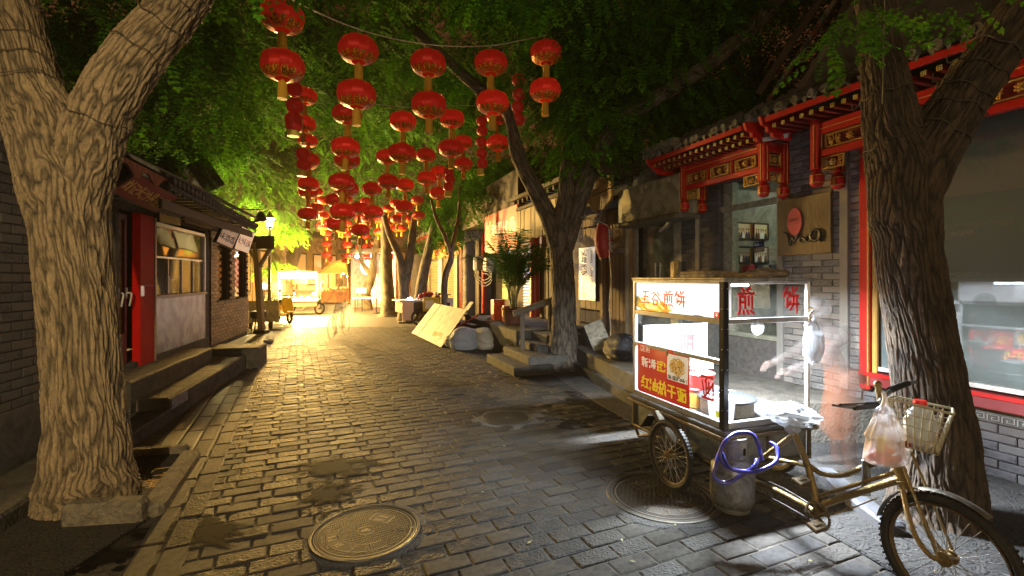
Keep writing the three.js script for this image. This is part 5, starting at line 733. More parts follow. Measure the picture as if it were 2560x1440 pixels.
{
  const s0 = 3.5, t = FL.thing('snack_shop', 'small snack shop with a red pillar, serving window and grey counter panel', 'shop', s0), X = s => s - s0;
  part(t, 'wall', [bx(X(1.88), X(5.3), 2.62, 3.25, -.3, -.02), bx(X(5.05), X(5.3), .3, 2.62, -.3, .0), bx(X(1.88), X(1.96), .3, 2.62, -.3, 0), bx(X(2.85), X(5.05), .4, .6, -.3, -.03)], M([.05, .045, .04], { r: .85, t: 'grime', s: 1 }));
  part(t, 'back_wall', [bx(X(1.9), X(5.2), .4, 3.2, -1.8, -1.76), bx(X(1.9), X(5.2), 3.0, 3.05, -1.8, -.2)], M([.12, .10, .08], { r: .8, t: 'mottle', s: 1 }));
  const d = part(t, 'door', [bx(X(1.97), X(2.03), .55, 2.58, -.12, -.06), bx(X(2.24), X(2.30), .55, 2.58, -.12, -.06), bx(X(2.03), X(2.24), 2.5, 2.58, -.12, -.06), bx(X(2.03), X(2.24), .55, 1.0, -.12, -.06)], mat.redDark); part(d, 'pane', bx(X(2.03), X(2.24), 1.0, 2.5, -.1, -.09, .001), M([.30, .21, .06], { r: .25, t: 'grime', s: 1.3 }));
  const hd = (s, z) => { part(d, 'handle', [bx(X(s) - .03, X(s) + .03, 1.46, 1.6, z, z + .012, .004), wire([V(X(s), 1.53, z + .01), V(X(s), 1.53, z + .06), V(X(s) - .02, 1.42, z + .06), V(X(s) - .02, 1.36, z + .05)], .011, 14, 6)], mat.white); }; hd(2.06, -.06); hd(2.27, -.06);
  part(t, 'pillar', bx(X(2.40), X(2.83), .5, 2.62, -.05, .05, .01), M([.55, .006, .004], { r: .7, x: { specularIntensity: .2 }, t: 'scratch', s: 1.4 })); part(t, 'pillar_seam', bx(X(2.41), X(2.82), 1.62, 1.628, .05, .053, .001), mat.redDark); part(t, 'pillar_plate', [bx(X(2.40), X(2.50), 1.48, 1.62, .05, .058, .003)], mat.steel); part(t, 'edge_post', bx(X(2.83), X(2.88), .5, 2.6, -.03, .06, .006), M([.3, .22, .13], { r: .5, t: 'mottle', s: 3 }));
  part(t, 'counter_panel', bx(X(2.89), X(4.98), .60, 1.43, -.03, .03, .006), M([.36, .37, .40], { r: .42, m: .35, t: 'grime', s: .7 })); part(t, 'counter_edge', bx(X(2.88), X(5.0), 1.43, 1.475, -.05, .06, .004), M([.4, .26, .12], { r: .5, t: 'scratch', s: 2 }));
  const w = part(t, 'window', [bx(X(2.88), X(5.0), 2.50, 2.56, -.05, .02), bx(X(2.88), X(5.0), 2.03, 2.06, -.03, .01), bx(X(2.88), X(2.91), 1.475, 2.5, -.04, .01)], mat.steel);
  part(w, 'bright_post', bx(X(4.95), X(5.01), 1.475, 2.5, -.04, .03, .006), M([.85, .85, .82], { r: .4 }));  // white colour stands for light reflected off the aluminium post
  for (let i = 0; i < 4; i++) { const a = 2.91 + i * .51; part(w, 'sash', [bx(X(a), X(a + .02), 1.475, 2.03, -.02, .012 - .012 * (i % 2)), bx(X(a + .49), X(a + .51), 1.475, 2.03, -.02, .012 - .012 * (i % 2)), bx(X(a + .46), X(a + .5), 1.74, 1.76, .01, .03)], mat.steel); part(w, 'pane', bx(X(a + .02), X(a + .49), 1.48, 2.03, -.012, -.008, .001), mat.glass); }
  part(w, 'pane', bx(X(2.91), X(4.95), 2.06, 2.5, -.012, -.008, .001), mat.glass);
  const sv = rng(51); part(t, 'shelf', [bx(X(2.95), X(4.9), 1.40, 1.43, -.9, -.1), bx(X(2.95), X(4.9), 1.98, 2.0, -1.7, -1.4)], mat.woodDark);
  for (let i = 0; i < 9; i++) { const s = 3.05 + i * .21, hgt = .12 + sv() * .16; const o = FL.thing('sauce_jar', `${['amber', 'dark red', 'pale', 'green', 'brown', 'white', 'ochre', 'black', 'orange'][i]} jar on the counter inside the left serving window`, 'jar', s, 1.43, -.3 - sv() * .25); part(o, 'jar', lathe([[0, 0], [.05, 0], [.055, .02], [.055, hgt * .75], [.03, hgt * .9], [.03, hgt], [0, hgt]], 16), M([[.4, .2, .03], [.25, .03, .02], [.5, .48, .4], [.08, .2, .06], [.2, .1, .04], [.6, .6, .58], [.42, .3, .08], [.03, .03, .03], [.5, .18, .03]][i], { r: .25 })); part(o, 'lid', cyl(.034, .034, .02, 0, hgt + .01, 0), mat.steel); }
  const lt = FL.thing('bottle', 'tall yellow bottle standing in the left serving window', 'bottle', 4.0, 1.43, -.22); part(lt, 'glass', lathe([[0, 0], [.04, 0], [.045, .02], [.045, .26], [.015, .34], [.015, .42], [0, .42]], 16), M([.55, .42, .04], { r: .2 })); part(lt, 'cap', cyl(.018, .018, .03, 0, .43, 0), mat.orange);
  // eave: painted wavy board, then toothed tiles
  const q = (px, py, o) => FL.pt(px, py, o), a = q(262, 384, .75), b = q(424, 462, .75), c = q(640, 572, .75);
  const T = [], n = 60; for (let i = 0; i < n; i++) { const f = k => { const u = k / n; return [mix(a[0], b[0], u), mix(a[1], b[1], u) + .05, mix(a[1], b[1], u) - .05 - .05 * Math.sin(u * 20)]; }, A = f(i), B = f(i + 1); for (const z of [.75, .77]) T.push([V(X(A[0]), A[1], z), V(X(B[0]), B[1], z), V(X(B[0]), B[2], z)], [V(X(A[0]), A[1], z), V(X(B[0]), B[2], z), V(X(A[0]), A[2], z)]); }
  part(t, 'valance', tris(T), M([.42, .13, .05], { r: .8, t: 'mottle', s: 2, side: THREE.DoubleSide }));
  const eY = (a[1] + c[1]) / 2 + .08; const slope = part(t, 'roof', [orient(cbox(X(5.5) - X(1.2), 1.15, .04, .005), V(X(3.35), eY + .02, .85), V(X(3.35), eY + .62, -.25))], mat.tile2);
  part(t, 'rafter', [...Array(14)].map((_, i) => bx(X(1.5 + i * .3), X(1.56 + i * .3), eY - .09, eY - .02, -.1, .72, .005)), mat.woodDark);
  part(t, 'bracket_bar', [rod(V(X(q(290, 492, .1)[0]), q(290, 492, .1)[1], .1), V(X(q(418, 440, .72)[0]), q(418, 440, .72)[1], .72), .018), rod(V(X(q(452, 545, .1)[0]), q(452, 545, .1)[1], .1), V(X(q(560, 512, .8)[0]), q(560, 512, .8)[1], .8), .016)], mat.iron);
  for (let k = 0; k < 5; k++) { const z = .3 + k * .06, p = [[478, 488], [492, 480], [505, 500], [495, 515], [482, 505], [490, 530 + k * 6]].map(([x, y], i) => { const [s, yy] = q(x + (k - 2) * 3, y + k * 2, .35); return V(X(s), yy, .35 + .05 * Math.sin(i + k)); }); part(t, 'wire', wire(p, .005, 30, 4), mat.black); }
  // fascia under the eave
  part(t, 'fascia', bx(X(3.95), X(5.25), 2.66, 2.98, 0, .05, .006), M([.22, .05, .025], { r: .7, t: 'mottle', s: 2 }));
}
{ // second shop: glazed brick with two square openings
  const s0 = 6.7, t = FL.thing('brick_shop', 'brown brick shop with two dark window openings on the left', 'shop', s0), X = s => s - s0, w1 = [FL.s(543), FL.s(577)], w2 = [FL.s(590), FL.s(616)], e = FL.s(621), b = FL.s(527), wy0 = 1.27, wy1 = 2.42;
  const inW = (x, y, m = .0) => y > wy0 - m && y < wy1 + m && ((x > X(w1[0]) - m && x < X(w1[1]) + m) || (x > X(w2[0]) - m && x < X(w2[1]) + m));
  const wall = part(t, 'wall', [bx(X(b), X(e), .3, wy0, -.25, -.022), bx(X(b), X(e), wy1, 3.1, -.25, -.022), bx(X(b), X(w1[0]), wy0, wy1, -.25, -.022), bx(X(w1[1]), X(w2[0]), wy0, wy1, -.25, -.022), bx(X(w2[1]), X(e), wy0, wy1, -.25, -.022), bx(X(e) - .2, X(e), .3, 3.1, -2.5, -.25)], mat.mortar);
  bricks(wall, X(b), X(e), .40, 2.7, -.022, mat.brickWarm, { L: .235, h: .062, j: .009, seed: 22, skip: (x, y) => inW(x, y) || (y > 1.6 && (Math.floor(y / .071) % 1)) });
  part(t, 'room', [bx(X(b), X(e), .4, 3.0, -2.5, -2.45), bx(X(b), X(b) + .05, .4, 3, -2.45, -.25)], M([.05, .035, .025], { r: .9, t: 'grain', s: [1, 1] }));
  for (const [a, c] of [w1, w2]) { const f = part(t, 'window', [bx(X(a), X(a) + .06, wy0, wy1, -.16, -.05), bx(X(c) - .05, X(c), wy0, wy1, -.16, -.05), bx(X(a), X(c), wy0 - .03, wy0, -.16, .03), bx(X(a), X(c), wy1, wy1 + .06, -.16, .02)], mat.woodDark); part(f, 'pane', bx(X(a) + .06, X(c) - .05, wy0, wy1, -.1, -.095, .001), mat.glass); part(f, 'shutter_slat', [...Array(14)].map((_, i) => bx(X(a) + .08, X(c) - .06, wy0 + .03 + i * .082, wy0 + .09 + i * .082, -.5, -.48)), M([.07, .045, .025], { r: .6 })); }
  part(t, 'lintel', bx(X(b), X(e), 2.44, 2.52, -.02, .02, .004), mat.brickWarm[1]);
  const q = (px, py, o) => FL.pt(px, py, o), a = q(420, 462, .8), c = q(640, 574, .8), L = c[0] - a[0];
  const tooth = tris([[V(-.07, .05, 0), V(0, -.09, .01), V(.07, .05, 0)], [V(-.07, .05, -.02), V(.07, .05, -.02), V(0, -.09, .01)]]);
  for (let i = 0; i < 30; i++) { const u = (i + .5) / 30, m = mesh('drip_tile', tooth, mat.tile, t); m.position.set(X(mix(a[0], c[0], u)), mix(a[1], c[1], u), .8); const rl = mesh('roof_tile', i ? t.userData.rl : (t.userData.rl = mg([wire([V(0, .03, .82), V(0, .25, .35), V(0, .62, -.25)], .045, 8, 7), cyl(.05, .05, .02, 0, 0, 0, 12).applyMatrix4(new THREE.Matrix4().makeRotationX(Math.PI / 2)).translate(0, .03, .82)])), mat.tile, t); rl.position.set(X(mix(a[0], c[0], (i + 1) / 30)), mix(a[1], c[1], u) + .04, 0); }
  delete t.userData.rl;
  part(t, 'roof', [orient(cbox(L, 1.25, .03, .004), V(X((a[0] + c[0]) / 2), (a[1] + c[1]) / 2 + .02, .82), V(X((a[0] + c[0]) / 2), (a[1] + c[1]) / 2 + .62, -.25))], mat.tile2); part(t, 'eave_board', [bx(X(a[0]), X(c[0]), Math.min(a[1], c[1]) - .16, Math.min(a[1], c[1]) - .04, .70, .74), bx(X(a[0]), X(c[0]), 2.7, 2.95, 0, .08)], mat.woodDark);
}
{ // white gable on the roof
  const p = P(462, 470, 9.5), t = thing('roof_gable', 'small whitish gable standing on the left shop roof', 'gable', p, .5); const s = new THREE.Shape(); s.moveTo(-.3, 0); s.lineTo(0, .48); s.lineTo(.3, 0); s.closePath(); const h = new THREE.Path(); h.moveTo(-.08, .08); h.lineTo(0, .26); h.lineTo(.08, .08); h.closePath(); s.holes.push(h);
  part(t, 'gable_face', uvm(clean(new THREE.ExtrudeGeometry(s, { depth: .05, bevelEnabled: true, bevelSize: .008, bevelThickness: .008, bevelSegments: 1 }))), M([.5, .48, .42], { r: .8, t: 'grime', s: 2 })); part(t, 'gable_roof', [beam(V(-.34, -.03, -.3), V(0, .52, -.3), .05, .8), beam(V(.34, -.03, -.3), V(0, .52, -.3), .05, .8)], mat.tile2); part(t, 'vent_bar', [-.03, 0, .03].map(x => bx(x - .008, x + .008, .08, .22, .01, .03)), mat.grey);
}
// signs of the left shops
function tiltedSign(name, label, corners, map, o = {}) { // corners TL TR BR BL as [px, py, out] on the facade F
  const p = corners.map(([x, y, out]) => { const [s, yy] = (o.f ?? FL).pt(x, y, out); return (o.f ?? FL).world(s, yy, out); });
  const X = p[1].clone().sub(p[0]).add(p[2]).sub(p[3]).multiplyScalar(.5), Y = p[0].clone().sub(p[3]).add(p[1]).sub(p[2]).multiplyScalar(.5), w = X.length(), h = Y.length(), c = p.reduce((a, b) => a.add(b), V(0, 0, 0)).multiplyScalar(.25);
  const x = X.normalize(), z = x.clone().cross(Y.normalize()).normalize(), y = z.clone().cross(x), t = thing(name, label, 'sign', c); t.quaternion.setFromRotationMatrix(new THREE.Matrix4().makeBasis(x, y, z));
  part(t, 'board', uvm(bx(-w / 2, w / 2, -h / 2, h / 2, -.03, 0, .004)), o.back ?? mat.iron); part(t, 'print', at(panel(w - .012, h - .012), 0, 0, .003), signMat(map, { r: .55, ...o.m })); if (o.frame) part(t, 'frame', [bx(-w / 2, w / 2, h / 2 - .03, h / 2, .001, .02), bx(-w / 2, w / 2, -h / 2, -h / 2 + .03, .001, .02), bx(-w / 2, -w / 2 + .03, -h / 2 + .03, h / 2 - .03, .001, .02), bx(w / 2 - .03, w / 2, -h / 2 + .03, h / 2 - .03, .001, .02)], o.frame);
  return t;
}
tiltedSign('shop_sign', 'maroon sign with seven ochre characters over the left shop door', [[322, 434, .72], [428, 493, .72], [408, 532, .55], [298, 478, .55]], canvas(640, 224, (g, w, h) => { g.fillStyle = '#8e1a30'; g.fillRect(0, 0, w, h); g.fillStyle = 'rgba(150,40,60,.35)'; g.fillRect(250, 0, 180, h); g.strokeStyle = '#e6b869'; [...'刘记长沙臭豆腐'].forEach((c, i) => glyph(g, c, 22 + i * 87, 52 + (i % 2) * 8, 78, 120, 11)); }));
tiltedSign('menu_sign', 'yellow menu board with brown characters above the serving window', [[400, 492, .06], [452, 505, .06], [450, 566, .06], [396, 552, .06]], canvas(192, 192, (g, w, h) => { g.fillStyle = '#a8861c'; g.fillRect(0, 0, w, h); g.strokeStyle = '#3a210d'; glyph(g, '干', 4, 50, 40, 90, 9); glyph(g, '鱼', 50, 40, 56, 92, 9); g.strokeStyle = '#7a3a14'; glyph(g, '丸', 116, 20, 66, 120, 11); g.strokeStyle = '#c9a23c'; g.lineWidth = 10; g.beginPath(); g.moveTo(120, 10); g.bezierCurveTo(180, 60, 120, 120, 180, 190); g.stroke(); }));
const boardSign = (a, b) => canvas(256, 256, (g, w, h) => { g.fillStyle = '#e6c2a0'; g.fillRect(0, 0, w, h); g.strokeStyle = '#2e1a12'; [...a].forEach((c, i) => glyph(g, c, 62 + i * 30, 40, 26, 30, 4)); [...b].forEach((c, i) => glyph(g, c, 14 + i * (228 / b.length), 108, 214 / b.length, 84, b.length > 3 ? 7 : 10)); });
tiltedSign('shop_sign', 'framed pinkish wooden sign with three big characters, left of the two on the brick shop', [[553, 553, .60], [596, 578, .60], [586, 622, .48], [545, 603, .48]], boardSign('香辣鱼', '味酒香'), { frame: mat.woodDark, m: { glow: .22 } });  // glow in the print stands for street lamp light on the board
tiltedSign('shop_sign', 'bright pinkish sign with five characters at the end of the brick shop', [[600, 567, .60], [635, 582, .60], [623, 634, .48], [591, 619, .48]], boardSign('长沙味豆腐', '长沙臭豆腐'), { m: { glow: .6 } });  // stronger painted glow, again for the street lamp light
{ // left steps and platform
  const st = FL.thing('stone_steps', null, null, 3, 0, 0); st.userData = { kind: 'structure' }; const X = s => s - 3;
  part(st, 'step', uvm(bx(X(1.45), X(4.9), -.05, .28, .05, .74, .025)), mat.stone); part(st, 'step', uvm(bx(X(1.3), X(4.12), .1, .53, .0, .40, .025)), mat.stoneDark); part(st, 'step', uvm(bx(X(1.9), X(5.2), .3, .6, -.6, .03, .02)), mat.stoneDark);
  part(st, 'paint_patch', bx(X(1.52), X(2.02), .04, .25, .742, .745, .001), M([.38, .39, .42], { r: .9, t: 'grime', s: 3 }));
  const e = FL.s(668, .95); part(st, 'platform', uvm(bx(X(4.9), X(e), -.05, .40, -.3, .95, .03)), mat.stone);
  // trunk of the tree pit: rough kerbs
  const pit = struct('tree_pit', prism(poly([[-5.2, 1.6], [-2.25, 1.9], [-2.62, 2.8], [-2.62, 3.5], [-3.3, 4.75], [-4.55, 4.7]]), -.05, .02), M([.022, .018, .013], { r: .95, t: 'grime', s: 1.5, b: .04, bt: 'mottle', bs: 5 }));  // dark earth, its colour deepened further for the foliage shade on this corner
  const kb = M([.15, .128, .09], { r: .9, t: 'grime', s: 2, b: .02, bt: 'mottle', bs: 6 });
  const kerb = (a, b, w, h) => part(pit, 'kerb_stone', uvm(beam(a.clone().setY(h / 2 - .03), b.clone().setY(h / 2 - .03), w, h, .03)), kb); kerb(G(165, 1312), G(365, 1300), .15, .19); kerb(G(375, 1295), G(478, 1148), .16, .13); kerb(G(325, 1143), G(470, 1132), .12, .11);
  const r = rng(61), L = []; for (let i = 0; i < 26; i++) { const p = G(368 + r() * 46, 1190 + r() * 50).setY(.05 + r() * .02), a = r() * TAU, l = .05 + r() * .1; L.push(rod(p, p.clone().add(V(Math.cos(a) * l, .01, Math.sin(a) * l)), .0028, .002, 4)); } tag(mesh('skewer_litter', L, M([.5, .3, .1], { r: .6 })), null, null, null, 'stuff');
  const paper = solo('paper_scrap', tris([[V(0, 0, 0), V(.06, .05, .02), V(.1, .01, .05)], [V(0, 0, 0), V(.1, .01, .05), V(.04, .0, .07)]]), M([.6, .58, .52], { r: .8, side: THREE.DoubleSide }), 'crumpled scrap of paper at the left foot of the thick tree', 'litter'); paper.position.copy(G(58, 1245)).setY(.03);
}
{ // wooden post with braces, sagging board, stool, pale board
  const t = thing('wooden_post', 'wooden post with a braced crossboard at the corner of the brick shop', 'post', P(654, 832, 15).setY(0)), b = t.position, w = M([.42, .34, .17], { r: .7, t: 'grain', s: [3, .5], b: .006 });
  part(t, 'post', beam(P(655, 838, 15).sub(b), P(640, 606, 15).sub(b), .17, .17, .015), w); part(t, 'crossboard', [beam(P(622, 607, 15.2).sub(b), P(682, 606, 14.6).sub(b), .12, .4, .01)], mat.woodDark); part(t, 'brace', beam(P(648, 668, 15).sub(b), P(676, 620, 14.7).sub(b), .1, .1, .01), w); part(t, 'brace', beam(P(645, 660, 15).sub(b), P(622, 620, 15.2).sub(b), .08, .1, .01), w); part(t, 'foot', uvm(cbox(.36, .1, .36, .02).translate(0, .05, 0)), mat.iron);
  const st = thing('round_stool', 'black topped stool beside the wooden post', 'stool', P(646, 826, 15.6).setY(0), .4); part(st, 'seat', [lathe([[0, .42], [.2, .42], [.24, .46], [.24, .62], [.2, .66], [0, .67]], 20)], mat.black); for (let k = 0; k < 4; k++) { const a = k * TAU / 4 + .4; part(st, 'leg', rod(V(Math.cos(a) * .16, .44, Math.sin(a) * .16), V(Math.cos(a) * .24, 0, Math.sin(a) * .24), .02), mat.iron); }
  const bd = thing('pale_board', 'pale upright board standing behind the stool and wooden post', 'board', P(656, 820, 16.4).setY(0), .25); part(bd, 'sheet', bx(-.52, .52, .22, .95, -.02, .02, .008), M([.62, .55, .26], { r: .7, t: 'mottle', s: 1 })); part(bd, 'foot', bx(.2, .32, 0, .22, -.05, .05), mat.woodDark); part(bd, 'foot', bx(-.45, -.33, 0, .22, -.05, .05), mat.woodDark);
  const pb = thing('white_tub', 'small white tub lying by the platform corner', 'tub', P(672, 858, 12.7).setY(0)); part(pb, 'tub', lathe([[0, 0], [.1, 0], [.13, .09], [.14, .09], [.12, .02], [0, .02]], 20), mat.white);
}

// ---------------------------------------------------------------- the pancake cart on its tricycle
const CB = V(1.574, 0, -3.55), CT = Math.atan2(.323, .946), cx = V(.946, 0, -.323), cz = V(.323, 0, .946), CW = .83, CL = 1.16;
const CP = (x, y, z) => CB.clone().addScaledVector(cx, x).addScaledVector(cz, z).setY(y);
const rust = M([.16, .115, .06], { r: .55, m: .55, t: 'grime', s: 4, b: .002, bt: 'speck', bs: 12 }), brass = M([.34, .24, .095], { r: .36, m: .75, t: 'grime', s: 5, b: .002, bt: 'speck', bs: 14 }), alu = M([.62, .63, .64], { r: .32, m: .8, t: 'scratch', s: 3 });
const boxInk = (g, w, h) => { };
{
  const t = thing('food_cart', 'lit glass pancake cart with red characters built on a tricycle', 'food cart', CB, CT);
  const darkF = M([.025, .025, .027], { r: .35, m: .6 });
  // frame
  const corner = (x, z, m, w) => part(t, 'corner_post', bx(x - w / 2, x + w / 2, .58, 1.72, z - w / 2, z + w / 2, .004), m);
  corner(0, 0, darkF, .05); corner(0, -CL, alu, .035); corner(CW, 0, M([.8, .8, .8], { r: .4 }), .03); corner(CW, -CL, M([.8, .8, .8], { r: .4 }), .035);
  part(t, 'rivet', [.75, .9, 1.05, 1.2, 1.35, 1.5, 1.65].flatMap(y => [sph(.005, -.026, y, .008, 6), sph(.005, .008, y, .026, 6)]), alu);
  for (const [y, h, m] of [[1.70, .03, alu], [1.405, .045, alu], [1.10, .035, alu], [.63, .05, alu]]) part(t, 'rail', bx(-.018, .018, y - h / 2, y + h / 2, -CL + .02, -.025, .004), m);
  for (const [y, h] of [[1.70, .03], [1.405, .04], [.63, .05]]) part(t, 'rail', bx(.025, CW - .015, y - h / 2, y + h / 2, -.018, .018, .004), alu);
  for (const [y, h] of [[1.70, .03], [1.405, .04], [.63, .05]]) part(t, 'rail', bx(.02, CW - .02, y - h / 2, y + h / 2, -CL - .015, -CL + .015, .004), alu);
  for (const [y, h] of [[1.70, .03], [.63, .05]]) part(t, 'rail', bx(CW - .015, CW + .015, y - h / 2, y + h / 2, -CL + .02, -.02, .004), alu);
  part(t, 'roof', [bx(-.03, CW + .03, 1.715, 1.735, -CL - .03, .03, .006), bx(-.03, CW + .03, 1.700, 1.715, .02, .03, .003), bx(-.032, -.02, 1.70, 1.715, -CL, .02, .003)], M([.42, .42, .42], { r: .45, m: .5, t: 'grime', s: 2 }));
  // light box with four characters
  const lb = canvas(768, 256, (g, w, h) => {
    g.fillStyle = '#fdfefe'; g.fillRect(0, 0, w, h);
    const gr = rng(5); for (let i = 0; i < 60; i++) { const x = gr() * 330, y = 200 + gr() * 70 - x * .06 + (x < 90 ? -60 * gr() : 0); g.fillStyle = ['#d99a2a', '#f0c35a', '#c47a18', '#f7dc8a'][i % 4]; g.beginPath(); g.ellipse(x, y, 30 + gr() * 30, 10 + gr() * 12, gr(), 0, TAU); g.fill(); } g.fillStyle = 'rgba(80,90,60,.5)'; g.beginPath(); g.ellipse(20, 160, 26, 40, 0, 0, TAU); g.fill(); g.fillStyle = '#5a6a78'; g.beginPath(); g.ellipse(600, 262, 60, 18, 0, 0, TAU); g.fill();
    g.strokeStyle = '#b3260c'; [...'五谷煎饼'].forEach((c, i) => glyph(g, c, 58 + i * 108 + (i > 1 ? 14 : 0), 62, 96, 138, 11));
    g.fillStyle = '#a3271c'; g.fillRect(722, 208, 40, 44); g.fillStyle = '#f2d8c8'; g.fillRect(732, 218, 18, 5); g.fillRect(732, 230, 18, 5); g.fillRect(738, 218, 5, 24);
  });
  const pl = at(panel(CL - .06, .265), -.006, 1.555, -CL / 2, 0, -Math.PI / 2); part(t, 'light_box', [bx(-.002, .10, 1.43, 1.685, -CL + .025, -.03, .003)], M([.85, .86, .88], { r: .6 })); part(t, 'light_box_print', pl, signMat(lb, { r: .5, glow: 1.25 }));
  // front glass with two characters
  const ft = canvas(512, 192, (g) => { g.clearRect(0, 0, 512, 192); g.strokeStyle = '#d4161c'; glyph(g, '煎', 62, 14, 110, 160, 14); glyph(g, '饼', 362, 14, 110, 160, 14); });
  const fm = signMat(ft, { r: .5 }); fm.transparent = true; fm.alphaTest = .4; fm.side = THREE.DoubleSide;
  const pane = (g) => part(t, 'pane', g, mat.glass);
  pane(bx(.03, CW - .02, 1.425, 1.685, -.004, .0, .001)); part(t, 'lettering', at(panel(CW - .06, .26), CW / 2, 1.555, .004), fm);
  pane(bx(-.003, .001, 1.12, 1.382, -CL + .02, -.03, .001)); pane(bx(-.003, .001, .655, 1.082, -CL + .02, -.03, .001)); 
  // rear boards with the characters seen from behind
  const rt = canvas(512, 256, (g, w) => { g.fillStyle = '#f4f6f8'; g.fillRect(0, 0, w, 256); g.translate(w, 0); g.scale(-1, 1); g.strokeStyle = '#b00510'; glyph(g, '煎', 60, 30, 150, 190, 20); glyph(g, '谷', 320, 60, 130, 150, 18); });
  part(t, 'rear_board', bx(.07, .76, .88, 1.27, -CL + .02, -CL + .035, .002), mat.grey); part(t, 'rear_print', at(panel(.68, .38), .415, 1.075, -CL + .039), signMat(rt, { r: .7 })).material.color.setScalar(.10);
  part(t, 'pane', bx(.02, CW - .02, 1.28, 1.385, -CL - .002, -CL + .002, .001), mat.glass);
  // fluorescent tubes under the roof
  const tube = M([1, 1, 1], { e: [.82, .92, 1], ei: 26 }); const tg = part(t, 'lamp_tube', [cyl(.013, .013, .62, 0, 0, 0, 10).rotateZ(Math.PI / 2).translate(CW / 2, 1.668, -.5)], tube); part(t, 'lamp_holder', [bx(CW / 2 - .33, CW / 2 + .33, 1.684, 1.702, -.53, -.47, .003)], mat.white);
  const al = new THREE.RectAreaLight(C([.84, .91, 1]), 6800, .6, .07); al.position.set(CW / 2, 1.645, -.5); al.rotation.x = -Math.PI / 2; al.name = 'lamp_tube'; t.add(al);
  // deck
  part(t, 'deck', bx(-.04, CW + .04, .565, .605, -CL - .05, .04, .008), M([.14, .145, .15], { r: .4, m: .5, t: 'grime', s: 2 }));
  part(t, 'deck_edge', [bx(-.055, CW + .055, .535, .565, .03, .06, .006), bx(-.055, -.03, .535, .565, -CL - .06, .03, .006), bx(CW + .03, CW + .055, .535, .565, -CL - .06, .03, .006)], rust);
  // tray of the tricycle
  const trayM = M([.20, .20, .165], { r: .6, m: .3, t: 'grime', s: 1.6, b: .004, bt: 'mottle', bs: 6 });
  part(t, 'tray_panel', bx(-.012, .0, .33, .53, -CL + .02, -.02, .003), trayM); part(t, 'tray_panel', bx(.02, CW - .02, .33, .53, -.012, 0, .003), trayM); part(t, 'tray_panel', bx(CW, CW + .012, .33, .53, -CL + .02, -.02, .003), trayM); part(t, 'tray_panel', bx(.02, CW - .02, .33, .53, -CL, -CL + .012, .003), trayM); part(t, 'tray_floor', bx(0, CW, .31, .33, -CL, 0, .004), trayM);
  part(t, 'tray_frame', [...[[0, 0], [CW, 0], [0, -CL], [CW, -CL], [0, -.42], [0, -.8], [CW * .5, 0]].map(([x, z]) => rod(V(x - (x === 0 ? .015 : 0), .30, z + (z === 0 ? .015 : 0)), V(x - (x === 0 ? .015 : 0), .55, z + (z === 0 ? .015 : 0)), .016)), rod(V(-.015, .31, .01), V(-.015, .31, -CL), .016), rod(V(0, .31, .015), V(CW, .31, .015), .016), rod(V(-.015, .31, -CL), V(-.015, .22, -CL + .08), .014), rod(V(-.015, .22, -CL + .08), V(-.015, .3, -CL + .3), .014)], rust);
  part(t, 'wheel_guard', orient(cbox(.12, .40, .012, .003), V(-.07, .56, -.72), V(-.10, .40, -.36)), mat.woodGrey); part(t, 'wheel_guard', orient(cbox(.1, .20, .012, .003), V(-.06, .36, -.92), V(-.08, .52, -.76)), mat.black);
  // axle and hind wheels
  part(t, 'axle', rod(V(-.16, .28, -.46), V(CW + .16, .28, -.46), .02), rust); part(t, 'spring', [...[-.03, CW + .03].flatMap(x => [0, 1, 2].map(i => orient(cbox(.05, .7 - i * .16, .012, .002), V(x, .30 + i * .014, -.46 - .35 + i * .08), V(x, .30 + i * .014, -.46 + .35 - i * .08))))], mat.iron);
  wheelOn(t, V(-.13, .275, -.46), V(1, 0, 0), .275, .021, 28, 'hind'); wheelOn(t, V(CW + .13, .275, -.46), V(1, 0, 0), .275, .021, 28, 'hind');
}
function wheelOn(t, c, axis, R, r, spokes, kind, m = {}) {
  const q = new THREE.Quaternion().setFromUnitVectors(V(0, 0, 1), axis.clone().normalize()), M4 = new THREE.Matrix4().compose(c, q, V(1, 1, 1)), g = l => mg(l).applyMatrix4(M4);
  const w = part(t, 'wheel', g([at(tor(R - r, r, 64, 12), 0, 0, 0), ...[...Array(64)].map((_, i) => at(cbox(.012, .006, r * 1.7, .002), Math.cos(i / 64 * TAU) * (R - .001), Math.sin(i / 64 * TAU) * (R - .001), 0, 0, 0, i / 64 * TAU + Math.PI / 2))]), mat.rubber);
  part(w, 'rim', g([lathe([[R - r * 2.1, -.012], [R - r * 2.6, -.010], [R - r * 2.7, 0], [R - r * 2.6, .010], [R - r * 2.1, .012]], 64).rotateX(Math.PI / 2)]), m.rim ?? rust);
  const sp = []; for (let i = 0; i < spokes; i++) { const a = i / spokes * TAU, s = i % 2 ? 1 : -1, b = a + (i % 4 < 2 ? .42 : -.42); sp.push(rod(V(Math.cos(b) * .03, Math.sin(b) * .03, s * .028), V(Math.cos(a) * (R - r * 2.6), Math.sin(a) * (R - r * 2.6), 0), .0018, .0018, 5)); } part(w, 'spokes', g(sp), alu);
  part(w, 'hub', g([cyl(.022, .022, .09, 0, 0, 0, 14).rotateX(Math.PI / 2), cyl(.036, .036, .008, 0, 0, 0, 16).rotateX(Math.PI / 2).translate(0, 0, .03), cyl(.036, .036, .008, 0, 0, 0, 16).rotateX(Math.PI / 2).translate(0, 0, -.03), cyl(.008, .008, .14, 0, 0, 0, 8).rotateX(Math.PI / 2)]), brass);
  return w;
}
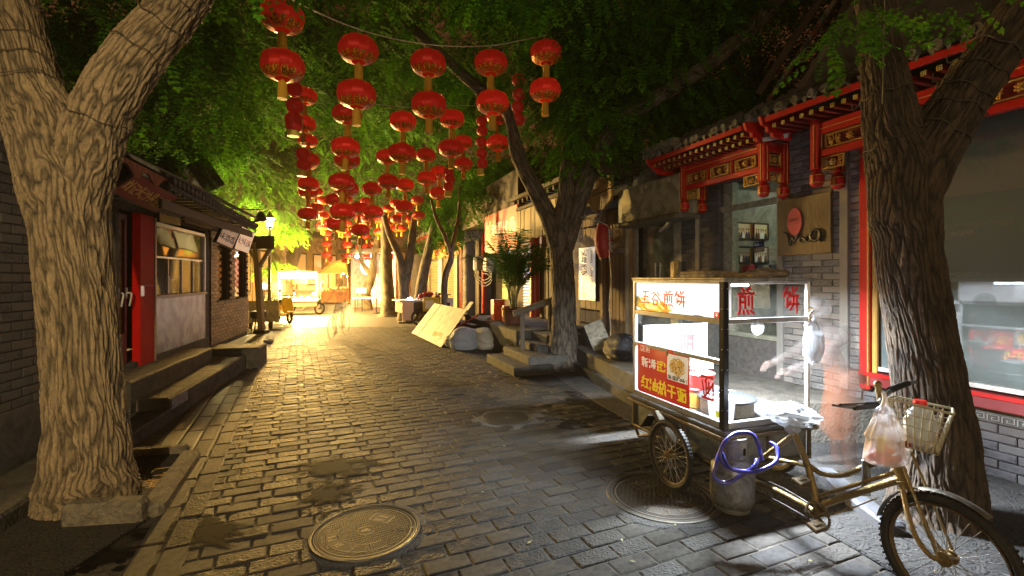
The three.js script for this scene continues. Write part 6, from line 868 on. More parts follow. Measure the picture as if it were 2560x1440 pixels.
{ // things on and in the cart
  const g = thing('griddle', 'big round black griddle on a scorched drum inside the cart', 'griddle', CP(.36, .605, -.36), CT); part(g, 'drum', lathe([[0, 0], [.205, 0], [.21, .01], [.21, .11], [.2, .12], [0, .12]], 44), M([.11, .085, .05], { r: .7, t: 'grime', s: 7, b: .004, bt: 'mottle', bs: 12 })); part(g, 'plate', lathe([[0, .14], [.2, .14], [.232, .136], [.236, .128], [.23, .12], [0, .12]], 56), M([.006, .008, .011], { r: .38, t: 'grime', s: 5 }));
  const wt = thing('white_tub', 'translucent white tub with a yellow sticker in the cart corner', 'tub', CP(.15, .605, -.19), CT); part(wt, 'tub', lathe([[0, 0], [.088, 0], [.104, .185], [.11, .187], [.11, .195], [.1, .195], [.085, .01], [0, .01]], 36), M([.82, .85, .86], { r: .4, x: { transmission: .35, thickness: 0 } })); part(wt, 'sticker', new THREE.CylinderGeometry(.097, .0935, .05, 10, 1, true, -1.2, .55).translate(0, .07, 0), M([.85, .72, .03], { r: .5 }));
  const rt = thing('red_tub', 'big red tub with a lid standing inside the cart', 'tub', CP(.36, .605, -.72), CT); part(rt, 'tub', lathe([[0, 0], [.12, 0], [.145, .24], [.15, .24], [.15, .255], [.135, .255], [0, .25]], 36), M([.5, .02, .02], { r: .35, x: { clearcoat: .3 } })); part(rt, 'lid', lathe([[0, .285], [.13, .28], [.155, .27], [.157, .258], [0, .258]], 36), M([.58, .03, .03], { r: .35 }));
  const yb = thing('oil_jar', 'small amber jar beside the red tub in the cart', 'jar', CP(.20, .605, -.56), CT); part(yb, 'jar', lathe([[0, 0], [.05, 0], [.055, .02], [.055, .11], [.04, .13], [.04, .14], [0, .14]], 20), M([.5, .28, .04], { r: .3 })); part(yb, 'lid', cyl(.043, .043, .02, 0, .15, 0), mat.redDark);
  const wb = thing('white_box', 'white carton on the tub behind the cart glass', 'box', CP(.42, .895, -.8), CT); part(wb, 'carton', bx(-.12, .12, 0, .05, -.09, .09, .006), mat.white);
  const tg = thing('scraper', 'steel scraper with red grip resting beside the griddle', 'scraper', CP(.66, .66, -.12), CT + .3); part(tg, 'blade', bx(-.09, .02, 0, .006, -.04, .04, .002), mat.steel); part(tg, 'grip', rod(V(.02, .003, 0), V(.11, .02, 0), .011), M([.6, .03, .03], { r: .4 }));
  // poster on the left pane
  const pt = canvas(640, 512, (g2, w, h) => {
    g2.fillStyle = '#c31220'; g2.fillRect(0, 0, w, h); g2.strokeStyle = '#f5e9e0'; g2.lineWidth = 4; g2.strokeRect(44, 18, 112, 56); text(g2, '正宗', 52, 24, 46, 44, 6); g2.strokeStyle = '#f7f2ea'; text(g2, '新添', 50, 130, 92, 108, 14); g2.strokeStyle = '#f0d021'; text(g2, '武汉', 252, 130, 92, 108, 14); text(g2, '红油热干面', 46, 330, 104, 140, 17);
    g2.fillStyle = '#f3efe6'; g2.fillRect(392, 40, 232, 250); g2.fillStyle = '#e6e6e2'; g2.beginPath(); g2.arc(508, 150, 96, 0, TAU); g2.fill(); const r = rng(8); for (let i = 0; i < 220; i++) { g2.strokeStyle = ['#b8862c', '#d7a845', '#8f5f1c', '#e6c06a'][i % 4]; g2.lineWidth = 4; const a = r() * TAU, q = 74 * Math.sqrt(r()), x = 508 + Math.cos(a) * q, y = 150 + Math.sin(a) * q; g2.beginPath(); g2.arc(x, y, 8 + r() * 12, r() * 6, r() * 6 + 2); g2.stroke(); } g2.strokeStyle = '#191513'; text(g2, '地道的味', 400, 240, 46, 44, 6); g2.fillStyle = '#191513'; g2.font = 'bold 44px sans-serif'; g2.fillText('!', 604, 280); g2.fillStyle = '#15100f'; g2.fillRect(372, 10, 30, 52);
  });
  const po = thing('poster', 'red noodle poster with yellow characters taped on the cart glass', 'poster', CP(-.012, .66, -.72), CT); const pg = new THREE.PlaneGeometry(.72, .45, 14, 8), pp = pg.attributes.position; for (let i = 0; i < pp.count; i++) { const x = pp.getX(i), y = pp.getY(i); pp.setZ(i, .006 * Math.sin(x * 14) * (.5 + y) + .004 * Math.sin(y * 20 + x * 5)); } pg.computeVertexNormals(); part(po, 'sheet', at(clean(pg), -.006, .225, 0, 0, -Math.PI / 2), signMat(pt, { r: .45, side: THREE.DoubleSide, glow: .30 }));  // glow stands for the cart light shining through the sheet
  const rc = canvas(128, 160, g2 => { g2.clearRect(0, 0, 128, 160); g2.strokeStyle = '#d3121c'; glyph(g2, '面', 8, 8, 112, 144, 13); }); const rm = signMat(rc); rm.transparent = true; rm.alphaTest = .4; rm.side = THREE.DoubleSide; solo('window_lettering', at(panel(.17, .23), ...CP(-.008, .89, -.17).toArray(), 0, CT - Math.PI / 2), rm, 'red character stuck on the cart glass right of the poster', 'lettering');
  // bag hanging at the front post, boards and cloth on the roof
  const film = new THREE.MeshPhysicalMaterial({ color: C([.66, .68, .7]), roughness: .4, transmission: .6, thickness: 0, side: THREE.DoubleSide, specularIntensity: 1 });
  const crumple = (rx, ry, rz, seed, k = .3) => { const g2 = new THREE.SphereGeometry(1, 40, 28), q = g2.attributes.position; for (let i = 0; i < q.count; i++) { const v = V(q.getX(i), q.getY(i), q.getZ(i)), f = 1 - k * .5 + k * ridge(noise(v.x * 2.4 + seed, v.y * 1.6, v.z * 2.4)) + k * .5 * (noise(v.x * 6 + seed, v.y * 5, v.z * 6) - .5); q.setXYZ(i, v.x * f * rx * (v.y > 0 ? 1 - .72 * v.y * v.y : 1), v.y * f * ry, v.z * f * rz * (v.y > 0 ? 1 - .72 * v.y * v.y : 1)); } g2.computeVertexNormals(); return clean(g2); };
  const hb = thing('plastic_bag', 'white plastic bag bundle hanging from the front cart post', 'bag', CP(CW - .02, 1.24, .05), CT); part(hb, 'film', at(cbox(.13, .20, .05, .02), 0, -.03, 0, .1, .2, -.12), M([.75, .76, .78], { r: .35, x: { transmission: .2, thickness: 0 } })); part(hb, 'film', at(crumple(.085, .17, .05, 4), 0, .0, .02), film); part(hb, 'tie', [wire([V(0, .15, 0), V(-.02, .2, 0), V(.02, .24, 0), V(0, .26, -.02)], .008, 16, 5)], M([.3, .22, .12], { r: .8 }));
  const sc = thing('torn_film', 'scrap of film caught under the front cart rail', 'film', CP(.30, 1.36, .02), CT); part(sc, 'film', crumple(.05, .05, .01, 7, .6), film);
  const rb = rng(44); for (let i = 0; i < 3; i++) { const o = thing('flat_carton', ['lower pale carton lying on the cart roof', 'upper pale carton on the cart roof', 'torn brown cardboard on the cart roof'][i], 'carton', CP(.5 + i * .04, 1.736 + [0, .028, 0][i], [-.72, -.78, -.32][i]), CT + .05 * i); part(o, 'card', [at(cbox(.4, .026, [.34, .3, .34][i], .004), 0, .013, 0), at(cbox(.38, .004, .2, .001), .02, .03, 0, .08)], M([[.55, .48, .33], [.5, .40, .28], [.42, .30, .17]][i], { r: .85, t: 'mottle', s: 3 })); }
  const cl = thing('rag', 'rumpled rag on the right of the cart roof', 'rag', CP(.62, 1.737, -.2), CT); part(cl, 'cloth', at(crumple(.16, .045, .12, 9, .5), 0, .03, 0), M([.35, .29, .24], { r: .95, t: 'mottle', s: 6 }));
  const st = thing('covered_saddle', 'tricycle saddle wrapped in a clear plastic bag', 'saddle', P(1978, 1034, 3.28), .33); st.scale.setScalar(.8); const sg = new THREE.Shape(); part(st, 'saddle', [at(sph(.11, 0, 0, -.05, 20, .4), 0, 0, 0), at(sph(.055, 0, -.005, .1, 14, .6), 0, 0, 0)], mat.black); part(st, 'plastic', at(crumple(.17, .085, .19, 3, .5), 0, .0, 0), film); part(st, 'plastic', at(cbox(.2, .03, .16, .015), -.02, .045, 0, .05, .2, .05), M([.42, .45, .5], { r: .3, x: { transmission: .25, thickness: 0 } })); part(st, 'plastic_knot', at(crumple(.06, .05, .04, 12, .6), -.03, -.10, .04), film);
}
{ // gas bottle with its blue hose
  const p = G(1843, 1282).add(V(.0, 0, -.08)), t = thing('gas_bottle', 'grey steel gas bottle standing on the paving before the cart', 'gas bottle', p, .4), gm = M([.27, .27, .265], { r: .42, m: .45, t: 'grime', s: 3.2 });
  part(t, 'body', lathe([[0, .02], [.1, .02], [.135, .035], [.155, .075], [.157, .12], [.157, .27], [.15, .33], [.125, .37], [.09, .39], [0, .395]], 48), gm); part(t, 'foot_ring', lathe([[.115, 0], [.125, 0], [.125, .045], [.115, .045]], 40), gm);
  const col = (a0, a1) => { const g = []; return lathe([[.092, .37], [.096, .37], [.098, .52], [.104, .532], [.098, .54], [.09, .53], [.088, .37]], 40); };
  const cg = new THREE.LatheGeometry([[.094, .37], [.096, .42]].map(q => new THREE.Vector2(...q)), 40, 0, TAU), mid = [[.35, 1.3], [1.95, 1.25], [3.5, 1.2], [5.0, 1.28]].map(([a, l]) => new THREE.LatheGeometry([[.096, .42], [.098, .475]].map(q => new THREE.Vector2(...q)), 12, a, l)), top = new THREE.LatheGeometry([[.098, .475], [.099, .52], [.106, .53], [.106, .542], [.098, .546], [.092, .538], [.092, .475]].map(q => new THREE.Vector2(...q)), 40);
  const gm2 = gm.clone(); gm2.side = THREE.DoubleSide; part(t, 'collar', [cg, ...mid, top], gm2); part(t, 'valve', [cyl(.02, .018, .09, 0, .43, 0, 12), cyl(.03, .03, .02, 0, .48, 0, 6), ...[0, 1, 2, 3, 4].map(i => sph(.01, Math.cos(i * TAU / 5) * .028, .485, Math.sin(i * TAU / 5) * .028, 6))], M([.25, .5, .48], { r: .35, m: .6 }));
  part(t, 'regulator', [cyl(.026, .022, .08, .06, .53, .0, 16), sph(.026, .06, .575, 0, 14, .6), cyl(.012, .012, .03, .06, .60, 0, 10), rod(V(0, .47, 0), V(.07, .48, 0), .012)], M([.02, .17, .15], { r: .35 })); 
  const bl = M([.035, .035, .28], { r: .3, x: { clearcoat: .5 } }); const w = [[1905, 1150, 3.30], [1895, 1110, 3.28], [1880, 1085, 3.32], [1845, 1082, 3.36], [1812, 1105, 3.3], [1800, 1140, 3.27], [1812, 1162, 3.24], [1850, 1178, 3.22], [1885, 1172, 3.22], [1892, 1150, 3.24], [1886, 1165, 3.2], [1850, 1190, 3.19], [1812, 1208, 3.19], [1786, 1195, 3.22], [1790, 1160, 3.25], [1802, 1130, 3.3], [1825, 1170, 3.2], [1870, 1180, 3.18], [1915, 1170, 3.2], [1943, 1148, 3.25], [1940, 1115, 3.32], [1925, 1106, 3.36]].map(([x, y, Z]) => P(x, y, Z));
  solo('gas_hose', wire(w, .0135, 220, 9), bl, 'blue rubber hose looped round the gas bottle collar', 'hose');
}
{ // front half of the tricycle
  const Q = (x, y, Z) => P(x, y, Z), b = G(2045, 1375), t = thing('cargo_tricycle', 'rusty brass coloured cargo tricycle front end with one big wheel', 'tricycle', b), L = p => p.clone().sub(b), tb = (pts, r, n = 24) => wire(pts.map(L), r, n, 10), rd = (p, q, r) => rod(L(p), L(q), r, r, 12);
  const hub = Q(2368, 1396, 2.44), crown = Q(2264, 1222, 2.6), head = Q(2228, 1120, 2.66), bb = Q(2046, 1278, 3.0), seat = Q(1980, 1068, 3.28);
  part(t, 'frame', [rd(seat, Q(2020, 1165, 3.12), .021), rd(Q(2020, 1165, 3.12), Q(2050, 1290, 3.0), .021), tb([Q(2018, 1160, 3.13), Q(2055, 1184, 3.05), Q(2105, 1188, 2.96), Q(2165, 1166, 2.82), Q(2232, 1148, 2.66)], .0165, 30), rd(Q(2048, 1240, 3.02), Q(2240, 1180, 2.66), .012), tb([Q(2050, 1264, 3.0), Q(2130, 1236, 2.85), Q(2250, 1198, 2.62)], .021), rd(Q(1985, 1085, 3.25), Q(1880, 1165, 3.55), .017), rd(Q(2020, 1165, 3.12), Q(1905, 1140, 3.6), .013), tb([Q(2050, 1285, 3.0), Q(1960, 1235, 3.3), Q(1880, 1200, 3.7)], .018)], brass);
  part(t, 'frame_clip', [beam(L(Q(2166, 1150, 2.80)), L(Q(2165, 1240, 2.80)), .05, .015, .003)], mat.steel); part(t, 'head_tube', [rd(head, crown, .024), rd(crown.clone().lerp(head, .0), crown.clone().lerp(head, .08), .034), rd(crown.clone().lerp(head, .16), crown.clone().lerp(head, .2), .032), rd(head.clone().lerp(crown, .0), head.clone().lerp(crown, .08), .031)], brass);
  const side = V(.946, 0, -.323).multiplyScalar(.05); for (const s of [-1, 1]) { const o = side.clone().multiplyScalar(s); part(t, 'fork_blade', tb([crown.clone().addScaledVector(o, .5), Q(2288, 1290, 2.55).add(o), Q(2310, 1345, 2.5).add(o), Q(2342, 1385, 2.45).add(o), hub.clone().add(o)], .0125), brass); part(t, 'stay', rd(Q(2262, 1130, 2.6).add(o), hub.clone().add(o.clone().multiplyScalar(1.25)), .007), brass); }
  // handlebar
  const st = Q(2196, 975, 2.72); part(t, 'stem', [rd(head, Q(2205, 1030, 2.70), .015), rd(Q(2205, 1030, 2.70), Q(2194, 962, 2.72), .015), sph(.02, ...L(Q(2194, 960, 2.72)).toArray(), 10)], brass); part(t, 'handlebar', [tb([Q(2100, 1014, 2.55), Q(2150, 1012, 2.56), Q(2200, 1006, 2.62), Q(2202, 1000, 2.68), Q(2215, 985, 2.85), Q(2255, 962, 2.98), Q(2290, 955, 3.05)], .011, 40)], mat.steel); part(t, 'grip', [rd(Q(2135, 1017, 2.56), Q(2192, 1012, 2.58), .019)], mat.black); part(t, 'brake_lever', [tb([Q(2200, 1012, 2.6), Q(2150, 1022, 2.58), Q(2082, 1013, 2.54)], .006)], mat.steel);
  part(t, 'grip', rd(Q(2225, 975, 2.9), Q(2268, 958, 3.0), .019), mat.black);
  // crank set
  const ax = V(.946, 0, -.323); const ring = mg([at(tor(.075, .006, 36, 6), 0, 0, 0), ...[0, 1, 2, 3, 4].map(i => rod(V(0, 0, 0), V(Math.cos(i * TAU / 5) * .07, Math.sin(i * TAU / 5) * .07, 0), .008)), ...[...Array(30)].map((_, i) => at(cbox(.01, .012, .005, .002), Math.cos(i / 30 * TAU) * .083, Math.sin(i / 30 * TAU) * .083, 0, 0, 0, i / 30 * TAU))]); ring.applyMatrix4(new THREE.Matrix4().compose(L(Q(2044, 1290, 2.96)), new THREE.Quaternion().setFromUnitVectors(V(0, 0, 1), ax), V(1, 1, 1))); part(t, 'chain_ring', ring, rust);
  const pedal = (p, q) => { part(t, 'crank', rd(p, q, .011), rust); part(t, 'pedal', [at(cbox(.1, .028, .07, .005), ...L(q.clone().addScaledVector(ax, -.06)).toArray(), .3, .33, 0), at(cbox(.06, .04, .02, .004), ...L(q.clone().addScaledVector(ax, -.06)).toArray(), .3, .33, 0)], rust); }; pedal(bb.clone().addScaledVector(ax, -.07), Q(2062, 1312, 2.9)); pedal(bb.clone().addScaledVector(ax, .07), Q(2022, 1200, 3.1));
  part(t, 'bottom_bracket', [sph(.035, ...L(bb).toArray(), 14)], rust); part(t, 'chain', [tb([Q(2040, 1270, 2.97), Q(1960, 1222, 3.25), Q(1860, 1180, 3.7)], .006), tb([Q(2046, 1312, 2.95), Q(1960, 1262, 3.25), Q(1860, 1215, 3.7)], .006)], mat.iron);
  const cable = tb([Q(2192, 1245, 2.79), Q(2130, 1270, 2.85), Q(2062, 1292, 2.92)], .004, 20); part(t, 'cable', cable, brass);
  wheelOn(t, L(hub), V(.93, 0, -.36), .315, .024, 32, 'front');
  // mudguard
  const mgd = []; const steer = V(.36, 0, .93); for (let i = 0; i <= 26; i++) { const a = mix(1.02, 2.95, i / 26); mgd.push([Math.cos(a), Math.sin(a)]); } const T = [], axv = V(.93, 0, -.36); for (let i = 0; i < 26; i++) { for (let k = 0; k < 6; k++) { const f = (j, m) => { const q = (m / 6 - .5) * 1.9, w = Math.sin(q) * .034, h = .338 + .018 * Math.cos(q) - .018; return L(hub).addScaledVector(steer, mgd[j][0] * h).add(V(0, mgd[j][1] * h, 0)).addScaledVector(axv, w); }; T.push([f(i, k), f(i + 1, k), f(i + 1, k + 1)], [f(i, k), f(i + 1, k + 1), f(i, k + 1)]); } } part(t, 'mudguard', tris(T), M([.25, .235, .19], { r: .4, m: .6, t: 'grime', s: 5, side: THREE.DoubleSide }));
}
{ // wire basket, its jug, and the carrier bag
  const c = [[2220, 996, 2.52], [2384, 1036, 2.30], [2346, 1138, 2.34], [2242, 1112, 2.52]].map(q => P(...q)), bk = [[2232, 990, 2.80], [2382, 1022, 2.60], [2338, 1120, 2.60], [2246, 1098, 2.76]].map(q => P(...q));
  const b = c[3].clone(), t = thing('wire_basket', 'cream wire basket on the handlebar of the tricycle', 'basket', b), L = p => p.clone().sub(b), w = M([.62, .55, .36], { r: .45, t: 'mottle', s: 6 });
  const faceGrid = (A, B, Cc, D, n, m, r = .0035) => { const l = []; for (let i = 0; i <= n; i++) l.push(rod(L(A.clone().lerp(B, i / n)), L(D.clone().lerp(Cc, i / n)), r, r, 6)); for (let j = 0; j <= m; j++) l.push(rod(L(A.clone().lerp(D, j / m)), L(B.clone().lerp(Cc, j / m)), r, r, 6)); return l; };
  part(t, 'front_wires', faceGrid(c[0], c[1], c[2], c[3], 7, 4), w); part(t, 'back_wires', faceGrid(bk[0], bk[1], bk[2], bk[3], 7, 4), w); part(t, 'side_wires', [...faceGrid(c[0], bk[0], bk[3], c[3], 4, 4), ...faceGrid(c[1], bk[1], bk[2], c[2], 4, 4)], w); part(t, 'base_wires', faceGrid(c[3], c[2], bk[2], bk[3], 6, 4), w);
  const rim = [c[0], c[1], bk[1], bk[0]]; part(t, 'rim', rim.map((p, i) => rod(L(p), L(rim[(i + 1) % 4]), .0065)), w);
  const jp = P(2300, 1118, 2.5), j = thing('water_jug', 'white plastic jug with a red cap in the wire basket', 'jug', jp, .55); part(j, 'body', [at(cbox(.13, .17, .12, .025), 0, .088, 0), lathe([[.06, .165], [.05, .19], [.03, .205], [.024, .22], [0, .22]], 24)], M([.68, .68, .64], { r: .35, x: { transmission: .3, thickness: 0 } })); part(j, 'handle', wire([V(.04, .15, .02), V(.075, .19, .02), V(.085, .12, .02), V(.07, .06, .02)], .011, 20, 7), M([.66, .66, .62], { r: .4 })); part(j, 'cap', cyl(.03, .028, .03, 0, .232, 0, 20), M([.65, .02, .015], { r: .4 }));
  const rp = thing('red_packet', 'dark red packet under the jug in the wire basket', 'packet', P(2262, 1108, 2.55), .5); part(rp, 'wrapper', at(cbox(.12, .04, .09, .014), 0, .02, 0, .1, 0, .1), M([.28, .02, .05], { r: .35 })); part(rp, 'flap', at(cbox(.1, .01, .06, .004), .02, .045, 0, .2, 0, .15), M([.35, .03, .06], { r: .35 }));
  const gp = P(2212, 1090, 2.5), g = thing('carrier_bag', 'thin white carrier bag with red and yellow food hanging from the handlebar', 'bag', gp, .2);
  const sg = new THREE.SphereGeometry(1, 44, 32), q = sg.attributes.position; for (let i = 0; i < q.count; i++) { const v = V(q.getX(i), q.getY(i), q.getZ(i)), y = v.y, wd = y > .0 ? .085 * (1 - .80 * y) + .01 : .085 + .025 * Math.sin(-y * 1.5), f = 1 + .14 * Math.sin(Math.atan2(v.z, v.x) * 9 + y * 2) * (.5 + .5 * y) + .12 * (noise(v.x * 4, v.y * 3, v.z * 4) - .5), hr = Math.sqrt(Math.max(.0001, 1 - y * y)), k = Math.min(1, hr * 1.8) / Math.max(hr, .001); q.setXYZ(i, v.x * k * wd * f, y * (y > 0 ? .17 : .155), v.z * k * wd * .75 * f); } sg.computeVertexNormals();
  part(g, 'film', clean(sg), new THREE.MeshPhysicalMaterial({ color: C([.92, .90, .93]), roughness: .5, transmission: .72, thickness: 0, side: THREE.DoubleSide })); part(g, 'handle', [wire([V(-.02, .15, 0), V(-.015, .2, .01), V(-.01, .225, .0)], .008, 12, 5), wire([V(.02, .15, 0), V(.015, .2, -.01), V(.0, .228, 0)], .008, 12, 5)], M([.85, .83, .88], { r: .5 }));
  const s = thing('sausages', 'red sausages at the bottom of the thin carrier bag', 'food', P(2212, 1152, 2.5), .25); for (let i = 0; i < 5; i++) part(s, 'sausage', new THREE.CapsuleGeometry(.018, .09, 5, 12).rotateZ(Math.PI / 2 + .12 * (i - 2)).translate((i % 2) * .012 - .005, .0 + .018 * Math.floor(i / 2), .035 * ((i % 3) - 1)), M([.62, .05, .045], { r: .35 }));
  const y = thing('yellow_packet', 'yellow packet above the sausages in the carrier bag', 'packet', P(2205, 1112, 2.5), .4); part(y, 'wrapper', at(cbox(.06, .09, .03, .012), 0, 0, 0, .1, 0, .1), M([.75, .6, .12], { r: .4 })); part(y, 'label', at(cbox(.04, .04, .032, .006), 0, 0, .001, .1, 0, .1), M([.7, .2, .08], { r: .4 }));
}

// ---------------------------------------------------------------- farther down the street, right side
{
  const s0 = -21, t = FR.thing('tile_roof_shop', 'low tiled shop with slatted shutters and red doors beyond the palm', 'shop', s0), X = s => s - s0, q = (px, py, o = 0) => { const [s, y] = FR.pt(px, py, o); return [X(s), y]; };
  part(t, 'wall', [bx(X(-27), X(-14.9), -.05, 3.9, -.4, -.05)], M([.10, .085, .07], { r: .85, t: 'grime', s: .6 }));
  const a = q(1074, 652), b = q(1155, 640); part(t, 'sign_band', bx(a[0], b[0], a[1] + .05, a[1] + 1.0, -.04, .06, .01), M([.55, .27, .07], { r: .6, t: 'mottle', s: .6 }));
  [[1085, .1, .7, [.25, .3, .05]], [1097, .2, .7, [.2, .04, .02]], [1112, .1, .6, [.6, .25, .06]]].forEach(([px, y0, y1, c]) => { const p = q(px, 600); part(t, 'sign_panel', bx(p[0] - .4, p[0] + .4, a[1] + .1 + y0 * .3, a[1] + .9, .06, .09, .004), M(c, { r: .6 })); });
  const pk = q(1137, 610); part(t, 'sign_panel', bx(pk[0] - .8, pk[0] + 1.1, a[1] + .1, a[1] + .95, .06, .1, .006), M([.72, .32, .09], { r: .6, t: 'mottle', s: 1 })); part(t, 'sign_mark', [bx(pk[0] - .2, pk[0] + .05, a[1] + .5, a[1] + .8, .1, .11, .002), bx(pk[0] + .1, pk[0] + .5, a[1] + .3, a[1] + .36, .1, .11, .002), bx(pk[0] + .1, pk[0] + .5, a[1] + .2, a[1] + .26, .1, .11, .002)], mat.black);
  // slatted shutters, one slat after the other
  for (const [p0, p1] of [[1077, 1098], [1120, 1140]]) { const l = q(p0, 770)[0], r2 = q(p1, 770)[0], sh = part(t, 'shutter', bx(l, r2, .2, a[1], -.05, .0, .004), M([.06, .05, .04], { r: .8 })); for (let i = 0; i < 26; i++) part(sh, 'slat', at(cbox(r2 - l, .07, .02, .004), (l + r2) / 2, .35 + i * (a[1] - .4) / 26, .03, .5), M([.36, .27, .15], { r: .5, t: 'mottle', s: 2 })); }
  part(t, 'post', [bx(q(1099, 700)[0], q(1106, 700)[0], .1, a[1], 0, .08), bx(q(1141, 700)[0], q(1146, 700)[0], .1, a[1], 0, .08), bx(q(1072, 700)[0], q(1076, 700)[0], .1, a[1], 0, .08)], M([.6, .5, .34], { r: .6 }));
  for (const [p0, p1] of [[1151, 1157], [1161, 1173]]) { const d = part(t, 'door', bx(q(p0, 700)[0], q(p1, 700)[0], .15, 3.0, -.05, .06, .01), M([.42, .055, .02], { r: .5, t: 'mottle', s: 2 })); part(d, 'panel', [bx(q(p0, 700)[0] + .1, q(p1, 700)[0] - .1, .35, 1.1, .06, .075, .004)], mat.redDark); }
  const pier = part(t, 'pier', bx(q(1178, 700)[0], q(1192, 700)[0], 0, 3.2, -.05, .35, .01), M([.13, .12, .11], { r: .85 })); bricks(pier, q(1178, 700)[0] + .02, q(1192, 700)[0] - .02, .05, 2.8, .352, mat.brickGrey, { L: .5, h: .13, j: .02, seed: 6 });
  part(t, 'pier', [bx(q(1200, 700)[0], q(1210, 700)[0], 0, 3.2, -.05, .2, .01)], mat.woodDark); part(t, 'red_post', [bx(q(1211, 700)[0], q(1216, 700)[0], .4, 3.4, 0, .12, .01)], mat.red);
  part(t, 'carved_corbel', [bx(q(1160, 600)[0], q(1172, 600)[0], 3.3, 3.9, .0, .9, .05), bx(q(1184, 600)[0], q(1205, 600)[0], 3.15, 3.75, .0, .12, .03)], mat.carved);
  tileRoof(t, q(1070, 600)[0] - 1, q(1215, 560)[0], 1.1, 3.95, -.5, 4.9, .30, { sag: .1 }); part(t, 'fascia_board', bx(q(1070, 600)[0] - 1, q(1215, 560)[0], 3.74, 3.86, 1.0, 1.05, .006), mat.redDark);
  for (let i = 0; i < 26; i++) part(t, 'rafter', bx(X(-26 + i * .42), X(-25.86 + i * .42), 3.62, 3.74, .1, .98, .006), mat.woodDark);
  [[1171, 1185, 641, 676], [1196, 1208, 645, 679]].forEach(([p0, p1, y0, y1], i) => { const [s, ya] = FR.pt(p0, y0, .5), [s2, yb] = FR.pt(p1, y1, .5), w = (s2 - s) * .55, o = FR.thing('meter_box', ['left grey meter box with a white face on the tiled shop', 'right meter box with a white notice, nearer the palm'][i], 'meter box', (s + s2) / 2, yb, .35); part(o, 'case', bx(-w / 2, w / 2, 0, ya - yb, -.3, 0, .02), M([.3, .27, .2], { r: .5 })); part(o, 'face', bx(-w / 2, -.05, .05, ya - yb - .05, .0, .01, .003), M([.62, .58, .55], { r: .5 })); });
  const wp = [[1186, 676], [1196, 690], [1210, 700], [1222, 696], [1230, 685], [1222, 672], [1205, 668]].map(([x, y]) => { const [s, yy] = FR.pt(x, y, .6); return FR.world(s, yy, .6); }); for (let k = 0; k < 3; k++) solo('power_cable', wire(wp.map(p => p.clone().add(V(0, -.1 * k, 0))), .02, 40, 5), mat.black, ['upper', 'middle', 'lowest'][k] + ' black cable of the bunch looping under the meter boxes', 'cable');
}
{ // orange sign shop and its neighbour
  const q = (px, py, o) => FR.pt(px, py, o), [s0, yt] = q(1212, 562, .9), [s1] = q(1293, 540, .9), [, yb] = q(1212, 636, .9), w = s1 - s0, h = (yt - yb), c = canvas(512, 512, (g) => { g.fillStyle = '#d8461f'; g.fillRect(0, 0, 512, 512); g.fillStyle = '#e56a2c'; for (let i = 0; i < 9; i++) { g.beginPath(); g.moveTo(0, 400 + i * 12); g.bezierCurveTo(150, 360 + i * 12, 300, 450 + i * 12, 512, 390 + i * 12); g.lineTo(512, 396 + i * 12); g.bezierCurveTo(300, 456 + i * 12, 150, 366 + i * 12, 0, 406 + i * 12); g.fill(); } g.fillStyle = '#f0c090'; g.beginPath(); g.ellipse(70, 130, 34, 60, .5, 0, TAU); g.fill(); g.fillStyle = '#d8461f'; g.beginPath(); g.ellipse(62, 120, 20, 30, .5, 0, TAU); g.fill(); g.strokeStyle = '#6b2a12'; for (const [col, lw, d] of [['#7a2c10', 20, 4], ['#f2e3c4', 15, 0]]) { g.strokeStyle = col; [...'湘鄂比萨'].forEach((ch, i) => glyph(g, ch, 110 + i * 96 + d, 120 + d, 92, 170, lw)); } });
  const t = FR.thing('shop_sign', 'big orange sign with four pale characters above the palm', 'sign', (s0 + s1) / 2, 0, .9); part(t, 'board', uvm(bx(-w / 2, w / 2, yb, yt + .25, -.1, -.01, .01)), mat.orange); part(t, 'print', at(panel(w - .02, h + .23), 0, (yt + yb + .25) / 2, 0), signMat(c, { r: .5, glow: .18 }));
  const s2 = -9.8, o = FR.thing('shutter_shop', 'dark shop with a white slatted shutter and a red pillar behind the palm', 'shop', s2), X = s => s - s2;
  part(o, 'wall', [bx(X(-14.8), X(-9.0), .2, 4.6, -.6, -.3), bx(X(-14.8), X(-9.0), 3.5, 4.6, -.3, .85)], mat.woodDark); const a = X(FR.s(1296)), b = X(FR.s(1330)); const sh = part(o, 'shutter', bx(a, b, .7, 2.6, -.25, -.2), M([.1, .1, .1], { r: .8 })); for (let i = 0; i < 20; i++) part(sh, 'slat', at(cbox(b - a, .075, .015, .003), (a + b) / 2, .75 + i * .092, -.17, -.5), M([.72, .74, .8], { r: .4 }));
  part(o, 'pillar', uvm(cyl(.14, .14, 2.4, X(FR.s(1337, .1)), 1.85, .1, 24)), M([.62, .06, .03], { r: .35, t: 'scratch', s: 1 })); part(o, 'door', [bx(X(FR.s(1352)), X(FR.s(1368)), .6, 3.1, -.1, -.02, .01)], mat.woodGrey); part(o, 'poster', bx(X(FR.s(1242)), X(FR.s(1256)), 1.0, 2.2, -.28, -.2, .004), M([.35, .45, .12], { r: .6, t: 'mottle', s: 4 })); part(o, 'bracket', [rod(V(X(-10.4), 3.5, .1), V(X(-10.9), 2.9, .8), .03), rod(V(X(-9.9), 3.5, .1), V(X(-10.0), 2.9, .8), .03)], mat.woodGrey);
  lampLight(FR.world(-10.6, 2.4, .55), [.78, .8, 1], 9, 4); part(o, 'lamp_bulb', sph(.07, X(-10.6), 2.4, .55, 12), glow([.8, .85, 1], 6));
}
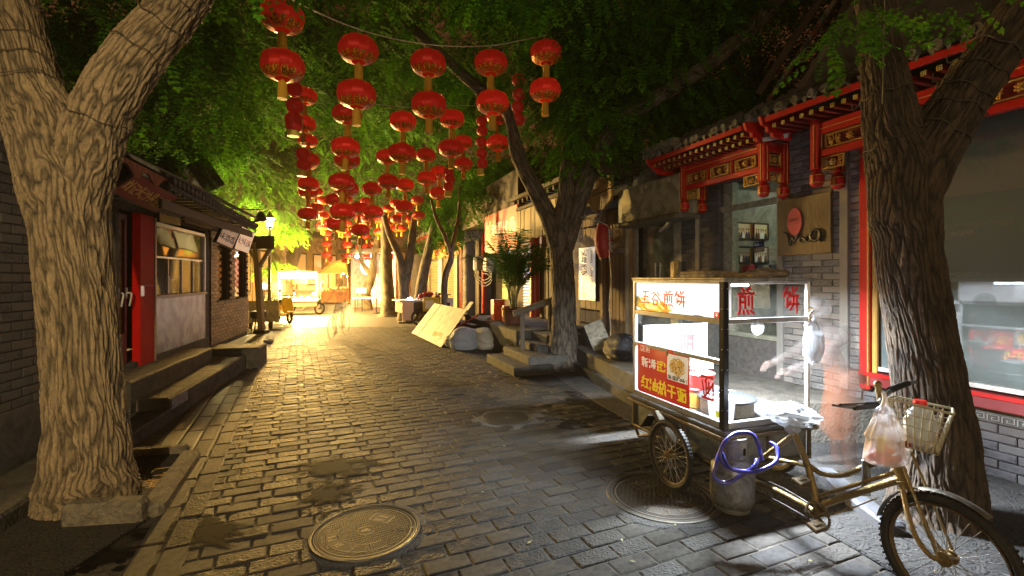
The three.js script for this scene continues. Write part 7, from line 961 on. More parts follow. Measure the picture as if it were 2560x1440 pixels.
{ // air conditioner on the roof
  const t = thing('air_conditioner', 'outdoor air conditioner on the tiled roof behind the slim tree', 'air conditioner', P(1192, 578, 18.5)); part(t, 'case', cbox(.9, .65, .35, .03), M([.3, .27, .18], { r: .6 })); part(t, 'fan_guard', [at(tor(.24, .015, 28, 6), -.12, 0, .18), at(tor(.15, .012, 24, 6), -.12, 0, .18), at(tor(.06, .012, 16, 6), -.12, 0, .18)], mat.iron);
}
// rear houses on the right with lit interiors
{
  const t = FR.thing('dark_house', 'dark low house behind the row of trunks on the right', 'house', -32), X = s => s + 32; part(t, 'wall', bx(X(-45), X(-27.2), 0, 3.4, -.4, 0), M([.05, .04, .035], { r: .9, t: 'grime', s: .5 })); tileRoof(t, X(-45), X(-27), 1.2, 3.4, -1.4, 5.0, .6, { sag: .1 });
  const w = part(t, 'window', [bx(X(-36.4), X(-35.0), 1.9, 3.3, 0, .06)], mat.woodDark); part(w, 'frame', [bx(X(-36.3), X(-35.1), 3.1, 3.2, .06, .1), bx(X(-36.3), X(-35.1), 2.0, 2.1, .06, .1), bx(X(-36.3), X(-36.2), 2, 3.2, .06, .1), bx(X(-35.2), X(-35.1), 2, 3.2, .06, .1), bx(X(-36.3), X(-35.1), 2.55, 2.62, .06, .1)], mat.white);
  for (const px of [972, 984]) { const [s] = FR.pt(px, 700, .3); part(t, 'lamp_strip', bx(X(s) - .12, X(s) + .12, 1.6, 3.0, .2, .3, .02), glow([1, .62, .25], 3)); }
  lampLight(FR.world(-34.5, 2.6, .9), [1, .62, .28], 25, 6);
}
{ // pink fronted stall shop
  const p = P(938, 775, 27).setY(0), t = thing('pink_shop', 'shop front with pink curtains and bulbs glowing on the right of the far street', 'shop', p, -.5); part(t, 'wall', [bx(-1.6, 1.6, 0, 3.4, -1.2, -1.1), bx(-1.7, -1.55, 0, 3.2, -1.1, .2), bx(1.55, 1.7, 0, 3.2, -1.1, .2)], M([.6, .36, .34], { r: .7, t: 'mottle', s: .8 })); part(t, 'eave', [bx(-2, 2, 3.1, 3.35, -1.2, .9, .03)], mat.woodDark);
  for (let i = 0; i < 12; i++) part(t, 'curtain_fold', cyl(.11, .11, 2.6, -1.35 + i * .245, 1.5, -1.0, 10), M([.62, .36, .36], { r: .8 })); part(t, 'round_sign', [cyl(.42, .42, .08, 0, 0, 0, 28).rotateX(Math.PI / 2).translate(-.55, 2.35, .1), at(tor(.4, .04, 30, 8), -.55, 2.35, .16)], M([.8, .62, .6], { r: .5 }));
  for (const x of [-.9, .3, 1.2]) { part(t, 'bulb', sph(.12, x, 2.95, .5, 12), glow([1, .72, .4], 22)); lampLight(p.clone().add(V(x * .88, 2.9, .7)), [1, .66, .36], 26, 5); }
  const tb = thing('metal_table', 'pale table with wares before the pink fronted shop', 'table', P(935, 790, 24).setY(0), -.3); part(tb, 'top', bx(-1.0, 1.0, .7, .76, -.4, .4, .01), mat.white); for (const [x, z] of [[-.9, -.3], [.9, -.3], [-.9, .3], [.9, .3]]) part(tb, 'leg', rod(V(x, 0, z), V(x, .7, z), .03), mat.iron);
  const fan = thing('standing_fan', 'round standing fan beside the pink fronted shop', 'fan', P(941, 790, 23.5).setY(0), -.3); part(fan, 'guard', [at(tor(.28, .02, 28, 6), 0, 1.0, 0), at(tor(.16, .012, 24, 6), 0, 1.0, .04), ...[...Array(12)].map((_, i) => rod(V(0, 1, .06), V(Math.cos(i / 12 * TAU) * .27, 1 + Math.sin(i / 12 * TAU) * .27, 0), .008))], mat.white); part(fan, 'stand', [cyl(.03, .03, .75, 0, .38, 0), cyl(.2, .2, .04, 0, .02, 0)], mat.iron); part(fan, 'blade', [0, 1, 2].map(i => at(cbox(.22, .12, .01, .003), Math.cos(i * 2.1) * .12, 1 + Math.sin(i * 2.1) * .12, 0, .2, 0, i * 2.1)), mat.steel);
  const ts = thing('lit_sign', 'small teal lit sign on a stand by the orange trunk', 'sign', P(903, 775, 25).setY(0), -.2); part(ts, 'face', bx(-.28, .28, .95, 1.2, -.05, .05, .01), M([.1, .5, .42], { r: .5, e: [.15, .8, .65], ei: 1.1 })); part(ts, 'stand', [rod(V(-.2, 0, 0), V(-.2, .95, 0), .02), rod(V(.2, 0, 0), V(.2, .95, 0), .02)], mat.iron);
}
{ // parked tricycle with goods and a bright white lamp
  const p = P(1056, 806, 18).setY(0), t = thing('goods_tricycle', 'parked tricycle heaped with goods under a bare bluish lamp on the right', 'tricycle', p, .5); part(t, 'tray', [bx(-.9, .7, .45, .85, -.5, .5, .02)], mat.woodDark); wheelOn(t, V(-.3, .3, .55), V(0, 0, 1), .3, .03, 14, 'hind'); wheelOn(t, V(-.3, .3, -.55), V(0, 0, 1), .3, .03, 14, 'hind'); part(t, 'side_cloth', bx(-.92, -.5, .2, .9, .5, .54, .03), M([.62, .42, .3], { r: .8 })); part(t, 'counter', bx(-1, .8, .88, .93, -.55, .55, .01), mat.white); part(t, 'handlebar', [rod(V(.9, .3, 0), V(1.0, 1.1, 0), .03), rod(V(1.0, 1.1, -.3), V(1.0, 1.1, .3), .025)], mat.iron); wheelOn(t, V(1.1, .3, 0), V(0, 0, 1), .3, .03, 14, 'front');
  const yl = thing('yellow_crate', 'yellow crate stacked on the parked goods tricycle', 'crate', P(1080, 778, 17.4)); part(yl, 'crate', [bx(-.3, .3, 0, .5, -.25, .25, .03)], M([.7, .5, .05], { r: .6, t: 'mottle', s: 2 })); part(yl, 'label', bx(-.2, .1, .1, .4, .25, .26, .002), M([.7, .65, .5], { r: .6 }));
  const fl = thing('flower_bunch', 'bunch of red and white wares on top of the goods tricycle', 'wares', P(1076, 752, 17.6)), r = rng(71); for (let i = 0; i < 26; i++) part(fl, 'bloom', sph(.05 + r() * .05, (r() - .5) * .9, r() * .3, (r() - .5) * .4, 8), [mat.redDark, mat.white, M([.3, .05, .06], { r: .6 }), mat.red][i % 4]);
  const lp = P(1025, 750, 17.6), l = thing('bare_lamp', 'bare bluish white lamp bulb shining on the goods tricycle', 'lamp', lp); part(l, 'bulb', sph(.10, 0, 0, 0, 16), glow([.55, .72, 1], 60)); part(l, 'rod', rod(V(0, -.5, 0), V(0, -.09, 0), .02), mat.iron); lampLight(lp, [.62, .76, 1], 9, 5);
  const ps = thing('poster_stand', 'white poster stand with red lower half by the slim tree', 'sign stand', P(1121, 768, 16.5)); part(ps, 'board', bx(-.17, .17, -.3, .32, -.02, .02, .008), mat.white); part(ps, 'lower_panel', bx(-.2, .2, -.42, -.18, .02, .04, .006), mat.redDark); part(ps, 'mark', [at(cbox(.12, .2, .006, .002), 0, .06, .023)], mat.black);
  solo('timber', uvm(at(cbox(.5, .06, .2, .01), ...P(1012, 808, 18.4).setY(.03).toArray(), 0, .3)), mat.woodPale, 'short plank lying at the foot of the street tree on the right', 'plank');
}
// ---------------------------------------------------------------- farther down the street, left side
const lampPost = (name, label, p, h, lit, cd) => {
  const t = thing(name, label, 'street lamp', p); part(t, 'post', [cyl(.07, .05, h - .4, 0, (h - .4) / 2, 0, 14), cyl(.12, .08, .9, 0, .45, 0, 14), at(tor(.075, .02, 14, 6).rotateX(Math.PI / 2), 0, 1.8, 0), at(tor(.075, .02, 14, 6).rotateX(Math.PI / 2), 0, 2.1, 0)], mat.iron);
  part(t, 'lantern_frame', [lathe([[.10, h - .42], [.14, h - .36], [.12, h - .34]], 6), ...[0, 1, 2, 3, 4, 5].map(i => rod(V(Math.cos(i * 1.047) * .13, h - .36, Math.sin(i * 1.047) * .13), V(Math.cos(i * 1.047) * .19, h, Math.sin(i * 1.047) * .19), .012)), lathe([[.22, h], [.2, h + .03], [.06, h + .2], [.02, h + .3]], 6)], mat.iron);
  part(t, 'bulb', [sph(.13, 0, h - .17, 0, 14), sph(.08, 0, h - .03, 0, 10)], glow([1, .74, .36], lit)); lampLight(p.clone().setY(h - .16), [1, .70, .26], cd, 6); return t;
};
lampPost('street_lamp', 'lit street lamp on a slim post before the pale forked tree', P(674, 800, 19.4).setY(0), 4.15, 60, 520);
{
  const t = thing('sign_bracket', 'iron bracket with a dark unlit lamp reaching out above the brick shop', 'bracket', P(585, 540, 14.5)), b = t.position; part(t, 'bar', [rod(V(-.3, .22, 0), P(658, 525, 15.5).sub(b), .025), rod(V(.1, -.2, 0), P(664, 552, 15.5).sub(b), .025)], mat.iron); const c = P(652, 545, 15.4).sub(b); part(t, 'lamp_shade', at(lathe([[.03, .22], [.12, .12], [.2, -.1], [.18, -.12], [0, -.05]], 6), c.x, c.y, c.z), mat.iron);
}
{ // lit snack cart
  const p = P(745, 790, 22.5).setY(0), t = thing('snack_cart', 'brightly lit snack cart with a glowing top far down on the left', 'food cart', p, .35); part(t, 'roof', bx(-.85, .85, 1.98, 2.05, -.5, .5, .01), mat.steel); for (const [x, z] of [[-.8, -.45], [.8, -.45], [-.8, .45], [.8, .45]]) part(t, 'post', bx(x - .02, x + .02, .75, 1.98, z - .02, z + .02), mat.steel); part(t, 'lamp_panel', bx(-.8, .8, 1.74, 1.96, -.44, -.42, .004), glow([1, .86, .55], 20)); part(t, 'lamp_tube', rod(V(-.7, 1.9, .2), V(.7, 1.9, .2), .03), glow([1, .84, .55], 26)); part(t, 'counter', bx(-.9, .9, .66, .75, -.55, .55, .01), mat.white); part(t, 'tray', bx(-.85, .85, .4, .66, -.5, .5, .01), mat.woodDark);
  wheelOn(t, V(-.45, .3, .58), V(0, 0, 1), .3, .03, 16, 'hind'); wheelOn(t, V(-.45, .3, -.58), V(0, 0, 1), .3, .03, 16, 'hind'); wheelOn(t, V(.95, .28, .1), V(.6, 0, .8), .28, .03, 16, 'front'); part(t, 'frame', [rod(V(.5, .4, 0), V(1.0, .75, .1), .025), rod(V(1.0, .28, .1), V(1.0, 1.0, .1), .025), rod(V(.95, 1.0, -.2), V(1.05, 1.0, .4), .02)], mat.iron);
  const r = rng(33); for (let i = 0; i < 12; i++) part(t, 'food_bowl', lathe([[0, 0], [.06, 0], [.1, .1], [.09, .1], [0, .06]], 14).translate(-.75 + (i % 6) * .3, .75, -.25 + Math.floor(i / 6) * .4), [M([.6, .35, .1], { r: .5 }), mat.white, M([.5, .15, .05], { r: .5 })][i % 3]);
  lampLight(p.clone().add(V(.0, 1.75, .35)), [1, .60, .16], 900, 8); lampLight(p.clone().add(V(.5, 1.75, 1.0)), [1, .58, .15], 700, 8);
  const s = thing('scooter', 'yellow motor scooter parked before the lit snack cart', 'scooter', P(706, 806, 18.6).setY(0), -.75), ym = M([.75, .5, .02], { r: .35, x: { clearcoat: .6 } }); part(s, 'body', [at(sph(.3, -.15, .62, 0, 18, .6).scale(1.7, 1, .8), 0, 0, 0), at(cbox(.16, .6, .38, .06), .5, .68, 0, 0, 0, .35), at(cbox(.7, .1, .3, .04), .15, .32, 0)], ym); part(s, 'seat', at(cbox(.7, .12, .28, .05), -.2, .84, 0), mat.black); part(s, 'handlebar', [rod(V(.42, 1.05, -.3), V(.42, 1.05, .3), .02), rod(V(.5, .8, 0), V(.42, 1.06, 0), .03)], mat.iron); part(s, 'mirror', [sph(.05, .42, 1.25, .26, 8), sph(.05, .42, 1.25, -.26, 8), rod(V(.42, 1.05, .25), V(.42, 1.25, .26), .008), rod(V(.42, 1.05, -.25), V(.42, 1.25, -.26), .008)], mat.steel); wheelOn(s, V(.68, .24, 0), V(0, 0, 1), .24, .05, 8, 'front'); wheelOn(s, V(-.5, .24, 0), V(0, 0, 1), .24, .05, 8, 'hind'); part(s, 'front_fender', at(sph(.16, .68, .42, 0, 12, .5), 0, 0, 0), ym);
  const bk = rng(88); for (let i = 0; i < 3; i++) { const o = thing('parked_bicycle', ['bicycle in the shade left of the lamp post', 'bicycle leaning at the pale forked tree', 'bicycle beside the dark leaning tree'][i], 'bicycle', P([672, 694, 722][i], 775, 23 + i).setY(0), bk() * 1.5); wheelOn(o, V(-.5, .33, 0), V(0, 0, 1), .33, .02, 12, 'hind'); wheelOn(o, V(.5, .33, 0), V(0, 0, 1), .33, .02, 12, 'front'); part(o, 'frame', [rod(V(-.5, .33, 0), V(-.15, .8, 0), .02), rod(V(-.15, .8, 0), V(.4, .8, 0), .02), rod(V(-.05, .3, 0), V(.4, .75, 0), .02), rod(V(.38, .95, 0), V(.5, .33, 0), .02), rod(V(.38, .98, -.25), V(.38, .98, .25), .015)], mat.iron); part(o, 'saddle', at(cbox(.24, .06, .14, .02), -.15, .88, 0), mat.black); }
}
{ // houses and shops far on the left
  const t = thing('far_shop', 'long shop front lit yellow beyond the dark leaning tree', 'shop', P(735, 760, 31).setY(0), 1.25); part(t, 'wall', bx(-5, 5, 0, 4.6, -.4, 0), M([.42, .33, .18], { r: .8, t: 'grime', s: .5 })); for (let i = 0; i < 7; i++) part(t, 'pilaster', bx(-4.8 + i * 1.5, -4.55 + i * 1.5, 0, 4.4, 0, .12), M([.35, .24, .12], { r: .8 })); for (let i = 0; i < 6; i++) { const w = part(t, 'window', bx(-4.3 + i * 1.5, -3.4 + i * 1.5, .9, 3.4, 0, .04), mat.woodDark); part(w, 'pane', bx(-4.2 + i * 1.5, -3.5 + i * 1.5, 1.0, 3.3, .04, .05), M([.6, .4, .15], { r: .3, e: [1, .65, .25], ei: .25 })); } part(t, 'eave', bx(-5.3, 5.3, 4.5, 4.8, -.5, .9, .03), mat.tile2);
  const sb = thing('orange_banner', 'orange banner board above the glowing snack cart', 'sign', P(752, 697, 24)); part(sb, 'board', cbox(.75, .5, .06, .01), M([.8, .35, .03], { r: .6, t: 'mottle', s: 2 })); part(sb, 'edge', [bx(-.38, .38, .25, .28, -.04, .04)], mat.gold);
  const end = thing('far_house', 'pale house closing the view at the lit end of the street', 'house', P(850, 740, 75).setY(0)); part(end, 'wall', bx(-14, 14, 0, 6, -2, 0), M([.4, .34, .22], { r: .85, t: 'grime', s: .3 })); part(end, 'roof', at(new THREE.ConeGeometry(14, 3.5, 4, 1).rotateY(Math.PI / 4).scale(1.2, 1, .4), 0, 7.6, -2), mat.tile2); for (let i = 0; i < 8; i++) { const w = part(end, 'window', bx(-12 + i * 3.2, -10.4 + i * 3.2, 1, 4, 0, .1), mat.woodDark); part(w, 'pane', bx(-11.8 + i * 3.2, -10.6 + i * 3.2, 1.2, 3.8, .1, .12), M([.7, .5, .2], { r: .3, e: [1, .7, .35], ei: 1.6 })); }
  // long low roofs that line both sides behind the trees
  for (const [x, z, l, ry, lab] of [[-22, -52, 34, 1.2, 'row of dim low houses far on the left'], [-10, -58, 30, 1.15, 'row of dim low houses far on the right']]) { const h = thing('row_house', lab, 'houses', V(x, 0, z), ry); part(h, 'wall', bx(-l / 2, l / 2, 0, 3.4, -3, 0), M([.2, .16, .1], { r: .85, t: 'grime', s: .4 })); part(h, 'roof', [orient(cbox(l, 3, .2, .02), V(0, 3.3, .8), V(0, 5.2, -1.6))], mat.tile2); for (let i = 0; i < 9; i++) { const w = part(h, 'window', bx(-l / 2 + 1 + i * l / 9, -l / 2 + 2.4 + i * l / 9, .8, 2.6, 0, .06), mat.woodDark); part(w, 'pane', bx(-l / 2 + 1.1 + i * l / 9, -l / 2 + 2.3 + i * l / 9, .9, 2.5, .06, .08), M([.7, .5, .2], { r: .3, e: [1, .66, .28], ei: i % 3 ? .5 : 2.2 })); } }
}
{ // stalls, cars and bulbs in the glow
  const u = thing('stall_umbrella', 'pale umbrella lit from below over a far stall', 'umbrella', P(853, 760, 33).setY(0)); part(u, 'canopy', lathe([[0, 3.0], [.5, 2.85], [1.05, 2.5], [1.5, 2.05], [1.48, 2.03], [1.0, 2.46], [0, 2.95]], 16), M([.8, .62, .34], { r: .8, side: THREE.DoubleSide, x: { transmission: .3, thickness: 0 } })); part(u, 'pole', cyl(.04, .04, 2.9, 0, 1.45, 0, 10), mat.iron); part(u, 'bulb', sph(.1, .2, 2.1, .1, 12), glow([1, .72, .34], 60)); lampLight(u.position.clone().add(V(.2, 2.1, .3)), [1, .62, .2], 160, 6);
  const st = thing('stall_table', 'stall table heaped with goods under the far umbrella', 'stall', P(853, 760, 32.4).setY(0)); part(st, 'table', bx(-1.2, 1.2, .1, .85, -.5, .5, .02), M([.35, .14, .06], { r: .7 })); const r = rng(21); part(st, 'goods', [...Array(20)].map(() => sph(.1 + r() * .06, (r() - .5) * 2.1, .9 + r() * .16, (r() - .5) * .8, 7)), M([.5, .3, .12], { r: .7, t: 'mottle', s: 3 }));
  const car = (p, ry, label, c) => { const o = thing('parked_car', label, 'car', p, ry), s = new THREE.Shape(); s.moveTo(-2.1, .35); s.lineTo(-2.1, .8); s.bezierCurveTo(-2, 1, -1.7, 1.0, -1.5, 1.02); s.bezierCurveTo(-1.1, 1.45, -.8, 1.5, -.2, 1.5); s.bezierCurveTo(.5, 1.5, .8, 1.3, 1.15, 1.0); s.bezierCurveTo(1.8, .95, 2.1, .85, 2.12, .65); s.lineTo(2.12, .35); s.closePath(); part(o, 'body', uvm(clean(new THREE.ExtrudeGeometry(s, { depth: 1.5, bevelEnabled: true, bevelSize: .08, bevelThickness: .1, bevelSegments: 3 }).translate(0, 0, -.75))), M(c, { r: .3, x: { clearcoat: .8 } })); part(o, 'window', [bx(-1.1, .75, 1.05, 1.4, -.87, .87, .05), bx(.72, 1.0, 1.04, 1.34, -.65, .65, .05), bx(-1.48, -1.1, 1.06, 1.36, -.65, .65, .05)], M([.03, .03, .03], { r: .1 })); for (const x of [-1.35, 1.35]) for (const z of [-.8, .8]) part(o, 'wheel', cyl(.32, .32, .2, 0, 0, 0, 20).rotateX(Math.PI / 2).translate(x, .32, z), mat.rubber); for (const z of [-.6, .6]) part(o, 'headlight', sph(.12, 2.12, .68, z, 10), glow([1, .9, .6], 14)); return o; };
  car(P(775, 760, 33).setY(0), -1.35, 'pale car parked far on the left beyond the snack cart', [.55, .52, .44]); car(P(797, 750, 42).setY(0), -1.3, 'white car standing in the glow at the street end', [.7, .7, .66]);
  [[805, 703, 36, 50, 'big'], [742, 668, 34, 24, 'left'], [752, 665, 38, 24, 'second left'], [873, 690, 38, 34, 'right'], [782, 690, 50, 30, 'farthest middle'], [660, 715, 26, 6, 'small low']].forEach(([px, py, Z, e, w]) => { const p = P(px, py, Z), t = thing('bulb_post', `bare bulb on a thin pole in the far glow, the ${w} one`, 'lamp', p.clone().setY(0)); part(t, 'bulb', sph(.17, 0, p.y, 0, 12), glow([1, .76, .42], e * 2)); part(t, 'pole', cyl(.03, .03, p.y, 0, p.y / 2, 0, 6), mat.iron); lampLight(p, [1, .58, .15], e * 9, 8); });
  for (const [px, Z] of [[790, 48], [840, 55], [815, 62]]) lampLight(P(px, 640, Z), [1, .66, .22], 520, 10);
}

{ // cables over the right hand roofs, a bent pipe at the left
  const span = (a, b, sag, r, label) => { const L = []; for (let i = 0; i <= 10; i++) { const u = i / 10, p = a.clone().lerp(b, u); p.y -= sag * 4 * u * (1 - u); L.push(p); } solo('overhead_cable', wire(L, r, 40, 5), mat.black, label, 'cable'); };
  span(P(1480, 490, 9), P(2060, -20, 5.6), .35, .009, 'thin black cable slanting up from the wooden shop past the gate canopy'); span(P(1830, 365, 6.2), P(2480, 150, 4.2), .12, .014, 'thick black cable sagging along the tiles of the gate canopies'); span(P(1850, 372, 6.1), P(2300, 140, 4.6), .2, .01, 'second black cable drooping below the gate canopy tiles'); span(P(2215, -40, 3.3), P(2208, 260, 3.35), .0, .008, 'black cable hanging straight down beside the right tree');
  const p = [[297, 346, 6.3], [300, 372, 6.25], [294, 420, 6.25], [286, 485, 6.25], [284, 560, 6.25]].map(q => P(...q)); solo('bent_pipe', wire(p, .035, 30, 8), mat.woodGrey, 'thin bent pipe rising beside the left shop roof behind the thick tree', 'pipe');
}

// ---------------------------------------------------------------- people (seen through a long exposure: thin, half transparent)
function fieldGeo(caps, cell, k = .03) { // caps: [a, b, ra, rb]; joined with a smooth minimum
  const lo = V(1e9, 1e9, 1e9), hi = V(-1e9, -1e9, -1e9); for (const [a, b, ra, rb] of caps) for (const [p, r] of [[a, ra], [b, rb]]) { lo.min(p.clone().subScalar(r + k + cell * 2)); hi.max(p.clone().addScalar(r + k + cell * 2)); }
  const size = Math.max(...hi.clone().sub(lo).toArray()), n = Math.min(120, Math.ceil(size / cell)), c = lo.clone().add(hi).multiplyScalar(.5), mc = new MarchingCubes(n, new THREE.MeshBasicMaterial(), false, false, 160000), half = size / 2, f = mc.field; mc.isolation = 0;
  const pre = caps.map(([a, b, ra, rb]) => { const d = b.clone().sub(a); return [a.x, a.y, a.z, d.x, d.y, d.z, 1 / Math.max(1e-9, d.lengthSq()), ra, rb]; });
  for (let z = 0; z < n; z++) for (let y = 0; y < n; y++) for (let x = 0; x < n; x++) {
    const X = c.x + ((x - n / 2) / (n / 2)) * half, Y = c.y + ((y - n / 2) / (n / 2)) * half, Z = c.z + ((z - n / 2) / (n / 2)) * half; let m = 1e3;
    for (const q of pre) { const px = X - q[0], py = Y - q[1], pz = Z - q[2], t = clamp((px * q[3] + py * q[4] + pz * q[5]) * q[6]), ex = px - q[3] * t, ey = py - q[4] * t, ez = pz - q[5] * t, d = Math.sqrt(ex * ex + ey * ey + ez * ez) - mix(q[7], q[8], t); const h = Math.max(k - Math.abs(m - d), 0) / k; m = Math.min(m, d) - h * h * k * .25; }
    f[x + y * n + z * n * n] = -m;
  }
  mc.update(); const cnt = mc.count ?? mc.geometry.drawRange.count, pos = new Float32Array(mc.positionArray.slice(0, cnt * 3)), nor = new Float32Array(mc.normalArray.slice(0, cnt * 3)); for (let i = 0; i < cnt; i++) { pos[i * 3] = pos[i * 3] * half + c.x; pos[i * 3 + 1] = pos[i * 3 + 1] * half + c.y; pos[i * 3 + 2] = pos[i * 3 + 2] * half + c.z; }
  const g = new THREE.BufferGeometry(); g.setAttribute('position', new THREE.BufferAttribute(pos, 3)); g.setAttribute('normal', new THREE.BufferAttribute(nor, 3)); return uvm(g);
}
const ghost = (c, o, r = .8) => M(c, { r, x: { transparent: true, opacity: o } });
function handCaps(w, d, up, s) { // wrist, pointing direction, palm normal, thumb side
  const side = d.clone().cross(up).normalize().multiplyScalar(s), p = w.clone().addScaledVector(d, .085), l = [[w, p, .026, .034]];
  [[-.03, .062], [-.01, .075], [.011, .07], [.031, .055]].forEach(([o, L], i) => { const k = p.clone().addScaledVector(side, o), m = k.clone().addScaledVector(d, L * .55).addScaledVector(up, -.012), e = m.clone().addScaledVector(d, L * .3).addScaledVector(up, -.028); l.push([k, m, .0105, .0095], [m, e, .0095, .008]); });
  const tb = w.clone().addScaledVector(d, .03).addScaledVector(side, -.03), t2 = tb.clone().addScaledVector(side, -.03).addScaledVector(d, .035); l.push([tb, t2, .013, .011], [t2, t2.clone().addScaledVector(d, .03).addScaledVector(up, -.012), .011, .009]); return l;
}
function person(label, base, J, col, op) { // J: joints in metres from the base
  const t = thing('person', label, 'person', base), v = k => V(...J[k]), skin = ghost(col.skin ?? [.42, .26, .18], op), hd = v('head'), nk = v('neck'), face = V(...J.face).normalize(), rt = V(0, 1, 0).cross(face).normalize(), up = face.clone().cross(rt);
  const torso = e => [[v('hip'), v('waist'), .12 + e, .115 + e], [v('waist'), v('chest'), .115 + e, .135 + e], [v('chest'), nk.clone().lerp(v('chest'), .25), .135 + e, .07 + e], [v('sl'), v('sr'), .062 + e, .062 + e], [v('hl'), v('hr'), .095 + e, .095 + e]];
  const arm = (s, e) => [[v('s' + s), v('e' + s), .052 + e, .042 + e], [v('e' + s), v('w' + s), .041 + e, .029 + e]], leg = (s, e) => [[v('h' + s), v('k' + s), .088 + e, .058 + e], [v('k' + s), v('a' + s), .056 + e, .040 + e]];
  const headCaps = [[hd.clone().addScaledVector(up, .035), hd.clone().addScaledVector(up, -.02), .088, .082], [hd.clone().addScaledVector(up, -.03).addScaledVector(face, .03), hd.clone().addScaledVector(up, -.085).addScaledVector(face, .05), .06, .036], [hd.clone().addScaledVector(face, .088), hd.clone().addScaledVector(face, .102).addScaledVector(up, -.03), .010, .016], ...[-1, 1].map(s => [hd.clone().addScaledVector(rt, s * .084).addScaledVector(up, .012), hd.clone().addScaledVector(rt, s * .086).addScaledVector(up, -.022), .013, .009]), [hd.clone().addScaledVector(up, -.06), nk, .05, .052], [nk, v('chest'), .052, .07]];
  const hands = ['l', 'r'].flatMap(s => handCaps(v('w' + s), V(...J['d' + s]).normalize(), V(0, 1, 0), s === 'l' ? 1 : -1));
  part(t, 'body', [fieldGeo([...torso(0), ...arm('l', 0), ...arm('r', 0), ...leg('l', 0), ...leg('r', 0), [v('al'), v('tl'), .038, .03], [v('ar'), v('tr'), .038, .03]], .014), fieldGeo(headCaps, .006, .02), fieldGeo(hands.slice(0, hands.length / 2), .004, .008), fieldGeo(hands.slice(hands.length / 2), .004, .008)], skin);
  part(t, 'jacket', fieldGeo([...torso(.016).slice(0, 4), ...arm('l', .014), ...arm('r', .014)], .014, .04), ghost(col.jacket, op)); part(t, 'trousers', fieldGeo([[v('hl'), v('hr'), .108, .108], ...leg('l', .016), ...leg('r', .016)], .014, .04), ghost(col.trousers, op));
  for (const s of ['l', 'r']) { part(t, 'shoe', fieldGeo([[v('a' + s).add(V(0, -.02, 0)), v('t' + s), .05, .042]], .008), ghost([.05, .045, .04], op)); part(t, 'eye', sph(.011, ...hd.clone().addScaledVector(face, .082).addScaledVector(rt, s === 'l' ? -.032 : .032).addScaledVector(up, .012).toArray(), 10), ghost([.02, .018, .016], op)); }
  part(t, 'mouth', at(cbox(.04, .006, .008, .002), ...hd.clone().addScaledVector(face, .082).addScaledVector(up, -.062).toArray(), 0, Math.atan2(face.x, face.z)), ghost([.3, .09, .08], op));
  if (col.cap) part(t, 'cap', fieldGeo([[hd.clone().addScaledVector(up, .075), hd.clone().addScaledVector(up, .05).addScaledVector(face, -.02), .082, .098], [hd.clone().addScaledVector(up, .055).addScaledVector(face, .09), hd.clone().addScaledVector(up, .06), .02, .06]], .008), ghost(col.cap, op)); else part(t, 'hair', fieldGeo([[hd.clone().addScaledVector(up, .06).addScaledVector(face, -.015), hd.clone().addScaledVector(up, -.0).addScaledVector(face, -.035), .088, .085]], .008), ghost([.015, .013, .012], op));
  if (col.apron) part(t, 'apron', fieldGeo([[v('chest').addScaledVector(face, .09).setY(v('chest').y - .05), v('hip').addScaledVector(face, .06), .08, .11], [v('hip').addScaledVector(face, .06), v('kl').lerp(v('kr'), .5).addScaledVector(face, .06), .12, .13]], .014, .05), ghost(col.apron, op));
  return t;
}
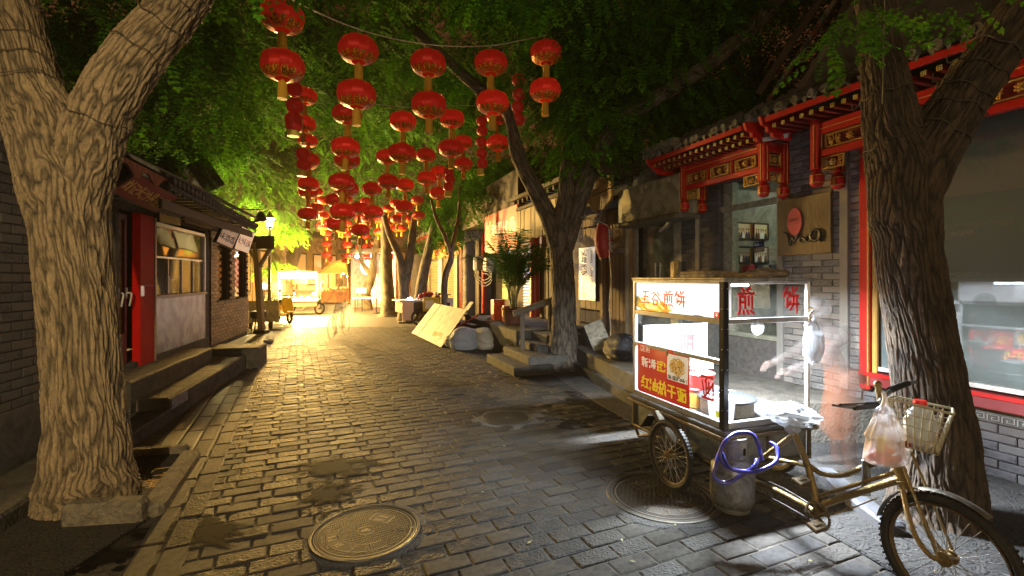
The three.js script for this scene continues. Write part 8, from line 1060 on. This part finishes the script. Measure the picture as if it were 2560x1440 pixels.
{
  const p = V(2.95, .0, -4.3);
  person('vendor in a white cap and orange apron bending over the griddle, blurred by movement', p, { hip: [.06, .84, 0], waist: [.03, .98, 0], chest: [-.05, 1.16, .0], neck: [-.12, 1.31, 0], head: [-.19, 1.42, .01], face: [-.9, -.4, .15], sl: [-.08, 1.24, .17], sr: [-.08, 1.24, -.17], el: [-.26, 1.02, .2], er: [-.28, 1.03, -.2], wl: [-.5, .93, .13], wr: [-.52, .96, -.1], dl: [-1, -.25, -.1], dr: [-1, -.3, .1], hl: [.06, .82, .09], hr: [.06, .82, -.09], kl: [-.01, .44, .1], kr: [.02, .44, -.1], al: [.03, .07, .11], ar: [.06, .07, -.11], tl: [-.12, .04, .12], tr: [-.09, .04, -.12] }, { jacket: [.03, .028, .027], trousers: [.10, .032, .010], cap: [.16, .155, .15], apron: [.16, .045, .010], skin: [.035, .02, .013] }, .15);
  const q = P(850, 760, 14).setY(0), rd = person('blurred rider in a pale jacket on a bicycle in mid street', q, { hip: [-.02, .92, -.18], waist: [-.01, 1.06, -.14], chest: [0, 1.28, -.04], neck: [.01, 1.46, .02], head: [.02, 1.58, .05], face: [.25, -.05, 1], sl: [.18, 1.39, 0], sr: [-.17, 1.39, 0], el: [.27, 1.16, .14], er: [-.26, 1.16, .14], wl: [.26, 1.05, .36], wr: [-.25, 1.05, .36], dl: [0, -.2, 1], dr: [0, -.2, 1], hl: [.09, .9, -.16], hr: [-.09, .9, -.16], kl: [.13, .66, .2], kr: [-.13, .52, .14], al: [.12, .32, .08], ar: [-.12, .14, .0], tl: [.12, .27, .22], tr: [-.12, .09, .14] }, { jacket: [.66, .56, .38], trousers: [.07, .06, .05] }, .13);
  const b = thing('bicycle', 'bicycle under the blurred rider in the middle of the street', 'bicycle', q.clone()), g = ghost([.03, .025, .02], .25, .5), R = .33, ring = z => at(tor(R - .02, .02, 40, 8), 0, R, z, 0, Math.PI / 2);
  part(b, 'wheel', ring(.62), g); part(b, 'wheel', ring(-.48), g); part(b, 'frame', [rod(V(0, R, -.48), V(0, .84, -.2), .018), rod(V(0, .84, -.2), V(0, .8, .36), .018), rod(V(0, .3, .02), V(0, .74, .38), .018), rod(V(0, .3, .02), V(0, .84, -.2), .018), rod(V(0, .98, .36), V(0, R, .62), .018), rod(V(0, .3, .02), V(0, R, -.48), .014)], g); part(b, 'handlebar', rod(V(-.3, 1.03, .42), V(.3, 1.03, .42), .016), g); part(b, 'saddle', at(cbox(.16, .06, .26, .025), 0, .87, -.2), g); part(b, 'front_box', at(cbox(.5, .26, .3, .03), 0, .9, .66), g);
}
{ // loose leaves and crumbs on the paving
  const r = rng(123), L = []; for (let i = 0; i < 26; i++) { const c = G(760 + r() * 1500, 1010 + r() * 420).setY(.012), a = r() * TAU, l = .012 + r() * .014, d = V(Math.cos(a) * l, 0, Math.sin(a) * l), s = V(-d.z * .45, .004, d.x * .45); L.push([c.clone().sub(d), c.clone().add(s), c.clone().add(d)], [c.clone().sub(d), c.clone().add(d), c.clone().sub(s).setY(.012)]); }
  tag(mesh('leaf_litter', tris(L), M([.2, .19, .09], { r: .8, side: THREE.DoubleSide })), null, null, null, 'stuff');
}

renderer.render(scene, camera);
